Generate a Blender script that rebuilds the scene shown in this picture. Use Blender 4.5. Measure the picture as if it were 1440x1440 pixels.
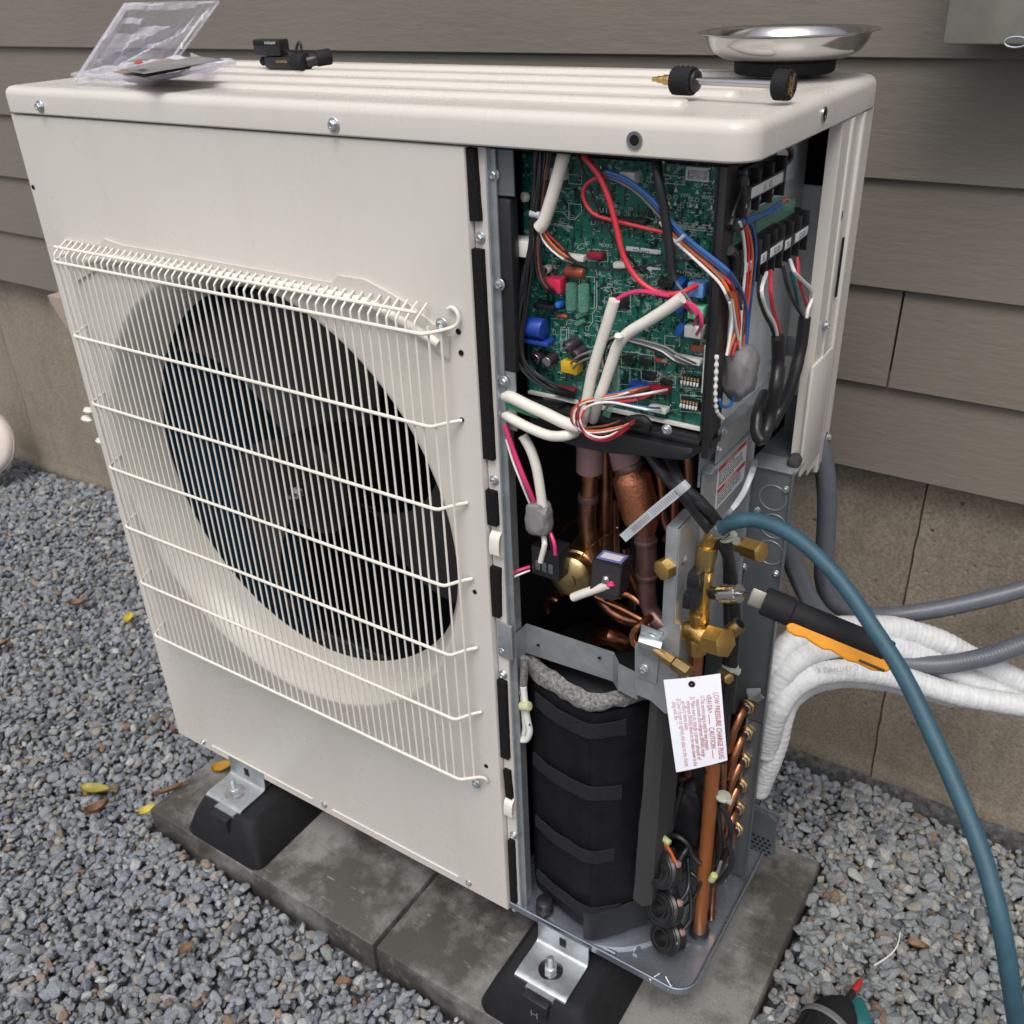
import bpy, bmesh, math, random
import numpy as np
from mathutils import Vector, Matrix, noise
random.seed(7)
RA = math.radians
for o in list(bpy.data.objects): bpy.data.objects.remove(o)
SC = bpy.context.scene
COL = SC.collection

# ---------------------------------------------------------------- camera
cam_data = bpy.data.cameras.new('camera')
cam = bpy.data.objects.new('camera', cam_data)
COL.objects.link(cam)
cr, cu, cf = Vector((0.83789431, 0.54464411, -0.03599892)), Vector((-0.239178, 0.4256404, 0.8727108)), Vector((-0.49063939, 0.72262926, -0.48690855))
m = Matrix(((cr.x, cu.x, -cf.x, 1.2074), (cr.y, cu.y, -cf.y, -0.7123), (cr.z, cu.z, -cf.z, 1.1409), (0, 0, 0, 1)))
cam.matrix_world = m
cam_data.sensor_width = 36.0
cam_data.lens = 36.0 * 1347.65 / 1440.0
cam_data.shift_y = -17.64 / 1440.0
cam_data.clip_start = 0.01
cam_data.clip_end = 300
cam_data.dof.use_dof = True
cam_data.dof.focus_distance = 1.0
cam_data.dof.aperture_fstop = 11.0
SC.camera = cam

# ---------------------------------------------------------------- sky, sun, exposure (bright overcast)
world = bpy.data.worlds.new('World')
SC.world = world
world.use_nodes = True
wn, wl = world.node_tree.nodes, world.node_tree.links
wn.clear()
sky = wn.new('ShaderNodeTexSky')
sky.sky_type = 'NISHITA'
sky.sun_disc = False
sky.sun_elevation = RA(60)
sky.sun_rotation = RA(170)
sky.air_density = 1.0
sky.dust_density = 4.0
hs = wn.new('ShaderNodeHueSaturation')
hs.inputs['Saturation'].default_value = 0.28
bg = wn.new('ShaderNodeBackground')
bg.inputs['Strength'].default_value = 0.12
wo = wn.new('ShaderNodeOutputWorld')
wl.new(sky.outputs[0], hs.inputs['Color'])
wl.new(hs.outputs[0], bg.inputs['Color'])
wl.new(bg.outputs[0], wo.inputs['Surface'])
sun_data = bpy.data.lights.new('sun', 'SUN')
sun_data.energy = 1.45
sun_data.angle = RA(26)
sun_data.color = (1.0, 0.96, 0.905)
sun = bpy.data.objects.new('sun', sun_data)
COL.objects.link(sun)
sun.location = (-2, -4, 6)
sun.rotation_euler = (-Vector((0.22, -0.44, 0.87))).to_track_quat('-Z', 'Y').to_euler()
SC.view_settings.view_transform = 'Standard'
SC.view_settings.look = 'None'
SC.view_settings.exposure = 0.34
SC.view_settings.gamma = 1.0
SC.view_settings.use_curve_mapping = False
SC.cycles.max_bounces = 10
SC.cycles.transparent_max_bounces = 24
SC.cycles.use_denoising = True

# ---------------------------------------------------------------- materials
def mat(name, col, rough=0.5, metal=0.0, var=0.12, vs=25.0, bump=0.0, bs=150.0, spec=0.5, col2=None, sub=None, coat=0.0, stretch=None):
    m = bpy.data.materials.new(name)
    m.use_nodes = True
    n, l = m.node_tree.nodes, m.node_tree.links
    b = n['Principled BSDF']
    b.inputs['Roughness'].default_value = rough
    b.inputs['Metallic'].default_value = metal
    b.inputs['Specular IOR Level'].default_value = spec
    b.inputs['Coat Weight'].default_value = coat
    b.inputs['Coat Roughness'].default_value = 0.15
    tc = n.new('ShaderNodeTexCoord')
    src = tc.outputs['Object']
    if stretch:
        mp = n.new('ShaderNodeMapping')
        mp.inputs['Scale'].default_value = stretch
        l.new(src, mp.inputs['Vector']); src = mp.outputs[0]
    t = n.new('ShaderNodeTexNoise')
    t.inputs['Scale'].default_value = vs
    t.inputs['Detail'].default_value = 6
    t.inputs['Roughness'].default_value = 0.65
    l.new(src, t.inputs['Vector'])
    r = n.new('ShaderNodeValToRGB')
    c2 = col2 or tuple(min(1, c * (1 + var)) for c in col)
    c1 = col if col2 else tuple(c * (1 - var) for c in col)
    r.color_ramp.elements[0].position = 0.32
    r.color_ramp.elements[1].position = 0.68
    r.color_ramp.elements[0].color = (*c1, 1)
    r.color_ramp.elements[1].color = (*c2, 1)
    l.new(t.outputs['Fac'], r.inputs['Fac'])
    l.new(r.outputs[0], b.inputs['Base Color'])
    rr = n.new('ShaderNodeMapRange')
    rr.inputs['To Min'].default_value = max(0.03, rough * 0.8)
    rr.inputs['To Max'].default_value = min(1, rough * 1.2)
    l.new(t.outputs['Fac'], rr.inputs['Value'])
    l.new(rr.outputs[0], b.inputs['Roughness'])
    if bump:
        t2 = n.new('ShaderNodeTexNoise')
        t2.inputs['Scale'].default_value = bs
        t2.inputs['Detail'].default_value = 4
        l.new(src, t2.inputs['Vector'])
        bp = n.new('ShaderNodeBump')
        bp.inputs['Strength'].default_value = min(1, bump)
        bp.inputs['Distance'].default_value = 0.002
        l.new(t2.outputs['Fac'], bp.inputs['Height'])
        l.new(bp.outputs[0], b.inputs['Normal'])
    return m

M = {}
M['beige'] = mat('beige_enamel', (0.60, 0.56, 0.515), 0.29, var=0.035, vs=5, bump=0.03, bs=700)
M['ivory'] = mat('ivory_coated_wire', (0.72, 0.69, 0.63), 0.4, var=0.04)
M['zinc'] = mat('galvanized_steel', (0.36, 0.39, 0.41), 0.40, 0.6, var=0.14, vs=60, bump=0.03, bs=40)
M['zinc_lit'] = mat('brightened_zinc', (0.74, 0.78, 0.80), 0.30, 0.1, var=0.12, vs=50, bump=0.03, bs=40)  # lit copy of zinc: light missing inside the bay is put into the colour
M['swivel'] = mat('worn_nickel', (0.20, 0.19, 0.17), 0.5, 1.0, var=0.1)
M['zinc_bright'] = mat('bright_zinc', (0.52, 0.55, 0.57), 0.42, 0.9, var=0.12, vs=80)
M['steel'] = mat('polished_steel', (0.52, 0.52, 0.52), 0.17, 1.0, var=0.05, vs=40, bump=0.02, bs=60)
M['chrome'] = mat('chrome', (0.7, 0.7, 0.7), 0.16, 1.0, var=0.05)
M['grey_panel'] = mat('grey_galvanized_panel', (0.16, 0.18, 0.195), 0.45, 0.6, var=0.1, vs=18, bump=0.02)
M['dark'] = mat('interior_dark', (0.007, 0.008, 0.010), 0.55, var=0.3, vs=30, spec=0.25)  # near-black for holes and inner parts; interior darkness is put into the colour
M['black'] = mat('black_plastic', (0.014, 0.014, 0.016), 0.38, var=0.2, vs=60)
M['rubber'] = mat('black_rubber', (0.011, 0.011, 0.013), 0.72, var=0.25, vs=70, bump=0.25, bs=500, spec=0.3)
M['foam'] = mat('black_foam', (0.012, 0.012, 0.013), 0.95, var=0.6, vs=900, bump=1.0, bs=900, spec=0.15)
M['jacket'] = mat('black_jacket_cloth', (0.006, 0.006, 0.008), 0.55, var=0.4, vs=40, bump=0.25, bs=900, spec=0.25)
M['strap'] = mat('black_webbing', (0.014, 0.014, 0.017), 0.7, var=0.3, vs=500, bump=0.6, bs=700, spec=0.3)
M['felt'] = mat('grey_felt', (0.19, 0.185, 0.18), 0.95, var=0.55, vs=260, bump=1.0, bs=350, spec=0.1)
M['greyfoam'] = mat('grey_insulation_sheet', (0.038, 0.038, 0.04), 0.9, var=0.25, vs=400, bump=0.5, bs=600)
M['copper'] = mat('bright_copper', (0.60, 0.25, 0.13), 0.3, 1.0, vs=30, col2=(0.34, 0.14, 0.08), bump=0.05)
M['copper_dull'] = mat('heat_stained_copper', (0.30, 0.13, 0.08), 0.36, 1.0, vs=35, col2=(0.58, 0.29, 0.18), bump=0.06)
M['muffler'] = mat('rough_copper', (0.62, 0.27, 0.14), 0.42, 1.0, vs=45, col2=(0.48, 0.17, 0.10), bump=0.4, bs=350)
M['sheath'] = mat('brown_pipe_sheath', (0.29, 0.095, 0.028), 0.42, 0.25, var=0.15, vs=20)
M['mauve'] = mat('mauve_pipe_wrap', (0.30, 0.18, 0.18), 0.5, var=0.08)
M['plum'] = mat('stained_suction_pipe', (0.15, 0.085, 0.08), 0.4, 0.7, vs=30, col2=(0.26, 0.15, 0.13))
M['brass'] = mat('brass', (0.55, 0.36, 0.13), 0.3, 1.0, vs=60, col2=(0.68, 0.47, 0.20), bump=0.05)
M['brass_old'] = mat('tarnished_brass', (0.31, 0.225, 0.10), 0.36, 1.0, vs=40, col2=(0.44, 0.33, 0.16), bump=0.1, bs=300)
M['brass_valve'] = mat('cast_brass', (0.62, 0.40, 0.12), 0.38, 1.0, vs=60, col2=(0.70, 0.47, 0.17), bump=0.25, bs=500)
M['white'] = mat('white_plastic', (0.74, 0.73, 0.70), 0.42, var=0.04)
M['cream'] = mat('cream_sleeve', (0.70, 0.665, 0.60), 0.4, var=0.05, vs=60)
M['paper'] = mat('white_paper', (0.78, 0.78, 0.85), 0.7, var=0.03, vs=15)
M['label'] = mat('label_vinyl', (0.66, 0.68, 0.70), 0.4, var=0.05)
M['red_print'] = mat('red_print', (0.55, 0.10, 0.13), 0.7, var=0.1)
M['red_band'] = mat('red_banner_print', (0.50, 0.035, 0.02), 0.5, var=0.05)
M['ink'] = mat('dark_ink', (0.05, 0.055, 0.08), 0.6, var=0.1)
M['white_print'] = mat('white_print', (0.52, 0.58, 0.55), 0.6, var=0.03)
M['gold_print'] = mat('gold_print', (0.55, 0.36, 0.15), 0.5, 0.3, var=0.05)
M['tape'] = mat('grey_putty_tape', (0.17, 0.165, 0.17), 0.6, var=0.2, vs=40, bump=0.5, bs=90)
M['hose'] = mat('blue_hose_rubber', (0.026, 0.078, 0.112), 0.55, var=0.16, vs=90, bump=0.12, bs=600)
M['conduit'] = mat('grey_conduit', (0.095, 0.105, 0.125), 0.42, var=0.1, vs=40, bump=0.1)
M['yellow'] = mat('amber_grip', (0.70, 0.27, 0.008), 0.45, var=0.08, vs=40)
M['clear'] = mat('milky_nylon', (0.40, 0.43, 0.46), 0.35, var=0.08)
M['wrap'] = mat('white_pipe_wrap', (0.56, 0.57, 0.58), 0.55, var=0.12, vs=45, bump=0.55, bs=150)
for k, c in dict(w_black=(0.014, 0.014, 0.016), w_red=(0.58, 0.03, 0.05), w_pink=(0.62, 0.035, 0.15), w_orange=(0.62, 0.13, 0.03), w_white=(0.75, 0.74, 0.72), w_blue=(0.03, 0.12, 0.36), w_brown=(0.16, 0.05, 0.04), w_green=(0.015, 0.20, 0.10), w_grey=(0.17, 0.165, 0.165), w_maroon=(0.30, 0.02, 0.04), w_lblue=(0.16, 0.30, 0.62), w_teal=(0.012, 0.11, 0.11)).items():
    M[k] = mat('insulation_' + k[2:], c, 0.38, var=0.08, vs=80)
for k, c in dict(p_red=(0.70, 0.03, 0.09), p_yellow=(0.60, 0.36, 0.02), p_blue=(0.012, 0.05, 0.30), p_lblue=(0.15, 0.34, 0.75), p_green=(0.20, 0.62, 0.38), p_maroon=(0.28, 0.01, 0.03), p_oxide=(0.30, 0.06, 0.03), p_cap=(0.035, 0.02, 0.03), p_ceramic=(0.02, 0.14, 0.50), p_tan=(0.30, 0.22, 0.15)).items():
    M[k] = mat('component_' + k[2:], c, 0.35, var=0.08, vs=120)

def glassy(name, col, alpha, rough=0.06):
    m = bpy.data.materials.new(name); m.use_nodes = True
    n, l = m.node_tree.nodes, m.node_tree.links
    n.clear()
    o = n.new('ShaderNodeOutputMaterial'); mx = n.new('ShaderNodeMixShader'); tr = n.new('ShaderNodeBsdfTransparent')
    b = n.new('ShaderNodeBsdfPrincipled')
    b.inputs['Base Color'].default_value = (*col, 1); b.inputs['Roughness'].default_value = rough
    b.inputs['Specular IOR Level'].default_value = 0.8
    tr.inputs[0].default_value = (0.955, 0.955, 0.975, 1)
    fr = n.new('ShaderNodeLayerWeight'); fr.inputs['Blend'].default_value = 0.25
    mr = n.new('ShaderNodeMapRange')
    mr.inputs['To Min'].default_value = alpha; mr.inputs['To Max'].default_value = 0.75
    tx = n.new('ShaderNodeTexNoise'); tx.inputs['Scale'].default_value = 30
    bp = n.new('ShaderNodeBump'); bp.inputs['Strength'].default_value = 0.3; bp.inputs['Distance'].default_value = 0.003
    l.new(tx.outputs[0], bp.inputs['Height']); l.new(bp.outputs[0], b.inputs['Normal'])
    l.new(fr.outputs['Facing'], mr.inputs['Value']); l.new(mr.outputs[0], mx.inputs[0])
    l.new(tr.outputs[0], mx.inputs[1]); l.new(b.outputs[0], mx.inputs[2]); l.new(mx.outputs[0], o.inputs[0])
    return m
M['clam'] = glassy('clear_packaging', (0.78, 0.78, 0.85), 0.09)
M['clear_green'] = glassy('green_tinted_cover', (0.20, 0.50, 0.36), 0.28, 0.12)

def node_mat(name, rough=0.8):
    m = bpy.data.materials.new(name); m.use_nodes = True
    n, l = m.node_tree.nodes, m.node_tree.links
    b = n['Principled BSDF']; b.inputs['Roughness'].default_value = rough
    tc = n.new('ShaderNodeTexCoord')
    def noi(scale, detail=6, st=None, rough=0.6):
        t = n.new('ShaderNodeTexNoise'); t.inputs['Scale'].default_value = scale; t.inputs['Detail'].default_value = detail
        t.inputs['Roughness'].default_value = rough
        if st:
            mp = n.new('ShaderNodeMapping'); mp.inputs['Scale'].default_value = st
            l.new(tc.outputs['Object'], mp.inputs[0]); l.new(mp.outputs[0], t.inputs['Vector'])
        else: l.new(tc.outputs['Object'], t.inputs['Vector'])
        return t.outputs['Fac']
    def ramp(f, stops):
        r = n.new('ShaderNodeValToRGB'); e = r.color_ramp.elements
        while len(e) > len(stops): e.remove(e[-1])
        while len(e) < len(stops): e.new(0.5)
        for i, (p, c) in enumerate(stops): e[i].position = p; e[i].color = (*c, 1) if len(c) == 3 else c
        l.new(f, r.inputs['Fac']); return r.outputs[0]
    def mix(a, b_, f, mode='MIX'):
        x = n.new('ShaderNodeMix'); x.data_type = 'RGBA'; x.blend_type = mode
        if isinstance(f, float): x.inputs[0].default_value = f
        else: l.new(f, x.inputs[0])
        for sck, v in ((x.inputs[6], a), (x.inputs[7], b_)):
            if isinstance(v, tuple): sck.default_value = (*v, 1)
            else: l.new(v, sck)
        return x.outputs[2]
    def bump(hs_):
        prev = None
        for h, st, di in hs_:
            bp = n.new('ShaderNodeBump'); bp.inputs['Strength'].default_value = st; bp.inputs['Distance'].default_value = di
            l.new(h, bp.inputs['Height'])
            if prev: l.new(prev, bp.inputs['Normal'])
            prev = bp.outputs[0]
        l.new(prev, b.inputs['Normal'])
    return m, n, l, b, noi, ramp, mix, bump

m, n, l, b, noi, ramp, mix, bump = node_mat('painted_fibre_cement', 0.62)
g = noi(75, 8, (0.24, 1, 1.25))
base = ramp(noi(3, 5), [(0.3, (0.162, 0.142, 0.118)), (0.7, (0.186, 0.164, 0.137))])
dust = ramp(noi(260, 3), [(0.72, (0, 0, 0)), (0.80, (1, 1, 1))])
l.new(mix(base, (0.26, 0.245, 0.22), mix((0., 0., 0.), dust, 0.45)), b.inputs['Base Color'])
bump([(g, 0.32, 0.003), (noi(210, 4, (0.3, 1, 1)), 0.38, 0.0012)])
M['siding'] = m
m, n, l, b, noi, ramp, mix, bump = node_mat('beige_enamel_weathered', 0.3)
base = ramp(noi(4, 5), [(0.3, (0.585, 0.553, 0.515)), (0.7, (0.605, 0.574, 0.537))])
run = ramp(noi(22, 5, (1, 1, 0.07), 0.6), [(0.5, (1, 1, 1)), (0.75, (0.965, 0.96, 0.95))])
spk = ramp(noi(420, 2), [(0.73, (1, 1, 1)), (0.78, (0.82, 0.80, 0.76))])
smg = ramp(noi(9, 8, None, 0.75), [(0.55, (1, 1, 1)), (0.80, (0.955, 0.945, 0.93))])
l.new(mix(mix(mix(base, run, 1.0, 'MULTIPLY'), spk, 0.45, 'MULTIPLY'), smg, 1.0, 'MULTIPLY'), b.inputs['Base Color'])
l.new(ramp(noi(9, 8, None, 0.75), [(0.4, (0.26,) * 3), (0.75, (0.42,) * 3)]), b.inputs['Roughness'])
bump([(noi(3.5, 2), 0.05, 0.01), (noi(700, 2), 0.03, 0.001)])
M['beige'] = m
m, n, l, b, noi, ramp, mix, bump = node_mat('cast_concrete', 0.85)
base = ramp(noi(5, 8, None, 0.7), [(0.25, (0.24, 0.203, 0.158)), (0.5, (0.282, 0.24, 0.19)), (0.75, (0.32, 0.277, 0.222))])
fine = ramp(noi(220, 5), [(0.35, (0.55, 0.53, 0.5)), (0.65, (1.1, 1.1, 1.1))])
c = mix(base, fine, 0.75, 'MULTIPLY')
streak = ramp(noi(9, 6, (2.2, 1, 0.5), 0.7), [(0.5, (1, 1, 1)), (0.75, (0.74, 0.72, 0.70))])
pit = n.new('ShaderNodeTexVoronoi'); pit.inputs['Scale'].default_value = 38
l.new([q for q in n if q.type == 'TEX_COORD'][0].outputs['Object'], pit.inputs['Vector'])
pits = ramp(pit.outputs['Distance'], [(0.09, (0.45, 0.43, 0.4)), (0.16, (1, 1, 1))])
c = mix(c, mix((1., 1., 1.), pits, ramp(noi(11, 4), [(0.55, (0, 0, 0)), (0.62, (1, 1, 1))])), 1.0, 'MULTIPLY')
l.new(mix(c, streak, 0.8, 'MULTIPLY'), b.inputs['Base Color'])
bump([(pits, 0.6, 0.003), (noi(40, 6), 0.3, 0.004), (noi(350, 4), 0.5, 0.0015)])
M['concrete'] = m
m, n, l, b, noi, ramp, mix, bump = node_mat('bitumen_coat', 0.9)
l.new(ramp(noi(90, 6), [(0.35, (0.03, 0.03, 0.031)), (0.62, (0.10, 0.10, 0.098)), (0.75, (0.2, 0.19, 0.175))]), b.inputs['Base Color'])
bump([(noi(120, 6), 0.9, 0.004)])
M['bitumen'] = m
m, n, l, b, noi, ramp, mix, bump = node_mat('damp_paver_concrete', 0.6)
damp = ramp(noi(6.5, 8, None, 0.68), [(0.44, (0, 0, 0)), (0.58, (1, 1, 1))])
c = mix((0.062, 0.057, 0.049), (0.20, 0.194, 0.184), damp)
fine = ramp(noi(420, 4), [(0.35, (0.72, 0.72, 0.72)), (0.65, (1.15, 1.15, 1.15))])
c = mix(c, fine, 0.8, 'MULTIPLY')
scr = ramp(noi(26, 8, (1, 4.5, 1), 0.75), [(0.60, (0, 0, 0)), (0.70, (1, 1, 1))])
c = mix(c, (0.34, 0.34, 0.335), mix((0., 0., 0.), scr, 0.6))
l.new(c, b.inputs['Base Color'])
rg = ramp(noi(5.5, 6, None, 0.6), [(0.46, (0.42,) * 3), (0.60, (0.8,) * 3)])
l.new(rg, b.inputs['Roughness'])
bump([(noi(500, 4), 0.35, 0.001), (noi(14, 5), 0.2, 0.004)])
M['paver'] = m
m, n, l, b, noi, ramp, mix, bump = node_mat('crushed_stone', 0.8)
at = n.new('ShaderNodeAttribute'); at.attribute_name = 'stone_colour'
fine = ramp(noi(300, 6, None, 0.7), [(0.32, (0.62, 0.62, 0.62)), (0.68, (1.22, 1.22, 1.22))])
l.new(mix(at.outputs['Color'], fine, 0.85, 'MULTIPLY'), b.inputs['Base Color'])
bump([(noi(420, 5), 0.8, 0.002)])
M['stone'] = m
M['soil'] = mat('dark_soil', (0.085, 0.085, 0.082), 0.95, var=0.4, vs=60, bump=0.8, bs=120)
m, n, l, b, noi, ramp, mix, bump = node_mat('far_gravel', 0.9)
vo = n.new('ShaderNodeTexVoronoi'); vo.inputs['Scale'].default_value = 70
l.new([q for q in n if q.type == 'TEX_COORD'][0].outputs['Object'], vo.inputs['Vector'])
sc_ = n.new('ShaderNodeSeparateColor'); l.new(vo.outputs['Color'], sc_.inputs[0])
gcol = ramp(sc_.outputs[0], [(0.0, (0.10, 0.11, 0.12)), (0.5, (0.20, 0.21, 0.225)), (0.85, (0.26, 0.255, 0.25)), (1.0, (0.22, 0.17, 0.13))])
edge = ramp(vo.outputs['Distance'], [(0.35, (1, 1, 1)), (0.75, (0.35, 0.35, 0.35))])
l.new(mix(gcol, edge, 1.0, 'MULTIPLY'), b.inputs['Base Color'])
bump([(edge, 1.0, 0.006)])
M['far_gravel'] = m
m, n, l, b, noi, ramp, mix, bump = node_mat('green_solder_mask', 0.32)
base = ramp(noi(60, 3), [(0.4, (0.006, 0.100, 0.070)), (0.6, (0.010, 0.140, 0.098))])
tc = n.new('ShaderNodeTexCoord')
def vor(scale, st):
    v = n.new('ShaderNodeTexVoronoi'); v.distance = 'CHEBYCHEV'; v.inputs['Scale'].default_value = scale
    mp = n.new('ShaderNodeMapping'); mp.inputs['Scale'].default_value = st
    l.new(tc.outputs['Object'], mp.inputs[0]); l.new(mp.outputs[0], v.inputs['Vector'])
    return v
v1 = vor(330, (1, 0.01, 1)); v2 = vor(210, (0.35, 0.01, 1.6)); v3 = vor(230, (1.6, 0.01, 0.35))
sep = n.new('ShaderNodeSeparateColor'); l.new(v1.outputs['Color'], sep.inputs[0])
def thr(sock, a): return ramp(sock, [(a, (0, 0, 0)), (a + 0.01, (1, 1, 1))])
s2 = n.new('ShaderNodeSeparateColor'); l.new(v2.outputs['Color'], s2.inputs[0])
s3 = n.new('ShaderNodeSeparateColor'); l.new(v3.outputs['Color'], s3.inputs[0])
dens = ramp(noi(38, 3), [(0.48, (0, 0, 0)), (0.54, (1, 1, 1))])
c = mix(base, (0.012, 0.14, 0.095), thr(s2.outputs[0], 0.72))
c = mix(c, (0.003, 0.04, 0.03), thr(s3.outputs[0], 0.75))
dots = mix((0., 0., 0.), thr(sep.outputs[0], 0.86), dens)
c = mix(c, (0.18, 0.30, 0.26), dots)
l.new(c, b.inputs['Base Color'])
M['pcb'] = m
m, n, l, b, noi, ramp, mix, bump = node_mat('coil_fins', 0.5)
w = n.new('ShaderNodeTexWave'); w.inputs['Scale'].default_value = 160; w.bands_direction = 'X'
tc = n.new('ShaderNodeTexCoord'); l.new(tc.outputs['Object'], w.inputs[0])
l.new(ramp(w.outputs[0], [(0.3, (0.012, 0.045, 0.08)), (0.7, (0.04, 0.15, 0.25))]), b.inputs['Base Color'])
M['fins'] = m
M['fins_shade'] = mat('shaded_fins', (0.010, 0.014, 0.018), 0.6, var=0.3, vs=60, spec=0.2)  # darker copy of the fins: shade at the rear coil put into the colour
def leaf_mat(name, a, bcol):
    m, n, l, b, noi, ramp, mix, bump = node_mat(name, 0.55)
    l.new(ramp(noi(45, 5), [(0.3, a), (0.65, bcol)]), b.inputs['Base Color'])
    b.inputs['Subsurface Weight'].default_value = 0.0
    return m
M['leaf_orange'] = leaf_mat('orange_leaf', (0.42, 0.20, 0.02), (0.55, 0.30, 0.03))
M['leaf_yellow'] = leaf_mat('yellow_leaf', (0.42, 0.36, 0.02), (0.50, 0.40, 0.05))
M['leaf_olive'] = leaf_mat('olive_leaf', (0.16, 0.15, 0.02), (0.34, 0.28, 0.05))
M['leaf_brown'] = leaf_mat('brown_leaf', (0.12, 0.06, 0.03), (0.22, 0.12, 0.06))

# ---------------------------------------------------------------- mesh helpers
def frame(o, z, x=None):
    z = Vector(z).normalized()
    x = Vector(x) if x is not None else (Vector((0, 0, 1)) if abs(z.z) < 0.9 else Vector((1, 0, 0)))
    x = (x - z * x.dot(z)).normalized()
    y = z.cross(x)
    o = Vector(o)
    return Matrix(((x.x, y.x, z.x, o.x), (x.y, y.y, z.y, o.y), (x.z, y.z, z.z, o.z), (0, 0, 0, 1)))

def spline(pts, step=0.006):
    p = [Vector(q) for q in pts]
    if len(p) < 3:
        n_ = max(2, int((p[1] - p[0]).length / step) + 1)
        return [p[0].lerp(p[1], i / (n_ - 1)) for i in range(n_)] if step < 1 else p
    # chord-length tangents: no overshoot where long and short spans meet
    n_ = len(p); d = [max(1e-6, (p[i + 1] - p[i]).length) for i in range(n_ - 1)]
    T = []
    for i in range(n_):
        if i == 0: T.append((p[1] - p[0]) / d[0])
        elif i == n_ - 1: T.append((p[-1] - p[-2]) / d[-1])
        else: T.append((p[i + 1] - p[i - 1]) / (d[i - 1] + d[i]))
    out = []
    for i in range(n_ - 1):
        k = max(2, int(d[i] / step))
        for j in range(k):
            t = j / k; t2 = t * t; t3 = t2 * t
            out.append(p[i] * (2 * t3 - 3 * t2 + 1) + T[i] * (d[i] * (t3 - 2 * t2 + t)) + p[i + 1] * (3 * t2 - 2 * t3) + T[i + 1] * (d[i] * (t3 - t2)))
    out.append(p[-1])
    return out

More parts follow.
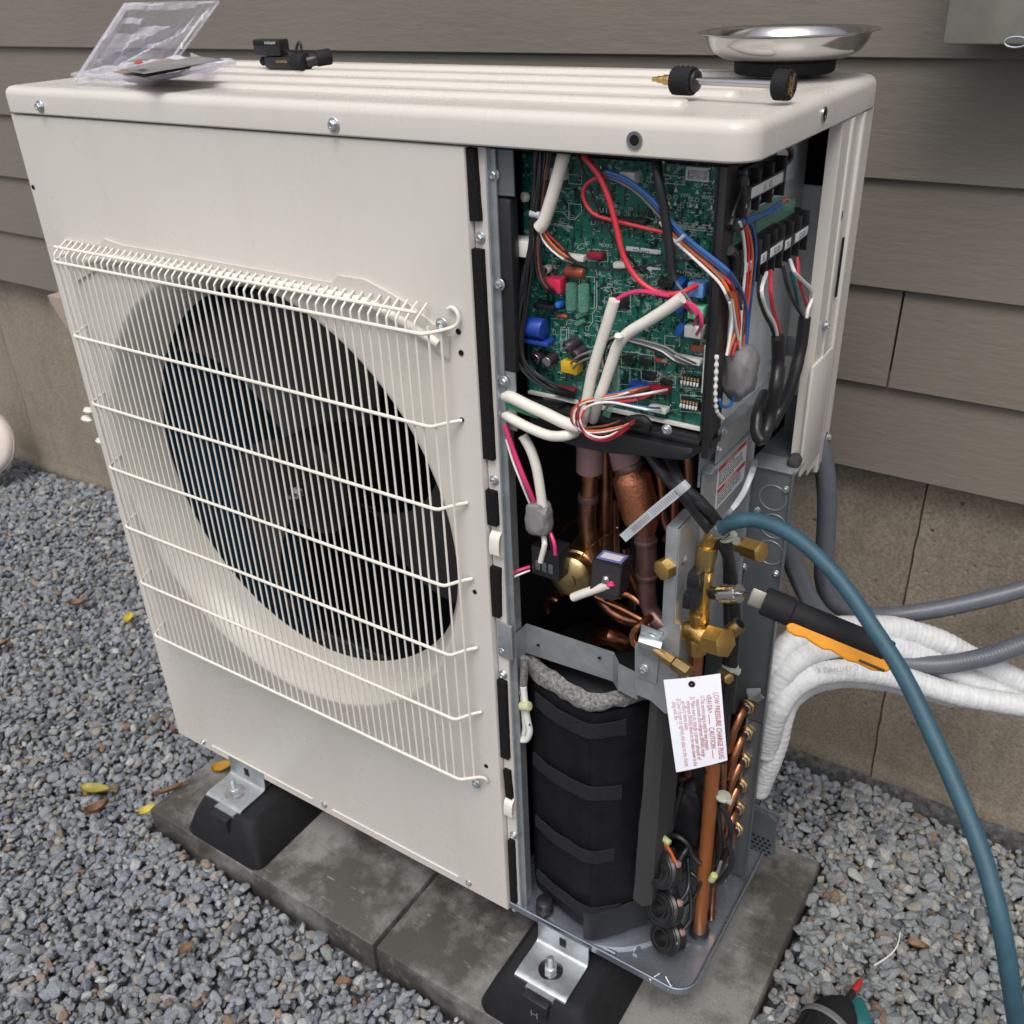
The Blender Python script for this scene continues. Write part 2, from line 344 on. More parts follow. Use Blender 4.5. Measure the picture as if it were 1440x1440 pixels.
class MB:
    def __init__(s): s.v = []; s.f = []
    def add(s, vs, fs, M_=None):
        k = len(s.v)
        s.v += [tuple(M_ @ Vector(v)) for v in vs] if M_ is not None else [tuple(v) for v in vs]
        s.f += [tuple(i + k for i in f) for f in fs]
        return s
    def box(s, lo, hi, bev=0.0, M_=None, seg=2):
        lo, hi = [min(a, b) for a, b in zip(lo, hi)], [max(a, b) for a, b in zip(lo, hi)]
        vs = [(x, y, z) for x in (lo[0], hi[0]) for y in (lo[1], hi[1]) for z in (lo[2], hi[2])]
        fs = [(0, 1, 3, 2), (4, 6, 7, 5), (0, 4, 5, 1), (2, 3, 7, 6), (0, 2, 6, 4), (1, 5, 7, 3)]
        if bev <= 0: return s.add(vs, fs, M_)
        bm = bmesh.new()
        bv = [bm.verts.new(v) for v in vs]
        for f in fs: bm.faces.new([bv[i] for i in f])
        bev = min(bev, 0.49 * min(h - l_ for l_, h in zip(lo, hi)))
        bmesh.ops.bevel(bm, geom=bm.edges[:], offset=bev, segments=seg, profile=0.5, affect='EDGES')
        bm.verts.index_update()
        s.add([v.co[:] for v in bm.verts], [[v.index for v in f.verts] for f in bm.faces], M_)
        bm.free()
        return s
    def tube(s, pts, r, n=8, cap=True, step=0.006, straight=False, flat=1.0, up=None):
        p = [Vector(q) for q in pts] if straight else spline(pts, step)
        t0 = (p[1] - p[0]).normalized()
        ref = Vector(up) if up else (Vector((0, 0, 1)) if abs(t0.z) < 0.8 else Vector((1, 0, 0)))
        nx = (ref - t0 * ref.dot(t0)).normalized()
        k = len(s.v); L = 0.0
        for i, q in enumerate(p):
            t = (p[min(i + 1, len(p) - 1)] - p[max(i - 1, 0)]).normalized()
            nx = (nx - t * nx.dot(t)).normalized(); ny = t.cross(nx)
            if i: L += (q - p[i - 1]).length
            rr = r(L, i / (len(p) - 1)) if callable(r) else r
            for j in range(n):
                a = 2 * math.pi * j / n
                s.v.append(tuple(q + (nx * math.cos(a) * flat + ny * math.sin(a)) * rr))
        for i in range(len(p) - 1):
            for j in range(n):
                a, b = k + i * n + j, k + i * n + (j + 1) % n
                s.f.append((a, b, b + n, a + n))
        if cap:
            s.f.append(tuple(k + j for j in range(n))[::-1])
            e = k + (len(p) - 1) * n
            s.f.append(tuple(e + j for j in range(n)))
        return s
    def lathe(s, prof, M_=None, n=24, wob=None, cap=True):
        k = len(s.v); vs = []
        for i, (r, h) in enumerate(prof):
            for j in range(n):
                a = 2 * math.pi * (j + (0.0 if not wob else 0)) / n
                q = r + (wob if wob and 0 < i < len(prof) - 1 and (i + j) % 2 else 0)
                vs.append((q * math.cos(a), q * math.sin(a), h))
        fs = []
        for i in range(len(prof) - 1):
            for j in range(n):
                a, b = i * n + j, i * n + (j + 1) % n
                fs.append((a, b, b + n, a + n))
        if cap:
            fs.append(tuple(range(n))[::-1]); e = (len(prof) - 1) * n
            fs.append(tuple(e + j for j in range(n)))
        return s.add(vs, fs, M_)
    def cyl(s, a, b, r, n=16, bev=0.0, r2=None):
        a, b = Vector(a), Vector(b); L = (b - a).length; r2 = r if r2 is None else r2
        bev = min(bev, 0.45 * L, 0.8 * r, 0.8 * r2)
        pr = [(r, 0), (r2, L)] if bev <= 0 else [(r - bev, 0), (r - bev * .3, bev * .3), (r, bev), (r2, L - bev), (r2 - bev * .3, L - bev * .3), (r2 - bev, L)]
        return s.lathe(pr, frame(a, b - a), n)
    def hexa(s, a, b, r, bev=0.0006):
        a, b = Vector(a), Vector(b); L = (b - a).length
        return s.lathe([(r - bev * 1.5, 0), (r, bev), (r, L - bev), (r - bev * 1.5, L)], frame(a, b - a), 6)
    def knurl(s, a, b, r, n=44, rows=9, wob=None):
        a, b = Vector(a), Vector(b); L = (b - a).length
        pr = [(r * .9, 0)] + [(r, L * (0.05 + 0.9 * i / (rows - 1))) for i in range(rows)] + [(r * .9, L)]
        return s.lathe(pr, frame(a, b - a), n, wob=-r * 0.11)
    def prism(s, poly, h0, h1, M_=None):
        n_ = len(poly)
        vs = [(x, y, h0) for x, y in poly] + [(x, y, h1) for x, y in poly]
        fs = [tuple(range(n_))[::-1], tuple(range(n_, 2 * n_))] + [(i, (i + 1) % n_, n_ + (i + 1) % n_, n_ + i) for i in range(n_)]
        return s.add(vs, fs, M_)
    def strip(s, pts, width, thick, side):
        """a flat band along pts; side = direction of its width"""
        p = spline(pts, 0.008); sd = Vector(side).normalized(); k = len(s.v)
        for i, q in enumerate(p):
            t = (p[min(i + 1, len(p) - 1)] - p[max(i - 1, 0)]).normalized()
            w = (sd - t * sd.dot(t)).normalized() * width / 2; nn = t.cross(w).normalized() * thick / 2
            for c in (w + nn, w - nn, -w - nn, -w + nn): s.v.append(tuple(q + c))
        for i in range(len(p) - 1):
            for j in range(4):
                a, b = k + i * 4 + j, k + i * 4 + (j + 1) % 4
                s.f.append((a, b, b + 4, a + 4))
        s.f.append((k + 3, k + 2, k + 1, k)); e = k + 4 * (len(p) - 1); s.f.append((e, e + 1, e + 2, e + 3))
        return s
    def mesh(s, name, m_, smooth=True, ang=38):
        me = bpy.data.meshes.new(name)
        me.from_pydata(s.v, [], s.f); me.validate(); me.update()
        bm = bmesh.new(); bm.from_mesh(me); bmesh.ops.recalc_face_normals(bm, faces=bm.faces[:]); bm.to_mesh(me); bm.free()
        if smooth:
            me.polygons.foreach_set('use_smooth', [True] * len(me.polygons))
            me.set_sharp_from_angle(angle=RA(ang))
        me.materials.append(m_)
        return me
    def build(s, name, m_, parent=None, smooth=True, ang=38, label=None):
        if isinstance(m_, str): m_ = M[m_]
        o = bpy.data.objects.new(name, s.mesh(name, m_, smooth, ang))
        COL.objects.link(o)
        if parent is not None: attach(o, parent)
        if label: o['label'] = label
        return o

def attach(o, parent):
    o.parent = parent
    o.matrix_parent_inverse = Matrix.Translation(-world_loc(parent))
def world_loc(o):
    # things are Empties or meshes that are only moved, never turned, before their parts are attached
    v = Vector(o.location)
    return v if o.parent is None else Vector((0, 0, 0)) + v

def thing(name, label, cat, loc=(0, 0, 0), group=None):
    o = bpy.data.objects.new(name, None); COL.objects.link(o)
    o.empty_display_size = 0.05
    o.location = loc
    o['label'] = label; o['category'] = cat
    if group: o['group'] = group
    return o
def tag(o, label, cat, group=None):
    o['label'] = label; o['category'] = cat
    if group: o['group'] = group
    return o
def inst(me, name, M_, parent=None, m_=None):
    o = bpy.data.objects.new(name, me); COL.objects.link(o)
    if parent is not None: attach(o, parent)
    o.matrix_basis = M_
    return o
def text(body, name, M_, size, m_, parent, ext=0.0001, align='LEFT', fit=None):
    """flat print: lettering as its own thin mesh; fit = length it has to span"""
    c = bpy.data.curves.new('tmp', 'FONT'); c.body = body; c.size = size; c.extrude = ext; c.align_x = align; c.resolution_u = 2
    t = bpy.data.objects.new('tmp', c); COL.objects.link(t)
    bpy.context.view_layer.update()
    me = bpy.data.meshes.new_from_object(t.evaluated_get(bpy.context.evaluated_depsgraph_get()))
    bpy.data.objects.remove(t); bpy.data.curves.remove(c)
    xs = [v.co.x for v in me.vertices]
    sx = fit / (max(xs) - min(xs)) if fit else 1.0
    b = MB(); b.v = [tuple(M_ @ Vector((v.co.x * sx, v.co.y, v.co.z))) for v in me.vertices]; b.f = [tuple(p.vertices) for p in me.polygons]
    bpy.data.meshes.remove(me)
    return b.build(name, m_, parent, smooth=False)

def screw_mesh():
    b = MB()
    b.lathe([(0.0062, 0), (0.0064, 0.0006), (0.006, 0.0012), (0.0042, 0.0014)], n=20)
    b.lathe([(0.0042, 0.0013), (0.0042, 0.0042), (0.0036, 0.0048), (0.0022, 0.0048), (0.0018, 0.0040)], n=6)
    return b.mesh('screw', M['zinc_bright'])
SCREW = screw_mesh()
def screw(p, axis, parent, s=1.0):
    return inst(SCREW, 'screw', frame(p, axis) @ Matrix.Rotation(random.random() * 3, 4, 'Z') @ Matrix.Diagonal((s, s, s, 1)), parent)
def wire(pts, r, m_, parent, name='wire', n=7, step=0.005, label=None):
    return MB().tube(pts, r, n=n if r < .0024 else 14, step=step).build(name, m_, parent, label=label)
def bundle(pts, r, mats, parent, spread=1.6, name='wire', twist=1.5):
    """several wires that run together, drifting round one another"""
    p = [Vector(q) for q in pts]; k = len(mats)
    for i, mm in enumerate(mats):
        ph = 2 * math.pi * i / k
        q = []
        for j, v in enumerate(p):
            t = (p[min(j + 1, len(p) - 1)] - p[max(j - 1, 0)]).normalized()
            a = Vector((0, -1, 0)).cross(t)
            a = a.normalized() if a.length > 0.05 else Vector((1, 0, 0)); b2 = t.cross(a)
            an = ph + twist * j / max(1, len(p) - 1) + random.uniform(-.4, .4)
            q.append(v + (a * math.cos(an) * 1.35 + b2 * math.sin(an) * .7) * r * spread * (1 if k > 1 else 0))
        wire(q, r * random.uniform(.9, 1.1), mm, parent, name)

# ================================================================ SETTING
ground = MB().add([(-40, -40, -.175), (40, -40, -.175), (40, 40, -.175), (-40, 40, -.175)], [(0, 1, 2, 3)]).build('ground', 'far_gravel')
ground['kind'] = 'structure'

# pavers under the machine
def paver(x0, x1, label):
    t = MB()
    nx_, ny_ = 26, 26
    b = MB(); b.box((x0, -.0905, -.165), (x1, .392, -.1), 0.005)
    o = b.build('concrete_paver', 'paver')
    tag(o, label, 'paver', 'concrete pavers under the heat pump')
    return o
paver(.006, .5065, 'grey concrete paver carrying the rubber foot under the fan side of the machine')
paver(.5115, 1.0125, 'damp grey concrete paver under the open corner of the machine with scraped end')

# ---------------------------------------------------------------- house
house = thing('house', 'house wall with taupe lap siding boards above a bare concrete foundation', 'house', (0, .7, -.15))
XL, XR = -4.2, 3.4
rows = [.478, .610, .747, .886, 1.026] + [1.026 + .14 * i for i in range(1, 12)]
for i, z0 in enumerate(rows):
    joints = {1: [.954], 0: [-2.0, 1.7], 2: [1.62], 3: [-1.75], 4: [1.85]}.get(i, [random.uniform(-1.5, 1.5)])
    xs = [XL] + joints + [XR]
    h = (rows[i + 1] - z0 if i + 1 < len(rows) else .14) + .02
    for a, c in zip(xs[:-1], xs[1:]):
        yo = random.uniform(-.0006, .0006)
        b = MB()
        a2, c2 = a + (.0016 if a != XL else 0), c - (.0016 if c != XR else 0)
        pr = [(.597 + yo, z0 + .0015), (.5985 + yo, z0), (.6055 + yo, z0), (.613, z0 + h), (.6068, z0 + h)]
        k = len(pr)
        b.add([(a2, y, z) for y, z in pr] + [(c2, y, z) for y, z in pr],
              [tuple(range(k))[::-1], tuple(range(k, 2 * k))] + [(j, (j + 1) % k, k + (j + 1) % k, k + j) for j in range(k)])
        b.build('siding_board', 'siding', house, smooth=False)
MB().box((XL, .616, .47), (XR, .9, 2.75)).build('wall_sheathing', 'dark', house)
def foundation():
    cracks = [[(1.025, 0.635, 0.4603)[0], (1.024, 0.635, 0.3565)[0], (1.024, 0.635, 0.2452)[0], (1.024, 0.635, 0.0654)[0], (1.023, 0.635, -0.0366)[0], (1.027, 0.635, -0.1178)[0]],
              [(-1.364, 0.635, 0.3622)[0], (-1.384, 0.635, 0.2567)[0], (-1.397, 0.635, 0.1036)[0], (-1.387, 0.635, 0.016)[0], (-1.396, 0.635, -0.0789)[0], (-1.397, 0.635, -0.1027)[0]]]
    zk = [.45, .36, .25, .10, .02, -.13]
    b = MB(); zs = [-.20 + .0175 * i for i in range(41)]
    base = [XL + (XR - XL) * i / 100 for i in range(101)]
    nv = None
    for r_, z in enumerate(zs):
        row = [(x, 0) for x in base]
        for ci, ck in enumerate(cracks):
            xc = np.interp(-z, [-q for q in zk], ck) + .0018 * noise.noise((z * 30, ci * 9, 0))
            row = [(x, d) for x, d in row if abs(x - xc) > .02]
            wd = .0018 + .0012 * noise.noise((z * 50, ci, 3))
            row += [(xc - .012, 0), (xc - wd, -.001), (xc, .006), (xc + wd, -.003 if ci == 0 else -.001), (xc + .012, 0)]
        row.sort()
        if nv is None: nv = len(row)
        while len(row) < nv: row.insert(1, ((row[0][0] + row[1][0]) / 2, 0)); row.sort()
        while len(row) > nv:
            dd = [(row[i + 1][0] - row[i - 1][0], i) for i in range(1, len(row) - 1) if row[i][1] == 0 and row[i+1][1] == 0 and row[i-1][1] == 0]
            row.pop(min(dd)[1])
        lip = -.006 if -.118 < z < -.098 else 0
        b.v += [(x, .635 + d + lip + .0022 * noise.noise((x * 6, z * 6, 1)), z) for x, d in row]
    for r_ in range(len(zs) - 1):
        for j in range(nv - 1):
            a = r_ * nv + j
            b.f.append((a, a + 1, a + nv + 1, a + nv))
    return b
foundation().build('foundation', 'concrete', house, ang=60)
b = MB(); xs = [XL + .02 * i for i in range(int((XR - XL) / .02))]
for i, x in enumerate(xs):
    e = .008 * noise.noise((x * 9, 0, 0)) + .004 * noise.noise((x * 40, 2, 0))
    d = .003 * noise.noise((x * 25, 5, 0))
    b.v += [(x, .618 + d, -.18), (x, .620 + d, -.135), (x, .624 + d, -.121 + e), (x, .636, -.117 + e)]
    if i:
        for j in range(3): b.f.append((4 * i - 4 + j, 4 * i + j, 4 * i + j + 1, 4 * i - 3 + j))
b.build('damp_proof_coat', 'bitumen', house, ang=60)

# electrical box on the siding, top right
mb_ = thing('meter_box', 'grey metal electrical box hung on the siding above the corner of the machine', 'electrical box', (1.12, .56, 1.02))
x0, y0, z0 = (0.971, 0.5, 1.049)
MB().box((x0 + .004, .505, z0 + .006), (x0 + .36, .594, z0 + .5), .004).build('case', mat('taupe_box_paint', (.20, .19, .165), .5, var=.12, vs=8), mb_)
b = MB().box((x0, .4985, z0), (x0 + .366, .5045, z0 + .506), .0025)
b.build('cover', mat('taupe_cover_paint', (.215, .205, .18), .45, var=.2, vs=14, bump=.05), mb_)
hx, hy, hz = (1.044, 0.49, 1.05)
MB().tube([(hx + .011 * math.cos(a), .494, hz + .002 + .005 * math.sin(a)) for a in [math.pi * 2 * i / 16 for i in range(17)]], .0011, 8, step=.002).build('hasp', 'zinc', mb_)

# pale round lid at the left edge
c = Vector((-1.427, 0.5, 0.0134))
M['pale_rim'] = mat('pale_pink_rim', (.50, .43, .40), .5, var=.03)
rl = thing('round_lid', 'pale round plastic lid leaning by the foundation at the edge of the gravel', 'lid', tuple(c + Vector((0, 0, -.1))))
F_ = frame(c, (.38, -.80, .30))
MB().lathe([(.0001, .016), (.03, .0158), (.06, .014), (.082, .009), (.091, .003), (.094, -.006), (.090, -.012), (.0001, -.012)], F_, 56, cap=False).build('lid_shell', mat('pale_pink_plastic', (.66, .57, .53), .5, var=.03), rl)
MB().lathe([(.0945, -.008), (.0975, -.008), (.0975, -.016), (.0945, -.016), (.0945, -.008)], F_, 56, cap=False).build('rim', 'pale_rim', rl)
# small hood under the siding behind the machine
p0 = (-0.9963, 0.585, 0.4694); p1 = (-0.9754, 0.585, 0.4383)
vh = thing('wall_hood', 'small pale hood poking out below the siding behind the machine', 'vent hood', (p0[0] + .1, .6, p1[2] - .05))
b = MB(); poly = [(p0[0], p0[2] + .012), (p0[0] + .004, p0[2] - .004), (p1[0], p1[2]), (p1[0] + .03, p1[2] - .04), (p1[0] + .14, p1[2] - .04), (p1[0] + .14, p0[2] + .012)]
b.prism(poly, -.634, -.565, Matrix(((1, 0, 0, 0), (0, 0, -1, 0), (0, 1, 0, 0), (0, 0, 0, 1))))
b.build('hood_shell', mat('beige_hood', (.36, .29, .25), .55, var=.05), vh)
MB().box((p1[0] + .03, .574, p1[2] - .046), (p1[0] + .13, .63, p1[2] - .0405), .002).build('outlet', 'dark', vh)

# ---------------------------------------------------------------- gravel
def gravel():
    rng = np.random.default_rng(5)
    bm = bmesh.new(); bmesh.ops.create_icosphere(bm, subdivisions=2, radius=1.0)
    V = np.array([v.co[:] for v in bm.verts]); Fc = np.array([[v.index for v in f.verts] for f in bm.faces]); bm.free()
    variants = []
    for k in range(26):
        P = V.copy()
        for j in range(rng.integers(9, 15)):
            nrm = rng.normal(size=3); nrm /= np.linalg.norm(nrm); dd = rng.uniform(.48, .84)
            h = P @ nrm - dd
            P -= np.outer(np.maximum(h, 0), nrm) * rng.uniform(.8, 1.0)
        P *= rng.uniform(.97, 1.03, size=(len(P), 1))
        variants.append(P)
    pts = []
    def fill(x0, x1, y0, y1, d, layers):
        for dz, frac in layers:
            nx_, ny_ = int((x1 - x0) / d), int((y1 - y0) / d)
            gx, gy = np.meshgrid(np.arange(nx_), np.arange(ny_))
            X_ = x0 + (gx.ravel() + rng.uniform(-.1, 1.1, gx.size)) * d; Y_ = y0 + (gy.ravel() + rng.uniform(-.1, 1.1, gx.size)) * d
            keep = rng.random(gx.size) < frac
            for x, y in zip(X_[keep], Y_[keep]): pts.append((x, y, dz))
    fill(-2.3, 1.9, -1.05, .632, .0136, [(-.010, 1.0), (-.0045, .9), (.001, .85), (.005, .3)])
    out = []
    C_ = np.array([1.2074, -.7123, 1.1409]); r_, u_, f_ = np.array(cr), np.array(cu), np.array(cf)
    for x, y, dz in pts:
        if -.004 < x < 1.019 and -.099 < y < .400: continue
        if y > .612: continue
        h = -.150 + dz + .010 * noise.noise((x * 3.2, y * 3.2, 0))
        h += .055 * math.exp(-((x + 1.05) / .35) ** 2) * max(0, min(1, (y - .25) / .35))
        h += .010 * math.exp(-((max(0, -.099 - y) + max(0, x - 1.02) + max(0, -x)) / .07) ** 2)
        if x > 1.0: h += .007 + .012 * math.exp(-((x - 1.02) / .05) ** 2)
        v = np.array((x, y, h)) - C_; z = v @ f_
        if z < .05: continue
        px, py = 1347 * (v @ r_) / z, -1347 * (v @ u_) / z
        if abs(px) > 1000 or abs(py) > 1000: continue
        out.append((x, y, h))
    n_ = len(out); nv = len(V); nf = len(Fc)
    co = np.zeros((n_ * nv, 3), np.float32); fa = np.zeros((n_ * nf, 3), np.int32); colr = np.zeros((n_ * nv, 4), np.float32); colr[:, 3] = 1
    for i, (x, y, h) in enumerate(out):
        P = variants[rng.integers(len(variants))]
        q = rng.normal(size=4); q /= np.linalg.norm(q); w, a, b_, c_ = q
        R = np.array([[1 - 2 * (b_ * b_ + c_ * c_), 2 * (a * b_ - c_ * w), 2 * (a * c_ + b_ * w)], [2 * (a * b_ + c_ * w), 1 - 2 * (a * a + c_ * c_), 2 * (b_ * c_ - a * w)], [2 * (a * c_ - b_ * w), 2 * (b_ * c_ + a * w), 1 - 2 * (a * a + b_ * b_)]])
        s_ = .0070 * float(np.clip(rng.lognormal(0, .32), .42, 1.9)) * (1.12 if x > 1.0 else 1.0)
        sc = s_ * np.array([rng.uniform(1.0, 1.45), rng.uniform(.85, 1.1), rng.uniform(.6, .85)])
        tl = np.array([1, 1, .82])
        co[i * nv:(i + 1) * nv] = ((P * sc) @ R.T) * tl + (x, y, h)
        fa[i * nf:(i + 1) * nf] = Fc + i * nv
        t = rng.random(); v = rng.uniform(.8, 1.2)
        if t < .50: c = np.array((.265, .283, .305)) * v
        elif t < .72: c = np.array((.305, .308, .305)) * v
        elif t < .82: c = np.array((.155, .17, .19)) * v
        elif t < .90: c = np.array((.33, .30, .26)) * v
        elif t < .974: c = np.array((.42, .42, .41)) * v
        elif t < .9955: c = np.array((.27, .19, .135)) * v
        else: c = np.array((.27, .155, .09)) * v
        if x > 1.0: c = c * np.array((1.02, 1.0, .93))
        colr[i * nv:(i + 1) * nv, :3] = c * np.array((.81, .83, .86))
    me = bpy.data.meshes.new('gravel')
    me.vertices.add(len(co)); me.vertices.foreach_set('co', co.ravel())
    me.loops.add(len(fa) * 3); me.loops.foreach_set('vertex_index', fa.ravel())
    me.polygons.add(len(fa)); me.polygons.foreach_set('loop_start', np.arange(0, len(fa) * 3, 3, dtype=np.int32))
    me.polygons.foreach_set('use_smooth', np.ones(len(fa), bool))
    at = me.color_attributes.new('stone_colour', 'FLOAT_COLOR', 'POINT'); at.data.foreach_set('color', colr.ravel())
    me.update(); me.validate()
    me.set_sharp_from_angle(angle=RA(20))
    me.materials.append(M['stone'])
    o = bpy.data.objects.new('gravel', me); COL.objects.link(o); o['kind'] = 'stuff'
    print('stones', n_, n_ * nf)
gravel()

# ---------------------------------------------------------------- fallen leaves
def leaf(p, L, W_, az, m_, label, curl=.25, tilt=.15):
    b = MB(); n_ = 10; rows_ = []
    for i in range(n_ + 1):
        t = i / n_; w = W_ * .5 * math.sin(math.pi * min(1, t ** .8)) ** .8 + .0004
        for j in (-1, -.5, 0, .5, 1):
            b.v.append((L * (t - .5), w * j, curl * W_ * (j * j) + tilt * L * (t - .5) ** 2 + .0008 * noise.noise((t * 5, j, az))))
    for i in range(n_):
        for j in range(4):
            a = i * 5 + j; b.f.append((a, a + 1, a + 6, a + 5))
    k = len(b.v)
    b.v += [(x, y, z - .0006) for x, y, z in b.v[:k]]
    b.f += [tuple(q + k for q in f[::-1]) for f in b.f[:]]
    b.tube([(L * .5, 0, tilt * L * .25), (L * .62, .001, tilt * L * .3 + .001), (L * .7, 0, tilt * L * .3)], .0006, 5)
    M_ = Matrix.Translation(p) @ Matrix.Rotation(az, 4, 'Z') @ Matrix.Rotation(random.uniform(-.2, .2), 4, 'X')
    b.v = [tuple(M_ @ Vector(v)) for v in b.v]
    o = b.build('leaf', m_)
    tag(o, label, 'leaf', 'fallen leaves on the gravel')
leaf((-1.06, 0.5642, -0.118), .075, .032, RA(65), 'leaf_orange', 'orange leaf on the gravel close to the house foundation')
leaf((-0.5249, 0.2717, -0.128), .036, .024, RA(-40), 'leaf_yellow', 'small bright yellow leaf on gravel beside the lower left edge of the front panel', .35)
leaf((-0.1425, -0.0973, -0.13), .058, .026, RA(25), 'leaf_olive', 'olive spotted leaf lying flat on gravel left of the paver')
leaf((-0.0953, -0.1252, -0.128), .042, .020, RA(75), 'leaf_brown', 'curled brown leaf on gravel just below the olive leaf', .6, .5)
leaf((-0.0033, -0.0889, -0.112), .030, .016, RA(70), 'leaf_yellow', 'yellow leaf scrap caught against the paver corner', .4)
leaf((0.0081, -0.0468, -0.096), .050, .009, RA(60), 'leaf_brown', 'narrow dry brown leaf lying across the paver corner', .8, .2)
leaf((0.0488, 0.0405, -0.094), .040, .024, RA(60), 'leaf_orange', 'orange leaf on the paver behind the rubber foot', .3)
leaf((-0.6973, 0.065, -0.13), .030, .018, RA(75), 'leaf_brown', 'rusty brown leaf piece at the far edge of the gravel', .5)
leaf((-0.6864, 0.2517, -0.13), .040, .016, RA(40), 'leaf_brown', 'shrivelled brown leaf on gravel left of the yellow leaf', .6, .4)
leaf((0.2544, -0.227, -0.13), .026, .014, RA(80), 'leaf_brown', 'tan leaf flake among gravel in front of the paver', .4)
leaf((1.173, 0.3418, -0.128), .030, .014, RA(10), 'leaf_brown', 'small brown leaf scrap on gravel inside the curve of the blue hose', .4)

# ================================================================ HEAT PUMP: casing
H = 1.0053; W = .95; DP = .35
hp = thing('heat_pump', 'beige outdoor heat pump unit with its service panel off showing wiring and pipes', 'heat pump', (.475, .175, -.05))

# lid: rounded tray, raised ribs
def rrect(x0, x1, y0, y1, rs, n=8):
    out = []
    for (cx, cy, a0, r) in ((x1 - rs[1], y0 + rs[1], -90, rs[1]), (x1 - rs[2], y1 - rs[2], 0, rs[2]), (x0 + rs[3], y1 - rs[3], 90, rs[3]), (x0 + rs[0], y0 + rs[0], 180, rs[0])):
        for i in range(n + 1):
            a = RA(a0 + 90 * i / n); out.append((cx + r * math.cos(a), cy + r * math.sin(a)))
    return out
b = MB()
def ring(ins, z):
    k = len(b.v); b.v += [(x, y, z) for x, y in rrect(ins, W - ins, ins, DP - ins, (max(.004, .012 - ins), max(.004, .024 - ins), max(.004, .024 - ins), max(.004, .012 - ins)))]; return k
def bridge(a, c, n_=36):
    for i in range(n_): b.f.append((a + i, a + (i + 1) % n_, c + (i + 1) % n_, c + i))
R_ = .010; top = H + .030
ks = [ring(.004, H), ring(.0012, H), ring(0, H + .0015)]
ks += [ring(R_ * (1 - math.cos(RA(a))), top - R_ + R_ * math.sin(RA(a))) for a in (0, 22, 45, 67, 90)]
ks.append(ring(.03, top - .001))
for a, c in zip(ks[:-1], ks[1:]): bridge(a, c)
b.f.append(tuple(range(ks[-1], ks[-1] + 36)))
ki = ring(.004, H + .008); bridge(ks[0], ki); b.f.append(tuple(range(ki, ki + 36))[::-1])
for yr, xe in ((.080, .862), (.150, .880), (.222, .880), (.295, .880)):
    n_ = 10; prof = []
    k = len(b.v); q = rrect(.045, xe, yr - .011, yr + .011, (.0108,) * 4)
    for ins, z in ((0, top - .0012), (.0022, top + .0018), (.0048, top + .0032)):
        b.v += [(min(max(x, .045 + ins), xe - ins), yr + (y - yr) * (1 - ins / .011), z) for x, y in q]
    bridge(k, k + 36); bridge(k + 36, k + 72); b.f.append(tuple(range(k + 72, k + 108)))
lid = b.build('top_panel', 'beige', hp, ang=32)
for p in ((0.0742, 0, 1.015), (0.5388, 0, 1.015)): screw((p[0], -.0002, p[2]), (0, -1, 0), lid, 1.1)
def grommet(p, ax, r, name='screw_hole'):
    MB().lathe([(r * .62, .0004), (r * .62, .0012), (r, .0014), (r * 1.02, 0)], frame(p, ax), 24, cap=False).build(name + '_rim', 'steel', lid)
    MB().lathe([(r * .63, .0), (r * .63, .0008)], frame(p, ax), 24).build(name, 'dark', lid)
p = (0.8537, 0, 1.018); grommet((p[0], -.0001, p[2]), (0, -1, 0), .0068)
p = (0.95, 0.1639, 1.02); grommet((.9501, p[1], p[2]), (1, 0, 0), .0062)
MB().box((.012, .013, H - .004), (.936, .338, H + .006)).build('lid_gap_shade', 'dark', hp)  # dark slab that paints the shadow line in the gap below the lid

# front panel with the round fan opening
FX, FZ, FR = .345, .545, .298
x0, x1, z0, z1 = .003, .6862, -.004, H - .002
def panel():
    b = MB(); n_ = 128; y = .003
    def outer(a):
        dx, dz = math.cos(a), math.sin(a); t = 9
        if dx > 1e-9: t = min(t, (x1 - FX) / dx)
        if dx < -1e-9: t = min(t, (x0 - FX) / dx)
        if dz > 1e-9: t = min(t, (z1 - FZ) / dz)
        if dz < -1e-9: t = min(t, (z0 - FZ) / dz)
        return FX + dx * t, FZ + dz * t
    A = sorted([2 * math.pi * i / n_ for i in range(n_)] + [math.atan2(z - FZ, x - FX) % (2 * math.pi) for x in (x0, x1) for z in (z0, z1)])
    n_ = len(A)
    # bell mouth: panel lip rolling into the throat
    prof = [(FR + .010, y), (FR + .006, y - .0018), (FR + .002, y - .0012), (FR - .003, y + .004), (FR - .010, y + .014), (FR - .018, y + .028), (FR - .024, y + .045), (FR - .0265, y + .062)]
    rim = [outer(a) for a in A]
    cut = .012
    rim = [(x, z) for x, z in rim]
    b.v += [(x, .0205, z) for x, z in rim]; b.v += [(x, y + .0012, z) for x, z in rim]
    b.v += [(FX + (x - FX) * .998, y, FZ + (z - FZ) * .998) for x, z in rim]
    for r, yy in prof: b.v += [(FX + r * math.cos(a), yy, FZ + r * math.sin(a)) for a in A]
    for k in range(len(prof) + 2):
        for i in range(n_): b.f.append((k * n_ + i, k * n_ + (i + 1) % n_, (k + 1) * n_ + (i + 1) % n_, (k + 1) * n_ + i))
    return b
front = panel().build('front_panel', 'beige', hp, ang=40)
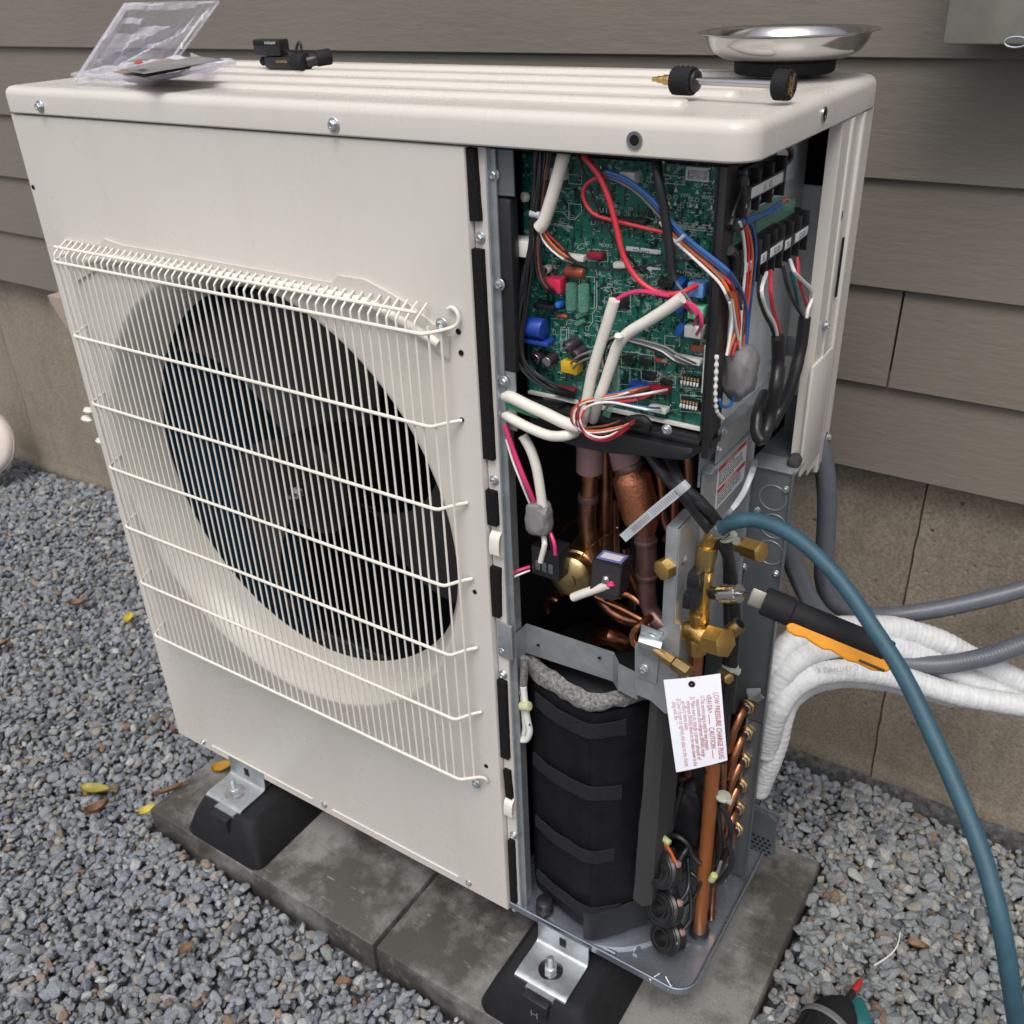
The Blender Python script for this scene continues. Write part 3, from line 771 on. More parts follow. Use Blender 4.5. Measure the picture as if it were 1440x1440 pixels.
# pressed dimples, notches and holes on the front panel
for (px, py) in ((645, 466), (648, 496), (653, 1042)):
    p = (0.6672, 0.003, 0.8314) if py == 466 else ((0.668, 0.003, 0.8089) if py == 497 else ((0.6689, 0.003, 0.8098) if py == 496 else (0.6658, 0.003, 0.2573)))
    MB().lathe([(.0030, 0), (.0030, .0006)], frame((p[0], .0026, p[2]), (0, -1, 0)), 14).build('hole', 'dark', front)
for p in ((0.6665, 0.003, 0.233), (0.0095, 0.003, 0.9171), (0.6643, 0.003, 0.7368), (0.6661, 0.003, 0.5244)):
    MB().lathe([(.0028, 0), (.0028, .0006)], frame((p[0], .0026, p[2]), (0, -1, 0)), 14).build('hole', 'dark', front)
for p in ((0.0696, 0, 0.0068), (0.3467, 0, 0.0105), (0.6214, 0, 0.0083)): screw((p[0], .0025, p[2] + .003), (0, -1, 0), front, .8)
for a, c in (((0.0923, 0.003, 0.0059), (0.3221, 0.003, 0.0143)), ((0.3638, 0.003, 0.0142), (0.6035, 0.003, 0.013))):
    MB().tube([(a[0], .0026, .012), (c[0], .0026, .012)], .0016, 8).build('pressed_bead', 'beige', front)
# sides, back and inside of the fan compartment
MB().box((.003, .021, 0), (.0045, .349, H - .003)).build('side_panel', 'beige', hp)
MB().box((.012, .325, .03), (.70, .347, .98)).build('heat_exchanger', 'fins_shade', hp)
MB().box((.012, .03, .03), (.030, .323, .98)).build('heat_exchanger_return', 'fins', hp)
MB().box((.006, .022, .985), (.70, .346, .998)).build('fan_compartment_top', 'dark', hp)
MB().box((.664, .03, .01), (.672, .346, .997)).build('partition', 'dark', hp)

# fan: hub, three swept blades, shaft with nut
FY = .105
hub = Vector((FX - .001, FY, FZ - .004))
fan = MB().lathe([(.0001, -.044), (.03, -.044), (.062, -.040), (.072, -.03), (.075, .04), (.0001, .045)], frame(hub, (0, 1, 0), (1, 0, 0)), 40, cap=False).build('fan', mat('fan_plastic', (.006, .0065, .007), .5, var=.1, spec=.2), hp)
MB().cyl(hub + Vector((0, -.043, 0)), hub + Vector((0, -.066, 0)), .0035, 12, .0006).build('shaft', 'steel', fan)
MB().hexa(hub + Vector((0, -.047, 0)), hub + Vector((0, -.055, 0)), .0085).build('nut', 'zinc_bright', fan)
BM_ = mat('blade_plastic', (.036, .036, .039), .5, var=.06, spec=.3)
for k in range(3):
    b = MB(); nr, na = 12, 14; a0 = RA(-34 + 120 * k)
    for i in range(nr + 1):
        t = i / nr; r = .07 + .190 * t
        for j in range(na + 1):
            s_ = j / na
            a = a0 + RA(58 + 6 * t) * (s_ - .5) + RA(24) * t * t
            yy = FY - .030 + .085 * (1 - s_) + .01 * math.sin(math.pi * s_) - .012 * t
            b.v.append((hub.x + r * math.cos(a), yy, hub.z + r * math.sin(a)))
    for i in range(nr):
        for j in range(na):
            a = i * (na + 1) + j; b.f.append((a, a + 1, a + na + 2, a + na + 1))
    kk = len(b.v); ff = list(b.f)
    b.v += [(x, y + .004, z) for x, y, z in b.v[:kk]]; b.f += [tuple(q + kk for q in f[::-1]) for f in ff]
    b.build('blade', BM_, fan, ang=60)
b = MB()
b.cyl((FX, .19, FZ - .004), (FX, .27, FZ - .004), .06, 24, .006)
b.build('fan_motor', 'dark', hp)
for dz in (-.06, .06):
    MB().box((FX - .02, .285, .03) if dz < 0 else (FX + .01, .285, .03), (FX - .008, .30, .97) if dz < 0 else (FX + .022, .30, .97)).build('motor_support', 'dark', hp)

# fan guard: every wire its own piece
GY = -.026
guard = MB().tube([(.050, -.0145, .8500), (.3, -.0145, .8500), (.632, -.0145, .8500)], .0021, 8, step=.02).build('fan_guard', 'ivory', hp)
for i, z in enumerate((.835, .737, .6405, .543, .446, .348, .2485)):
    pts = [(.047, .0015, z + .004), (.050, -.012, z + .001), (.0575, GY + .002, z), (.064, GY, z), (.30, GY, z), (.638, GY, z - .001), (.646, GY + .0015, z - .001), (.655, -.010, z - .0008), (.6655, .001, z)]
    if i == 0: pts = pts[:-2] + [(.664, -.006, z + .002), (.6705, -.003, z + .006), (.672, -.002, z + .013), (.669, -.0015, z + .019), (.664, -.001, z + .021), (.659, -.001, z + .019)]
    if i == 6: pts = pts[:-2] + [(.662, -.008, z - .003), (.668, -.004, z - .006), (.669, -.002, z - .012), (.668, .001, z - .015)]
    wire(pts, .0020, 'ivory', guard, 'cross_wire', 8, .008)
nv_ = 50
for i in range(nv_):
    x = .0575 + (.634 - .0575) * i / (nv_ - 1)
    wire([(x, -.0015, .8560), (x, -.0075, .8525), (x, -.0165, .8475), (x, GY + .0052, .8445), (x, GY + .0035, .8425), (x, GY + .0034, .8385), (x, GY + .0034, .55), (x, GY + .0034, .2395)], .0013, 'ivory', guard, 'guard_wire', 6, .012)
for x, dy in ((.0505, .009), (.6475, .0065), (.6565, .0145)):
    wire([(x, GY + dy, .8405), (x, GY + dy, .55), (x, GY + dy, .240)], .0013, 'ivory', guard, 'guard_wire', 6, .05)
p = (0.6527, 0, 0.838); screw((p[0], -.0035, p[2]), (0, -1, 0), hp, 1.15)
p = (0.6526, 0, 0.2246); screw((p[0], -.003, p[2]), (0, -1, 0), hp, 1.0)
# pressed cover strip at the head of the guard
b = MB(); F_ = Matrix(((1, 0, 0, 0), (0, 0, -1, 0), (0, 1, 0, 0), (0, 0, 0, 1)))
b.prism([(.165, .862), (.135, .866), (.125, .858), (.05, .856), (.05, .80), (.10, .822), (.16, .839), (.55, .842), (.61, .820), (.655, .802), (.657, .826), (.61, .851), (.585, .860), (.555, .869), (.52, .869), (.51, .860)], -.0026, .0006, F_)
b.build('guard_backing_plate', 'beige', front)
MB().tube([(.085, -.001, .832), (.13, -.002, .842), (.30, -.003, .847), (.55, -.003, .847), (.60, -.002, .833), (.645, -.001, .816)], .0046, 10).build('guard_channel', 'ivory', front)

# left side lugs
for (px, py, s_) in ((118, 577, .8), (118, 590, 1.0), (139, 617, .9)):
    p = {577: (-0.0574, 0.03, 0.5856), 590: (-0.0674, 0.03, 0.5695), 617: (-0.0458, 0.03, 0.5379)}[py]
    MB().lathe([(.0001, -.004), (.006, -.0035), (.009, 0), (.006, .0035), (.0001, .004)], Matrix.Translation((p[0] + .007, .03, p[2])) @ Matrix.Diagonal((1.35 * s_, .7, 1.1, 1)), 18, cap=False).build('hook_lug', 'ivory', hp)

# right flange of the front panel with foam strips
MB().box((.688, .011, .004), (.7035, .0135, H - .003)).build('front_flange', 'beige', hp)
b = MB().box((.7045, .008, .0), (.7065, .034, H - .003)).box((.7035, .0135, 0), (.7115, .0155, H - .003))
b.build('partition_edge', 'zinc', hp)
def foam(a, c, w):
    b = MB(); n_ = 14
    for i in range(n_ + 1):
        t = i / n_; q = Vector(a).lerp(Vector(c), t)
        wv = w / 2 * (1 + .05 * noise.noise((q.z * 60, 1, 1)))
        for sx, yy in ((-1, .0138), (-.94, .0052), (.94, .0052), (1, .0138)):
            b.v.append((q.x + sx * wv + .0004 * noise.noise((q.z * 90, sx, 2)), yy, q.z))
    for i in range(n_):
        for j in range(3):
            k = i * 4 + j; b.f.append((k, k + 1, k + 5, k + 4))
    b.f.append((0, 1, 2, 3)); e = 4 * n_; b.f.append((e + 3, e + 2, e + 1, e))
    b.build('foam_strip', 'foam', hp, smooth=False)
foam((0.6884, 0.008, 1.002), (0.6903, 0.008, 0.939), .0140)
foam((0.691, 0.008, 0.9132), (0.692, 0.008, 0.6966), .0138)
foam((0.6926, 0.008, 0.6591), (0.693, 0.008, 0.6175), .0130)
foam((0.6928, 0.008, 0.5629), (0.6903, 0.008, 0.4965), .0126)
foam((0.6935, 0.008, 0.4038), (0.6927, 0.008, 0.2811), .0120)
foam((0.6939, 0.008, 0.2601), (0.6961, 0.008, 0.2143), .0092)
foam((0.6948, 0.008, 0.1345), (0.6942, 0.008, 0.0136), .0092)
for p in ((0.6933, 0.009, 0.923), (0.6953, 0.009, 0.6712), (0.696, 0.009, 0.4495), (0.6942, 0.009, 0.4119), (0.6979, 0.009, 0.1447), (0.6941, 0.009, -0.0024)): screw((p[0], .0105, p[2]), (0, -1, 0), hp, .9)
for p in ((0.6971, 0.004, 0.5922), (0.6967, 0.004, 0.1943)):
    b = MB()
    b.strip([(p[0] - .001, .010, p[2] + .017), (p[0] - .001, .005, p[2] + .013), (p[0] - .001, .003, p[2] + .005), (p[0] - .001, .003, p[2] - .009), (p[0] - .001, .010, p[2] - .014)], .0125, .0012, (1, 0, 0))
    o = b.build('panel_clip', 'ivory', hp)
    MB().cyl((p[0], .0026, p[2] - .003), (p[0], .002, p[2] - .003), .0022, 12).build('slot', 'dark', o)
# black cover strip inside the flange and its plates
a = (0.7011, 0.022, 0.9655); c = (0.7118, 0.022, 0.7932)
MB().box((.707, .0155, c[2]), (.7245, .030, a[2] - .006), .004).build('cover_strip', 'black', hp)
MB().box((.707, .017, a[2] - .004), (.728, .019, H - .004)).build('top_tab', 'grey_panel', hp)
MB().box((.7115, .016, (0.7069, 0.02, 0.7314)[2]), (.7225, .018, (0.7097, 0.02, 0.7935)[2])).build('side_tab', 'zinc', hp)
for p, s_ in (((0.7082, 0.016, 0.9788), .9), ((0.712, 0.012, 0.8814), .9), ((0.7107, 0.014, 0.7839), .85)): screw(p, (0, -1, 0), hp, s_)

# right rear panel (the corner post)
b = MB()
zt = H - .001
def post_col(y0, y1, x, zb, th=.0016): b.box((x - th, y0, zb), (x, y1, zt), .0)
post_col(.236, .262, .9485, .645); post_col(.270, .300, .9470, .622); post_col(.308, .337, .9485, .618)
b.box((.9445, .261, .632), (.9500, .2715, zt), .0012); b.box((.9445, .2995, .612), (.9500, .3095, zt), .0012)
b.box((.915, .3355, .62), (.9470, .3385, zt))
b.box((.936, .2355, .655), (.9475, .2375, zt))
post = b.build('corner_panel', 'beige', hp, ang=30)
b = MB().box((.9478, .228, .64), (.9512, .296, .768), .001)
b.build('panel_step', 'beige', hp)
p = (0.95, 0.2883, 0.855); MB().box((.9478, p[1] - .003, p[2] - .030), (.9489, p[1] + .003, p[2] + .032), .0004).build('slot', 'dark', post)
p = (0.95, 0.2645, 0.914); MB().box((.9502, p[1] - .001, p[2] - .004), (.9505, p[1] + .001, p[2] + .004)).build('slot', 'dark', post)
for p in ((0.95, 0.2537, 0.8045), (.95, .326, (0.95, 0.3519, 0.6473)[2])): screw((.9500, p[1], p[2]), (1, 0, 0), post, .85)

# base pan: floor, rim, embossings, perforated foot
b = MB(); rr = .03
def pr_(ins, z):
    k = len(b.v); b.v += [(x, y, z) for x, y in rrect(.006 + ins, .9555 - ins, .0062 + ins, .349 - ins, (.01, rr - ins, .01, .01))]; return k
ks = [pr_(.002, -.003), pr_(0, -.001), pr_(0, .0095), pr_(.001, .0105), pr_(.0025, .0097), pr_(.0038, .006), pr_(.006, .004)]
for a, c in zip(ks[:-1], ks[1:]): bridge(a, c)
b.f.append(tuple(range(ks[-1], ks[-1] + 36))); b.f.append(tuple(range(ks[0], ks[0] + 36))[::-1])
for (x, y, r) in ((.79, .115, .112),):
    b.lathe([(r, .0042), (r - .004, .009), (r - .012, .0105), (.0001, .0105)], Matrix.Translation((x, y, 0)), 48, cap=False)
pan = b.build('base_pan', mat('pan_steel', (.30, .34, .39), .27, .75, var=.1, vs=25), hp, ang=35)
def emboss(a, c, w=.007):
    a, c = Vector((a[0], a[1], .0045)), Vector((c[0], c[1], .0045))
    MB().tube([a, c], w / 2, 10, flat=1.0).build('pressed_bead', pan.data.materials[0], pan)
emboss((0.8696, 0.0276, 0.006), (0.8673, 0.0575, 0.004)); emboss((0.9096, 0.0817, 0.006), (0.9227, 0.0773, 0.006))
emboss((0.8096, 0.0154, 0.006), (0.8476, 0.0158, 0.004)); emboss((0.8205, 0.027, 0.006), (0.846, 0.0229, 0.006))
screw((0.8268, 0.0473, 0.0105), (0, 0, 1), pan, .8)
# mounting brackets with bolt, washer and nut
def mount(xa, xb, yf, zt_):
    b = MB()
    b.strip([((xa + xb) / 2, yf, zt_ - .010), ((xa + xb) / 2, yf + .001, zt_ - .002), ((xa + xb) / 2, yf + .008, zt_), ((xa + xb) / 2, -.006, zt_), ((xa + xb) / 2, .0005, zt_ + .004), ((xa + xb) / 2, .002, zt_ + .035)], xb - xa, .0022, (1, 0, 0))
    o = b.build('mounting_bracket', 'zinc_bright', hp)
    for v in ((xa + .003, xa + .012), (xb - .012, xb - .003)): pass
    c = Vector(((xa + xb) / 2, yf * .52, zt_ + .001))
    MB().lathe([(.006, 0), (.0165, .0004), (.0170, .0012), (.0165, .002), (.006, .002)], Matrix.Translation(c), 32).build('washer', 'steel', o)
    MB().hexa(c + Vector((0, 0, .002)), c + Vector((0, 0, .010)), .0088).build('nut', 'zinc_bright', o)
    prof = []
    for i in range(18): prof.append((.0042 if i % 2 else .0048, .010 + .0009 * i))
    MB().lathe([(.0042, .002)] + prof + [(.0030, .027)], Matrix.Translation(c), 16).build('bolt', 'zinc_bright', o)
    MB().box(((xa + xb) / 2 - .005, -.0005, zt_ + .012), ((xa + xb) / 2 + .005, .0012, zt_ + .027), .0008).build('slot', 'dark', o)
mount(.132, .212, -.056, -.026)
mount(.737, .815, -.060, -.026)
# rubber feet stand on the pavers
def foot(x0, x1, label):
    t = thing('rubber_foot', label, 'rubber foot', ((x0 + x1) / 2, .16, -.1), 'rubber feet under the machine')
    b = MB(); k = 0
    secs = [(-.100, .0, .0), (-.094, -.001, -.001), (-.060, .012, .010), (-.036, .024, .020), (-.030, .030, .026)]
    for z, ix, iy in secs:
        b.v += [(x, y, z) for x, y in rrect(x0 + ix, x1 - ix, -.088 + iy, .40 - iy, (.018,) * 4)]
    for s_ in range(len(secs) - 1):
        for i in range(36): b.f.append((s_ * 36 + i, s_ * 36 + (i + 1) % 36, s_ * 36 + 36 + (i + 1) % 36, s_ * 36 + 36 + i))
    b.f.append(tuple(range(36))[::-1]); b.f.append(tuple(range(36 * (len(secs) - 1), 36 * len(secs))))
    b.build('rubber_block', 'rubber', t)
    xm = (x0 + x1) / 2
    b = MB().box((xm - .019, -.079, -.094), (xm + .019, -.060, -.030), .002)
    b.build('front_notch', 'black', t)
    b = MB().box((xm - .021, -.066, -.0345), (xm + .021, .39, -.0285))
    b.build('strut_channel', 'zinc', t)
    return xm
foot(.100, .268, 'black rubber foot on the paver below the fan side of the machine')
xm = foot(.692, .866, 'black rubber foot under the open corner embossed with a letter H')
F_ = frame((xm - .012, -.0795, -.066), (0, -1, .25), (1, 0, 0))
text('H', 'lettering', frame((xm - .006, -.0800, -.060), (0, -1, 0.0), (1, 0, 0)), .018, 'w_grey', bpy.data.objects['rubber_foot.001'])

# ================================================================ HEAT PUMP: electronics
PY = .050                                                  # plane of the circuit board
MB().box((.708, .334, .03), (.898, .3365, .995)).build('rear_shade_panel', 'dark', hp)
MB().box((.880, .340, .62), (.9435, .342, .998)).build('rear_upper_shade_panel', 'dark', hp)  # both rear sheets are near-black to stand for the dark of the interior
MB().box((.712, .058, .752), (.9120, .078, .998)).build('board_tray', 'black', hp)
b = MB()
b.box((.9085, .036, .745), (.9105, .056, .996)).box((.9135, .028, .742), (.9205, .052, .998), .0015)
b.box((.712, .030, .752), (.911, .056, .7575), .001)
b.box((.7125, .052, .76), (.716, .058, .997))
b.build('tray_frame', 'black', hp)
for lo, hi in (((.9055, .041, .80), (.9082, .0505, .845)), ((.9058, .043, .90), (.9082, .0505, .975)), ((.718, .045, .7605), (.905, .0500, .763))): MB().box(lo, hi).build('board_rail', 'white', hp)
# lower lip of the tray with its drooping corner
b = MB(); n_ = 24; k = 0
for i in range(n_ + 1):
    t = i / n_; x = .735 + t * .187
    zb = .733 - .006 * math.sin(t * 5) + (.020 * max(0, (t - .86) / .14) ** 2)
    yb = .022 + .012 * max(0, (t - .8) / .2) ** 2
    b.v += [(x, yb, zb), (x, yb - .002, zb + .006), (x, yb, .7515), (x, .055, .7515), (x, .055, zb)]
    if i:
        for j in range(5): b.f.append((5 * i - 5 + j, 5 * i + j, 5 * i + (j + 1) % 5, 5 * i - 5 + (j + 1) % 5))
b.f.append((0, 1, 2, 3, 4)); b.f.append(tuple(5 * n_ + j for j in (4, 3, 2, 1, 0)))
b.build('tray_lip', 'black', hp)
screw((0.8828, 0.021, 0.7672), (0, -1, 0), hp, .8)
MB().tube([(0.842, 0.022, 0.7664), (0.8507, 0.016, 0.7728), (0.8614, 0.016, 0.7752), (0.8659, 0.016, 0.7712), (0.8633, 0.022, 0.761)], .003, 8, flat=1.3).build('cable_hook', 'black', hp)
MB().box((0.7375, 0.03, 0.7419), ((0.7627, 0.03, 0.7702)[0], .05, (0.7626, 0.03, 0.7611)[2]), .002).build('cable_clip', 'black', hp)
board = MB().box((.716, .0505, .763), (.9075, .0525, .9925)).build('circuit_board', 'pcb', hp)

def comp(name, x0, y0, x1, y1, h, m_, bev=.0006, d=None):
    """rectangular part on the board, outlined in the photograph's plane of the board"""
    a = AT[(x0, y0)]; c = AT[(x1, y1)]
    return MB().box((a[0], PY - h, a[1]), (c[0], PY + .0004, c[1]), bev).build(name, m_, board)
def rp(px, py):
    # bilinear lookup: measured board corners -> board coordinates
    u0 = (px - (745 - (py - 215) * .0006)) ; return None
def B(px, py, dy=.0):
    """board position seen at a measured point, from the board's own homography"""
    h = BH; w = h[6] * px + h[7] * py + 1
    return (h[0] * px + h[1] * py + h[2]) / w, (h[3] * px + h[4] * py + h[5]) / w
def solve_h(src, dst):
    A, r = [], []
    for (x, y), (u, v) in zip(src, dst):
        A.append([x, y, 1, 0, 0, 0, -u * x, -u * y]); r.append(u); A.append([0, 0, 0, x, y, 1, -v * x, -v * y]); r.append(v)
    return np.linalg.solve(np.array(A, float), np.array(r, float))
q_ = [(0.7245, 0.05, 0.9931), (0.907, 0.05, 0.9902), (0.913, 0.05, 0.772), (0.7174, 0.05, 0.7675)]
BH = solve_h([(745, 215), (1015, 240), (1000, 590), (745, 542)], [(p[0], p[2]) for p in q_])
def part_on_board(name, x0, y0, x1, y1, h, m_, bev=.0006):
    a, c = B(x0, y0), B(x1, y1)
    return MB().box((a[0], PY - h, a[1]), (c[0], PY + .0004, c[1]), bev).build(name, m_, board)
PB = part_on_board
def chip(x0, y0, x1, y1, h=.003):
    o = PB('chip', x0, y0, x1, y1, h, 'w_black', .0003)
    return o
SM = MB(); SILK = MB(); PINS = MB()
def pins(px0, py0, px1, py1, k, L=.0022, two=0.0):
    a, c = B(px0, py0), B(px1, py1)
    for i in range(k):
        t = (i + .5) / k; x = a[0] + (c[0] - a[0]) * t; z = a[1] + (c[1] - a[1]) * t
        PINS.box((x - .0004, PY - .0016, z - L / 2), (x + .0004, PY, z + L / 2))
def line(px0, py0, px1, py1, w=.0005):
    a, c = B(px0, py0), B(px1, py1); a = Vector((a[0], 0, a[1])); c = Vector((c[0], 0, c[1])); t = (c - a)
    if t.length < 1e-5: return
    t.normalize(); nn = Vector((-t.z, 0, t.x)) * w / 2; y = Vector((0, PY - .0002, 0))
    SILK.add([a + nn + y, a - nn + y, c - nn + y, c + nn + y], [(0, 1, 2, 3)])
def rect(x0, y0, x1, y1, w=.0005):
    line(x0, y0, x1, y0 + (x1 - x0) * .08, w); line(x0, y1, x1, y1 + (x1 - x0) * .08, w); line(x0, y0, x0, y1, w); line(x1, y0 + (x1 - x0) * .08, x1, y1 + (x1 - x0) * .08, w)
def capac(px, py, r, h, m_='p_cap', ax=(0, -1, 0)):
    x, z = B(px, py); p = Vector((x, PY, z)); a = Vector(ax).normalized()
    o = MB().cyl(p, p + a * h, r, 20, .0008).build('capacitor', m_, board)
    MB().lathe([(.0001, .0002), (r * .82, .0002), (r * .86, 0)], frame(p + a * (h + .0001), a), 20, cap=False).build('capacitor_top', 'steel', o)
    return o
# larger parts
PB('connector', 762, 231, 800, 252, .012, 'white'); PB('connector', 880, 238, 901, 256, .012, 'white'); PB('relay', 727, 330, 760, 356, .02, 'white')
o = PB('connector', 776, 386, 798, 408, .013, 'p_red'); o = PB('connector', 797, 502, 820, 522, .012, 'p_yellow')
PB('connector', 831, 352, 852, 362, .009, 'p_maroon'); PB('connector', 794, 354, 826, 366, .008, 'white'); PB('connector', 868, 366, 884, 376, .008, 'cream')
PB('connector', 976, 391, 997, 414, .014, 'p_lblue', .001); PB('connector', 975, 424, 996, 446, .012, 'p_green', .001); PB('connector', 970, 452, 993, 472, .012, 'white', .001)
PB('connector', 952, 496, 990, 510, .010, 'white'); PB('connector', 891, 533, 917, 546, .011, 'p_blue'); PB('connector', 918, 538, 945, 550, .011, 'p_maroon'); PB('connector', 917, 566, 942, 578, .010, 'white')
PB('connector', 785, 540, 812, 552, .010, 'p_maroon')
PB('connector', 975, 482, 992, 494, .005, 'p_oxide')
PB('transformer', 732, 466, 782, 482, .016, 'p_blue', .0015)
x, z = B(757, 455); MB().cyl((x - .014, PY - .011, z), (x + .014, PY - .011, z), .010, 24, .001).build('coil_core', 'p_blue', board)
def disc(px, py, r):
    x, z = B(px, py); MB().lathe([(.0001, -.0035), (r * .7, -.003), (r, 0), (r * .7, .003), (.0001, .0035)], frame((x, PY - r * .85, z), (.9, .0, -.35)), 20, cap=False).build('varistor', 'p_ceramic', board)
disc(962, 396, .0078); disc(962, 430, .0072); disc(962, 461, .0078)
x, z = B(812, 381); x2, z2 = B(826, 383); MB().cyl((x - .010, PY - .005, z), (x + .010, PY - .005, z), .0048, 20, .002).build('film_capacitor', 'p_oxide', board)
x, z = B(793, 443); MB().cyl((x - .006, PY - .003, z), (x + .006, PY - .003, z), .0022, 14, .001).build('resistor', 'p_oxide', board)
for (px, py) in ((820, 441), (818, 452)):
    x, z = B(px, py); MB().cyl((x - .005, PY - .003, z - .003), (x + .005, PY - .003, z + .003), .0024, 14, .001).build('diode', 'clear_green', board)
for (px, py) in ((808, 413), (825, 415)):
    x, z = B(px, py); MB().cyl((x, PY - .006, z + .012), (x, PY - .006, z - .014), .0055, 18, .002).build('fuse_tube', 'clear_green', board)
capac(728, 377, .0095, .022); capac(764, 498, .0056, .016); capac(780, 502, .0056, .016); capac(812, 480, .0062, .014, ax=(-.4, -1, -.3)); capac(822, 492, .006, .013, ax=(-.3, -1, -.2)); capac(772, 377, .004, .008, 'cream')
PB('varistor', 788, 420, 796, 430, .012, 'p_ceramic', .002); PB('transformer', 760, 420, 790, 434, .014, 'dark', .002); PB('heat_sink', 838, 300, 914, 315, .010, 'w_black', .0008)
pins(838, 294, 914, 302, 16, .004)
chip(862, 413, 884, 434); chip(877, 500, 896, 510); chip(901, 505, 918, 515); chip(905, 524, 922, 533); chip(930, 532, 946, 540); chip(948, 395 - 12, 962, 392, .006); chip(930, 390, 952, 402, .008); chip(905, 545 + 4, 918, 560)
pins(876, 496, 896, 498, 8); pins(876, 513, 896, 515, 8); pins(901, 501, 918, 503, 8); pins(903, 521, 923, 524, 9); pins(930, 529, 948, 531, 8)
PB('resistor', 922, 502, 932, 509, .004, 'p_oxide', .001); PB('resistor', 932, 504, 940, 510, .004, 'p_tan', .001)
for (x0, y0, x1, y1) in ((961, 525, 987, 541), (960, 558, 985, 574)):
    o = PB('dip_switch', x0, y0, x1, y1, .006, 'w_black', .0003)
    a, c = B(x0, y0), B(x1, y1)
    for i in range(6):
        x = a[0] + (c[0] - a[0]) * (i + .5) / 6; zz = (a[1] + c[1]) / 2
        MB().box((x - .0009, PY - .0075, zz - .0036), (x + .0009, PY - .0058, zz - .0002), .0002).build('switch_lever', 'white', o)
        MB().box((x - .0007, PY - .0063, zz + .0008), (x + .0007, PY - .0058, zz + .0036)).build('switch_slot', 'gold_print', o)
PB('part_sticker', 881, 346, 929, 358, .0008, 'label', .0001); PB('part_sticker', 965, 234, 997, 256, .0008, 'label', .0001)
x, z = B(890, 355); text('C743M03', 'print', frame((x, PY - .0009, z - .001), (0, -1, 0), (1, 0, 0)), .0062, 'ink', board, fit=.016)
for j, tx in enumerate(('E0955233B', '0477010P')):
    x, z = B(968, 242 + 7 * j); text(tx, 'print', frame((x, PY - .0009, z - .0015), (0, -1, 0), (1, 0, 0)), .005, 'ink', board, fit=.017)
x, z = B(921, 373); text('UP', 'print', frame((x, PY - .0003, z), (0, -1, 0), (1, 0, 0)), .006, 'white_print', board)
x, z = B(950, 383); text('CAUTION', 'print', frame((x, PY - .0003, z - .002), (0, -1, 0), (1, 0, 0)), .0058, 'white_print', board, fit=.022)
x, z = B(843, 346); text('NO.K2', 'print', frame((x, PY - .0003, z), (0, -1, 0), (1, 0, 0)), .0045, 'white_print', board)
ar = [B(*p) for p in ((909, 377), (917, 372), (916.5, 375.5), (929, 376.6), (929, 380), (916.5, 379), (916.5, 383))]
SILK.add([(x, PY - .0003, z) for x, z in ar], [tuple(range(7))])
# printed symbols: diodes with rings, resistors, outlines, hatching
for (px, py) in ((951, 262), (981, 265), (941, 281), (950, 281), (971, 284), (980, 285), (1001, 287), (921, 277)):
    x, z = B(px, py)
    SILK.add([(x, PY - .0002, z - .0005), (x + .0017, PY - .0002, z - .0045), (x - .0017, PY - .0002, z - .0045)], [(0, 1, 2)])
    ck = MB(); 
    for i in range(12):
        a, c = 2 * math.pi * i / 12, 2 * math.pi * (i + 1) / 12
        SILK.add([(x + r * math.cos(q), PY - .0002, z + .0022 + r * math.sin(q)) for q, r in ((a, .0018), (a, .0014), (c, .0014), (c, .0018))], [(0, 1, 2, 3)])
for (px, py) in ((957, 272), (987, 275)):
    for i in range(8): line(px + i * 1.7, py + (i % 2) * 5, px + (i + 1) * 1.7, py + ((i + 1) % 2) * 5, .0004)
for i in range(30): line(947 + i * 2, 314 + i * .16, 949 + i * 2, 319 + i * .16, .0005)
line(946, 312, 1006, 318); line(946, 320, 1006, 326)
for i in range(14): line(990 + i * 1.3, 357 + i * .2, 991 + i * 1.3, 362 + i * .2, .0004)
for L in ((760, 317, 778, 314), (778, 314, 806, 319), (778, 297, 791, 298), (791, 298, 800, 308), (800, 308, 808, 309), (808, 309, 818, 299), (818, 299, 818, 287), (800, 286, 818, 288), (800, 286, 800, 308), (834, 375, 840, 384), (840, 384, 839, 434), (839, 434, 833, 441), (833, 441, 834, 452), (834, 452, 829, 459), (797, 450, 797, 490), (790, 463, 812, 466)): line(*L)
for i in range(14): line(838, 386 + i * 3.5, 840.5, 384 + i * 3.5, .0004)
for i in range(14): line(779 + i * 2, 315 + i * .3, 780.5 + i * 2, 318 + i * .3, .0004)
for R_q in ((880, 240, 903, 255), (860, 410, 887, 437), (874, 494, 899, 517), (899, 498, 921, 520), (958, 521, 990, 545), (957, 555, 988, 578), (827, 350, 855, 366), (800, 245, 818, 258), (935, 472, 956, 485), (915, 245, 962, 256), (789, 460, 800, 495), (815, 388, 836, 432), (902, 520, 925, 535), (928, 528, 950, 543), (870, 515, 886, 540)): rect(*R_q)
rng = random.Random(3)
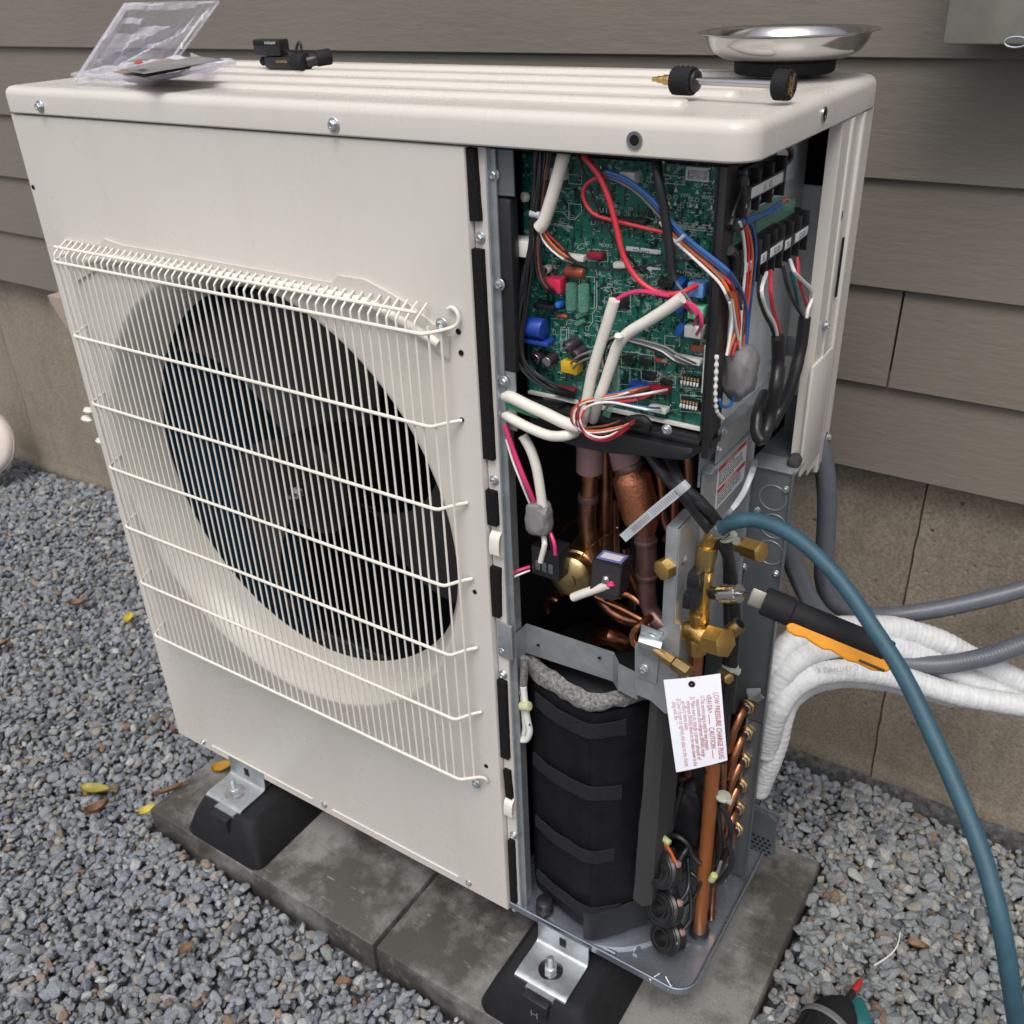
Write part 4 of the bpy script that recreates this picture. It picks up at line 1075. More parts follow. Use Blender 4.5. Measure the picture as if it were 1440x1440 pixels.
def busy(x0, y0, x1, y1, k):
    for _ in range(k):
        px, py = rng.uniform(x0, x1), rng.uniform(y0, y1)
        x, z = B(px, py); t = rng.random()
        if t < .35:
            w, h = rng.choice(((.0011, .0020), (.0020, .0011), (.0014, .0014)))
            SM.box((x - w / 2, PY - .001, z - h / 2), (x + w / 2, PY, z + h / 2))
        elif t < .5:
            w, h = rng.choice(((.0011, .0020), (.0020, .0011)))
            PINS.box((x - w / 2, PY - .0008, z - h / 2), (x + w / 2, PY, z + h / 2))
        elif t < .72:
            L_ = rng.uniform(2, 7)
            for q in range(int(L_ / 1.6)): line(px + q * 1.6, py, px + q * 1.6 + 1, py + rng.uniform(-2.4, 2.4), .0004); 
        elif t < .86: line(px, py, px + rng.uniform(3, 9), py + rng.uniform(0, 1), .0004)
        else: rect(px, py, px + rng.uniform(3, 7), py + rng.uniform(3, 7), .0003)
busy(745, 225, 1008, 320, 240); busy(745, 320, 1005, 420, 300); busy(745, 420, 1000, 540, 460); busy(830, 520, 996, 582, 200); busy(848, 385, 945, 420, 110); busy(905, 290, 1008, 345, 150)
SM.build('small_component', 'w_black', board, smooth=False)['kind'] = 'stuff'
SILK.build('silkscreen', 'white_print', board, smooth=False)['kind'] = 'stuff'
PINS.build('solder_pin', 'steel', board, smooth=False)['kind'] = 'stuff'
# things at the dark left edge of the tray
MB().cyl((0.7242, 0.045, 0.9555), (0.722, 0.04, 0.9562), .0045, 12, .001).build('standoff', 'cream', hp)
MB().box((.7115, .0535, .76), (.717, .0575, .99)).build('tray_edge', 'black', hp)

# ---------------------------------------------------------------- wiring in front of the board
W_ = lambda pts, r, m_, name='wire': wire(pts, r, m_, hp, name)
for i in range(7):
    o_ = (i - 3) * 1.6
    dx = lambda k: (random.uniform(-1.2, 1.2) + o_) * k * .00068
    pts = [(0.7468, 0.03, 1.003), (0.7477, 0.024, 0.9778), (0.7446, 0.024, 0.947), (0.74, 0.024, 0.918), (0.7343, 0.024, 0.8845), (0.7268, 0.024, 0.8527), (0.7225, 0.024, 0.8237), (0.725, 0.024, 0.8038), (0.7401, 0.024, 0.7903), (0.7625, 0.024, 0.7828), (0.7738, 0.04, 0.7717)]
    ks_ = (.8, 1, .7, .9, 1.3, 1.2, 1.1, 1, .9, .8, .5)
    W_([(p[0] + dx(k), p[1] + random.uniform(-.003, .003), p[2] + (dx(k) if j > 6 else 0)) for j, (p, k) in enumerate(zip(pts, ks_))], .0013, 'w_black')
for i in range(3):
    pts = [(0.7541, 0.03, 1.004), (0.7532, 0.026, 0.9838), (0.7497, 0.026, 0.9624), (0.7452, 0.026, 0.9341), (0.743, 0.026, 0.9082), (0.7455, 0.026, 0.8888), (0.7522, 0.026, 0.8796), (0.7529, 0.04, 0.8711)]
    W_([(p[0] + i * .0022, p[1] + i * .001, p[2]) for p in pts], .0010, ('w_black', 'w_brown', 'w_black')[i])
MB().cyl((0.7406, 0.022, 0.947), (0.7505, 0.024, 0.9457), .0032, 10, .001).build('cable_tie', 'clear', hp)
def sleeve(pts, r, m_='cream', lip=True, name='sleeve'):
    o = MB().tube(pts, lambda L, t: r * (1 + .03 * noise.noise((L * 60, r * 900, 0))), 14, step=.004).build(name, m_, hp)
    return o
sleeve([(0.7732, 0.03, 1.002), (0.7742, 0.022, 0.9929), (0.7661, 0.022, 0.9687), (0.7553, 0.022, 0.9409), (0.75, 0.022, 0.9348)], .0058)
for k, mm in enumerate(('w_white', 'w_brown', 'w_orange', 'w_maroon')):
    o_ = k * 2.0
    pts = [[(0.7488, 0.024, 0.9349), (0.753, 0.024, 0.9239), (0.7617, 0.024, 0.9159), (0.7735, 0.024, 0.9096), (0.7734, 0.042, 0.9019)], [(0.7502, 0.024, 0.935), (0.7545, 0.024, 0.9253), (0.764, 0.024, 0.9175), (0.7757, 0.024, 0.9112), (0.7749, 0.042, 0.9028)], [(0.7517, 0.024, 0.9352), (0.7568, 0.024, 0.9269), (0.7662, 0.024, 0.9184), (0.7772, 0.024, 0.912), (0.7764, 0.042, 0.9036)], [(0.7527, 0.026, 0.9348), (0.7585, 0.026, 0.9278), (0.768, 0.026, 0.9213), (0.7731, 0.026, 0.9167), (0.7689, 0.042, 0.906)]][k]
    W_(pts, .0010, mm)
W_([(0.7877, 0.03, 1.004), (0.8002, 0.02, 0.996), (0.811, 0.02, 0.9853), (0.8214, 0.02, 0.9654), (0.8285, 0.02, 0.9436), (0.8357, 0.02, 0.9203), (0.847, 0.02, 0.9045), (0.8601, 0.02, 0.8957), (0.8761, 0.02, 0.8923), (0.8897, 0.02, 0.8953), (0.8981, 0.034, 0.8994)], .0024, 'w_red')
W_([(0.7905, 0.03, 1.002), (0.813, 0.024, 0.979), (0.8256, 0.024, 0.9508), (0.8301, 0.024, 0.9279), (0.8387, 0.024, 0.9105), (0.8534, 0.024, 0.8955), (0.8705, 0.024, 0.8885), (0.8836, 0.024, 0.8891), (0.8898, 0.036, 0.8934)], .0014, 'w_black')
W_([(0.8172, 0.026, 0.9847), (0.8056, 0.03, 0.9815), (0.7947, 0.03, 0.9754), (0.7905, 0.03, 0.968), (0.7926, 0.03, 0.9592), (0.8003, 0.03, 0.9508), (0.817, 0.03, 0.947), (0.8455, 0.03, 0.9437), (0.8718, 0.03, 0.9405), (0.8881, 0.03, 0.9357), (0.9044, 0.03, 0.9269), (0.9188, 0.03, 0.9157), (0.9282, 0.03, 0.9062), (0.9227, 0.06, 0.8888)], .0017, 'w_red')
for k, mm in enumerate(('w_blue', 'w_grey', 'w_orange', 'w_white', 'w_blue')):
    pts = [[(0.8126, 0.027, 0.9854), (0.8287, 0.027, 0.9819), (0.846, 0.027, 0.9741), (0.8647, 0.027, 0.9596), (0.8807, 0.027, 0.9444), (0.8991, 0.027, 0.9317), (0.9159, 0.027, 0.922), (0.9263, 0.027, 0.915), (0.9259, 0.05, 0.8981)], [(0.8102, 0.029, 0.9831), (0.8264, 0.029, 0.9791), (0.8438, 0.029, 0.9707), (0.8613, 0.029, 0.9566), (0.8774, 0.029, 0.9418), (0.8959, 0.029, 0.9286), (0.9129, 0.029, 0.9176), (0.9247, 0.029, 0.9096), (0.925, 0.05, 0.8931)], [(0.8658, 0.028, 0.9514), (0.8792, 0.028, 0.9393), (0.8957, 0.028, 0.9282), (0.9108, 0.028, 0.9182), (0.922, 0.028, 0.9095), (0.9282, 0.028, 0.9008), (0.9258, 0.05, 0.884)], [(0.865, 0.027, 0.9504), (0.8772, 0.027, 0.9376), (0.8944, 0.027, 0.9253), (0.9089, 0.027, 0.9152), (0.9208, 0.027, 0.906), (0.9263, 0.027, 0.8984), (0.9221, 0.05, 0.8816)], [(0.815, 0.025, 0.9876), (0.8324, 0.025, 0.9837), (0.8509, 0.025, 0.9737), (0.8688, 0.025, 0.9598), (0.8848, 0.025, 0.9446), (0.903, 0.025, 0.9327), (0.9191, 0.025, 0.9234), (0.9281, 0.025, 0.9175), (0.9269, 0.05, 0.9007)]][k]
    W_(pts, (.0019, .0014, .0014, .0013, .0017)[k], mm)
MB().tube([(0.8836, 0.02, 0.9375), (0.8873, 0.02, 0.9402), (0.8902, 0.02, 0.9434)], .0016, 8).build('cable_tie', 'clear', hp)
sleeve([(0.8569, 0.03, 1.006), (0.8663, 0.02, 0.9842), (0.8724, 0.02, 0.9595), (0.8774, 0.02, 0.9339), (0.8819, 0.02, 0.9089), (0.884, 0.02, 0.9055)], .0040, 'w_black')
W_([(0.8537, 0.03, 1.006), (0.8605, 0.024, 0.9859), (0.867, 0.024, 0.9667), (0.8718, 0.024, 0.947), (0.8815, 0.024, 0.9305), (0.8922, 0.024, 0.9223), (0.8955, 0.046, 0.9081)], .0012, 'w_black')
W_([(0.8839, 0.02, 0.9061), (0.8888, 0.02, 0.9001), (0.897, 0.02, 0.8915), (0.9053, 0.02, 0.8816), (0.9097, 0.02, 0.8718), (0.9112, 0.02, 0.8595), (0.9026, 0.04, 0.838)], .0011, 'w_grey')
W_([(0.7748, 0.027, 0.9167), (0.7791, 0.027, 0.9108), (0.7936, 0.027, 0.9049), (0.8136, 0.027, 0.9041), (0.8331, 0.027, 0.9065), (0.8514, 0.027, 0.9112), (0.8678, 0.027, 0.9169), (0.8871, 0.027, 0.9209), (0.8951, 0.046, 0.9148)], .0012, 'w_black')
W_([(0.7836, 0.03, 1.001), (0.7905, 0.03, 0.9856), (0.7996, 0.03, 0.9657), (0.8101, 0.03, 0.9457), (0.8228, 0.03, 0.9287), (0.8354, 0.03, 0.9178), (0.8411, 0.046, 0.8995)], .0012, 'w_black')
W_([(0.7437, 0.03, 0.9138), (0.7441, 0.03, 0.8995), (0.7485, 0.03, 0.8881), (0.7544, 0.03, 0.8808), (0.7548, 0.042, 0.8729)], .0015, 'w_brown')
sleeve([(0.8307, 0.014, 0.8826), (0.8247, 0.014, 0.8624), (0.8164, 0.014, 0.8358), (0.8092, 0.014, 0.8104), (0.8041, 0.014, 0.7846), (0.801, 0.014, 0.7695), (0.7889, 0.03, 0.7455)], .0052)
W_([(0.8273, 0.018, 0.8784), (0.8369, 0.018, 0.8862), (0.8497, 0.018, 0.8917), (0.8631, 0.018, 0.8929), (0.8797, 0.018, 0.8921), (0.8848, 0.03, 0.8907)], .0019, 'w_pink')
sleeve([(0.8946, 0.012, 0.894), (0.8816, 0.012, 0.8829), (0.8636, 0.012, 0.869), (0.8462, 0.012, 0.8559), (0.8367, 0.012, 0.8439), (0.8313, 0.012, 0.8289), (0.8251, 0.012, 0.8093), (0.8179, 0.012, 0.7882), (0.8015, 0.03, 0.7558)], .0052)
for k, pts in enumerate(([(0.8905, 0.016, 0.8905), (0.9002, 0.016, 0.8882), (0.9071, 0.016, 0.8806), (0.8968, 0.036, 0.8636)], [(0.8917, 0.016, 0.8912), (0.9041, 0.016, 0.8875), (0.9109, 0.016, 0.8799), (0.912, 0.016, 0.8727), (0.8999, 0.036, 0.8558)], [(0.89, 0.02, 0.8886), (0.8961, 0.02, 0.884), (0.8942, 0.036, 0.874)])): W_(pts, .0016, 'w_pink')
MB().lathe([(.0001, -.003), (.003, -.0025), (.0042, 0), (.003, .0025), (.0001, .003)], Matrix.Translation((0.8406, 0.004, 0.8543)), 14, cap=False).build('cable_tie', 'white', hp)
for k, mm in enumerate(('w_grey', 'w_white', 'w_grey', 'w_black')):
    pts = [[(0.8355, 0.014, 0.851), (0.8495, 0.014, 0.8493), (0.8647, 0.014, 0.8479), (0.8797, 0.014, 0.8459), (0.8907, 0.014, 0.84), (0.8955, 0.038, 0.8261)], [(0.835, 0.015, 0.8492), (0.8491, 0.015, 0.8476), (0.8643, 0.015, 0.8462), (0.878, 0.015, 0.8433), (0.8891, 0.015, 0.8375), (0.8914, 0.038, 0.8261)], [(0.836, 0.013, 0.8527), (0.8514, 0.013, 0.8513), (0.8679, 0.013, 0.8501), (0.8828, 0.013, 0.8481), (0.8943, 0.013, 0.843), (0.8994, 0.038, 0.8282)], [(0.8331, 0.016, 0.848), (0.8472, 0.016, 0.8457), (0.8626, 0.016, 0.8436), (0.8763, 0.016, 0.8408), (0.8867, 0.016, 0.836), (0.8887, 0.038, 0.8262)]][k]
    W_(pts, .0011, mm)
for k, mm in enumerate(('w_grey', 'w_black', 'w_grey')):
    pts = [[(0.8331, 0.016, 0.8493), (0.8246, 0.016, 0.8452), (0.8189, 0.016, 0.8376), (0.8176, 0.016, 0.8272), (0.8206, 0.016, 0.8153), (0.8193, 0.03, 0.7989)], [(0.8321, 0.018, 0.8472), (0.825, 0.018, 0.8426), (0.8201, 0.018, 0.8351), (0.8187, 0.018, 0.8246), (0.8211, 0.018, 0.8133), (0.8209, 0.03, 0.7963)], [(0.8217, 0.022, 0.8272), (0.8276, 0.022, 0.82), (0.8308, 0.022, 0.8082), (0.8281, 0.022, 0.795), (0.8238, 0.022, 0.782), (0.8137, 0.03, 0.7659)]][k]
    W_(pts, .0012, mm)
MB().strip([(0.826, 0.022, 0.828), (0.8292, 0.022, 0.8148), (0.8295, 0.022, 0.7974), (0.8253, 0.022, 0.7823), (0.8195, 0.022, 0.7666)], .008, .001, (1, 0, 0)).build('clear_tube', 'clear_green', hp)
for pts in ([(0.7739, 0.036, 0.8063), (0.7867, 0.026, 0.8183), (0.7973, 0.026, 0.8244), (0.8077, 0.026, 0.8283)], [(0.7762, 0.036, 0.8016), (0.7886, 0.028, 0.8131), (0.7992, 0.028, 0.8192), (0.8082, 0.028, 0.8228)]): W_(pts, .0012, 'w_grey')
# harness that loops out over the lower lip
lp = [
 ('w_orange', [(0.8549, 0.038, 0.7972), (0.8573, 0.008, 0.8059), (0.8411, 0.008, 0.7986), (0.8215, 0.008, 0.7912), (0.8029, 0.008, 0.7831), (0.7929, 0.008, 0.7723), (0.7932, 0.006, 0.7622), (0.799, 0.008, 0.7545), (0.8144, 0.008, 0.7557), (0.8316, 0.008, 0.7618), (0.8512, 0.008, 0.7704), (0.8512, 0.03, 0.7666)]),
 ('w_white', [(0.8521, 0.038, 0.7953), (0.8539, 0.008, 0.8039), (0.8383, 0.008, 0.7966), (0.8193, 0.008, 0.7893), (0.8014, 0.008, 0.7806), (0.7937, 0.008, 0.7703), (0.7948, 0.006, 0.761), (0.8006, 0.008, 0.7534), (0.8166, 0.008, 0.7548), (0.8331, 0.008, 0.7607), (0.8476, 0.008, 0.7689), (0.8476, 0.03, 0.7644)]),
 ('w_brown', [(0.8564, 0.038, 0.7961), (0.8571, 0.01, 0.8031), (0.8402, 0.01, 0.7956), (0.8205, 0.01, 0.7881), (0.8033, 0.01, 0.7795), (0.7948, 0.01, 0.7683), (0.7963, 0.006, 0.7599), (0.8018, 0.01, 0.7506), (0.8186, 0.01, 0.7522), (0.835, 0.01, 0.7595), (0.8502, 0.01, 0.768), (0.8497, 0.03, 0.7656)]),
 ('w_blue', [(0.8499, 0.038, 0.7969), (0.8504, 0.012, 0.8038), (0.8347, 0.012, 0.7965), (0.8201, 0.012, 0.7915), (0.8007, 0.02, 0.7817)]),
 ('w_white', [(0.8735, 0.038, 0.798), (0.8729, 0.009, 0.8059), (0.857, 0.009, 0.8), (0.8393, 0.009, 0.7944), (0.8247, 0.009, 0.7893), (0.8038, 0.02, 0.7751)]),
 ('w_orange', [(0.8721, 0.038, 0.7964), (0.8704, 0.01, 0.8037), (0.8544, 0.01, 0.7984), (0.8373, 0.01, 0.7922), (0.8205, 0.01, 0.7859), (0.8023, 0.02, 0.7711)]),
 ('w_red', [(0.8567, 0.038, 0.7891), (0.8566, 0.01, 0.7954), (0.8388, 0.01, 0.7897), (0.8205, 0.01, 0.7852), (0.8063, 0.01, 0.7794), (0.8036, 0.004, 0.7703), (0.8018, 0.01, 0.7543), (0.811, 0.01, 0.746), (0.8247, 0.01, 0.7469), (0.8381, 0.01, 0.7551), (0.8495, 0.01, 0.7664), (0.849, 0.03, 0.7654)]),
 ('w_white', [(0.8687, 0.038, 0.7766), (0.8689, 0.007, 0.7894), (0.8519, 0.007, 0.7893), (0.8331, 0.007, 0.789), (0.8155, 0.007, 0.7839), (0.8034, 0.007, 0.7749), (0.8021, 0.004, 0.7649), (0.805, 0.007, 0.754), (0.8157, 0.007, 0.7505), (0.8263, 0.007, 0.7522), (0.8381, 0.007, 0.7593), (0.8431, 0.02, 0.7631)]),
 ('w_blue', [(0.8672, 0.038, 0.7784), (0.866, 0.01, 0.7897), (0.8497, 0.01, 0.7891), (0.833, 0.01, 0.7892), (0.8168, 0.01, 0.7845), (0.7992, 0.02, 0.7712)]),
 ('w_maroon', [(0.7931, 0.02, 0.7801), (0.7998, 0.004, 0.7768), (0.8013, 0.004, 0.7625), (0.8082, 0.004, 0.7515), (0.8204, 0.004, 0.7492), (0.8338, 0.004, 0.7552), (0.8454, 0.004, 0.7651), (0.8552, 0.004, 0.7751), (0.8497, 0.03, 0.767)]),
 ('w_brown', [(0.7946, 0.02, 0.7761), (0.7922, 0.008, 0.7743), (0.7898, 0.008, 0.7621), (0.7967, 0.008, 0.7547), (0.8121, 0.008, 0.7589), (0.8293, 0.008, 0.7649), (0.8356, 0.02, 0.7658)]),
]
for mm, pts in lp: W_(pts, .00115, mm)
# thick white cables leaving to the left, ferrite wrap and the pink pair
W_([(0.705, 0.02, 0.7654), (0.7222, 0.012, 0.7688), (0.7386, 0.012, 0.7646), (0.7597, 0.012, 0.76), (0.7811, 0.012, 0.7549), (0.7944, 0.012, 0.7541), (0.7905, 0.03, 0.7459)], .0060, 'cream', 'cable')
W_([(0.704, 0.02, 0.745), (0.7226, 0.01, 0.7467), (0.7416, 0.01, 0.7416), (0.7661, 0.01, 0.7387), (0.7845, 0.01, 0.7437), (0.7866, 0.03, 0.7419)], .0052, 'cream', 'cable')
W_([(0.7047, 0.02, 0.7576), (0.7192, 0.016, 0.759), (0.7342, 0.016, 0.7568), (0.7465, 0.02, 0.7533)], .0046, 'w_green', 'cable')
W_([(0.7264, 0.02, 0.7262), (0.7353, 0.02, 0.7124), (0.7415, 0.02, 0.6945), (0.7452, 0.02, 0.6725), (0.7481, 0.02, 0.6497)], .0052, 'cream', 'cable')
W_([(0.7107, 0.012, 0.7371), (0.7167, 0.012, 0.7194), (0.7245, 0.012, 0.6988), (0.734, 0.012, 0.6766), (0.7386, 0.02, 0.6505)], .0026, 'w_pink')
W_([(0.7117, 0.012, 0.7214), (0.7177, 0.012, 0.7011), (0.7271, 0.012, 0.6781), (0.7324, 0.02, 0.6488)], .0014, 'w_white')
W_([(0.7457, 0.024, 0.6159), (0.7521, 0.016, 0.6072), (0.7492, 0.016, 0.5947), (0.7463, 0.016, 0.583)], .0030, 'cream', 'cable'); W_([(0.7528, 0.024, 0.6207), (0.7624, 0.018, 0.6119), (0.7638, 0.018, 0.5965)], .0020, 'w_pink'); W_([(0.7511, 0.024, 0.6202), (0.7576, 0.02, 0.6067), (0.7582, 0.02, 0.5918)], .0013, 'w_black')
def lump(name, c, sx, sy, sz, m_, seed, amp=.18, fr=70):
    bm = bmesh.new(); bmesh.ops.create_icosphere(bm, subdivisions=4, radius=1)
    b = MB(); bm.verts.index_update()
    for v in bm.verts:
        p = v.co.copy(); q = Vector((math.copysign(abs(p.x) ** .7, p.x), math.copysign(abs(p.y) ** .7, p.y), math.copysign(abs(p.z) ** .75, p.z)))
        q *= 1 + amp * noise.noise((p.x * 1.6 + seed, p.y * 1.6, p.z * 1.6)) + amp * .5 * noise.noise((p.x * 4 + seed, p.y * 4, p.z * 4))
        b.v.append((c[0] + q.x * sx, c[1] + q.y * sy, c[2] + q.z * sz))
    b.f = [tuple(v.index for v in f.verts) for f in bm.faces]; bm.free()
    return b.build(name, m_, hp)
lump('ferrite_wrap', (0.7434, 0.02, 0.6347), .0148, .012, .0195, 'tape', 3)
# black multi-way plug under it
o = MB().box((0.7259, 0.03, 0.5536), ((0.7607, 0.03, 0.5652)[0], .055, (0.7593, 0.03, 0.5902)[2]), .001).build('plug', 'w_black', hp)
for i in range(3):
    a = (0.7298, 0.03, 0.5605); MB().box((a[0] + .002 + i * .008, .0285, a[2] + .001), (a[0] + .008 + i * .008, .0295, a[2] + .013), .0003).build('plug_cell', 'grey_panel', o)
W_([(0.7022, 0.02, 0.5497), (0.7157, 0.02, 0.5598), (0.7233, 0.03, 0.5612)], .0018, 'w_pink'); W_([(0.7019, 0.02, 0.5429), (0.7155, 0.02, 0.5541), (0.7232, 0.03, 0.5565)], .0013, 'w_white')

# ---------------------------------------------------------------- electrical box side with terminal blocks
ebox = MB().box((.890, .082, .735), (.8985, .300, .992), .001).build('electrical_box', 'zinc_lit', hp)
MB().box((.862, .310, .690), (.9345, .3125, (0.8874, 0.31, 0.9309)[2])).build('rear_plate', 'zinc_lit', hp)
p = (0.8999, 0.309, 0.7615); MB().box((p[0] - .012, .3078, p[2] - .016), (p[0] + .006, .3098, p[2] + .006), .001).build('plate_tab', 'zinc', hp)
b = MB()
b.box((.8985, .082, .735), (.9085, .262, .7385), .001).box((.9070, .082, .710), (.9090, .262, .7385), .001).box((.900, .066, .7060), (.9110, .215, .7085), .001)
b.box((.8975, .066, .690), (.9000, .30, .7355))
b.build('box_flange', 'zinc', hp)
for i in range(4):
    p = (0.9, 0.2407, 0.7284); MB().tube([(.8992, p[1] + .004, p[2] - .010 + .014 * i), (.8992, p[1] + .022, p[2] - .001 + .014 * i)], .0016, 8).build('louvre', 'zinc', ebox)
LX = .9045
lp_ = MB().box((.9010, .066, .46), (.9040, .196, .7055), .0008).build('label_panel', 'zinc', hp)
MB().box((.895, .196, .46), (.9068, .201, .7055), .001).build('panel_fold', 'zinc', hp)
for p in ((0.9, 0.094, 0.735), (0.9, 0.0822, 0.7216)): screw((.9092, p[1], p[2] + .006), (1, 0, 0), hp, .75)
a = [Vector(q) for q in ((0.9045, 0.1002, 0.6561), (0.9045, 0.1816, 0.6408), (0.9045, 0.1779, 0.6944), (0.9045, 0.0996, 0.7018))]
ya, yb, za, zb = a[0].y, (a[1].y + a[2].y) / 2, (a[0].z + a[1].z) / 2, (a[2].z + a[3].z) / 2
wl_ = MB().box((LX - .0002, ya, za), (LX + .0002, yb, zb)).build('warning_label', 'label', hp)
hh = zb - za
for t0, t1 in ((.86, .965), (.36, .46)): MB().box((LX + .0002, ya + .002, za + hh * t0), (LX + .0004, yb - .002, za + hh * t1)).build('banner', 'red_band', wl_)
for t in (.885, .385): text('WARNING', 'lettering', frame((LX + .0005, (ya + yb) / 2 - .003, za + hh * t), (1, 0, 0), (0, 1, 0)), hh * .085, 'white_print', wl_, align='CENTER', fit=.034)
PR = MB(); rg = random.Random(4)
for i, t in enumerate((.80, .74, .68, .62, .56, .51, .30, .24, .18, .12, .07)):
    y = ya + .004
    e = yb - .004 - (.03 if i in (0, 5, 10) else rg.uniform(0, .01))
    while y < e:
        w = rg.uniform(.003, .009); PR.box((LX + .0002, y, za + hh * t), (LX + .0003, min(e, y + w), za + hh * (t + .028))); y += w + .0014
PR.build('small_print', 'ink', wl_, smooth=False)

def terminal(yc0, yc1, z0, z1, k, xd, labels):
    """terminal block on the side of the box: body, ribs between the poles, screws, label strips"""
    t = MB().box((.8985, yc0, z0), (xd - .008, yc1, z1), .001).build('terminal_block', 'black', hp)
    w = (yc1 - yc0) / k
    for i in range(k + 1):
        y = yc0 + w * i
        MB().box((xd - .0085, y - .0010, z0 + .002), (xd + .001, y + .0010, z1 - .002), .0004).build('barrier', 'black', t)
    for i in range(k):
        y = yc0 + w * (i + .5)
        screw((xd - .0075, y, z0 + (z1 - z0) * .22), (1, 0, 0), t, .75)
    zl = z0 + (z1 - z0) * .52
    MB().box((xd - .0085, yc0, zl - .006), (xd + .0008, yc1, zl + .006), .0006).build('label_rail', 'black', t)
    for (f0, f1, tx) in labels:
        s_ = MB().box((xd + .0007, yc0 + (yc1 - yc0) * f0, zl - .0042), (xd + .0012, yc0 + (yc1 - yc0) * f1, zl + .0042), .0002).build('label_strip', 'label', t)
        text(tx, 'print', frame((xd + .0013, yc0 + (yc1 - yc0) * (f0 + f1) / 2, zl - .0025), (1, 0, 0), (0, 1, 0)), .007, 'ink', t, align='CENTER')
XD = .928
a, c = (0.928, 0.0507, 0.9582), (0.928, 0.1445, 0.9561)
terminal(a[1], c[1], c[2] - .004, .990, 3, XD, [(.12, .92, 'L1   L2')])
a, c = (0.928, 0.0986, 0.8942), (0.928, 0.1574, 0.8869); d_ = (0.928, 0.0892, 0.9324)
terminal(a[1], c[1], c[2] + .000, d_[2] - .004, 3, XD, [(.02, .26, 'S1'), (.42, .96, 'S2 S3')])
a, c = (0.928, 0.1586, 0.8893), (0.928, 0.2255, 0.8838); d_ = (0.928, 0.1318, 0.9303)
terminal(a[1], c[1] + .004, c[2] + .000, d_[2] - .004, 3, XD, [(.06, .28, 'S1'), (.46, .98, 'S2 S3')])
a, c = (0.928, 0.0986, 0.8942), (0.928, 0.1574, 0.8869); d_ = (0.928, 0.0892, 0.9324)
terminal(a[1] - .034, a[1] - .003, c[2] - .002, d_[2] - .006, 2, XD - .004, [(.3, .9, 'S2')])
# transparent guards and the small plate above
a, c = (0.92, 0.109, 0.932), (0.92, 0.212, 0.9269)
MB().box((.9005, a[1], a[2] - .012), (.9195, c[1], c[2] + .012), .002).build('terminal_guard', 'clear_green', hp)
a, c = (0.918, 0.0608, 0.927), (0.918, 0.0899, 0.9275)
MB().box((.9005, a[1], a[2]), (.9175, c[1], c[2] + .02), .002).build('terminal_guard', 'clear_green', hp)
a, c = (0.905, 0.1895, 0.9547), (0.905, 0.252, 0.9475)
MB().box((.8985, a[1] + .006, a[2] - .006), (.903, c[1] + .002, .990), .002).build('terminal_plate', 'zinc_lit', hp)
MB().tube([(0.922, 0.1578, 0.9938), (0.922, 0.1729, 0.9873), (0.922, 0.1749, 0.9809), (0.922, 0.1644, 0.9783), (0.922, 0.1455, 0.9796)], .0026, 10).build('earth_strap', 'black', hp)
MB().box((0.912, 0.1724, 0.9721), (.9135, (0.912, 0.1824, 0.9766)[1], (0.912, 0.1824, 0.9766)[2])).build('terminal_tag', 'label', hp)
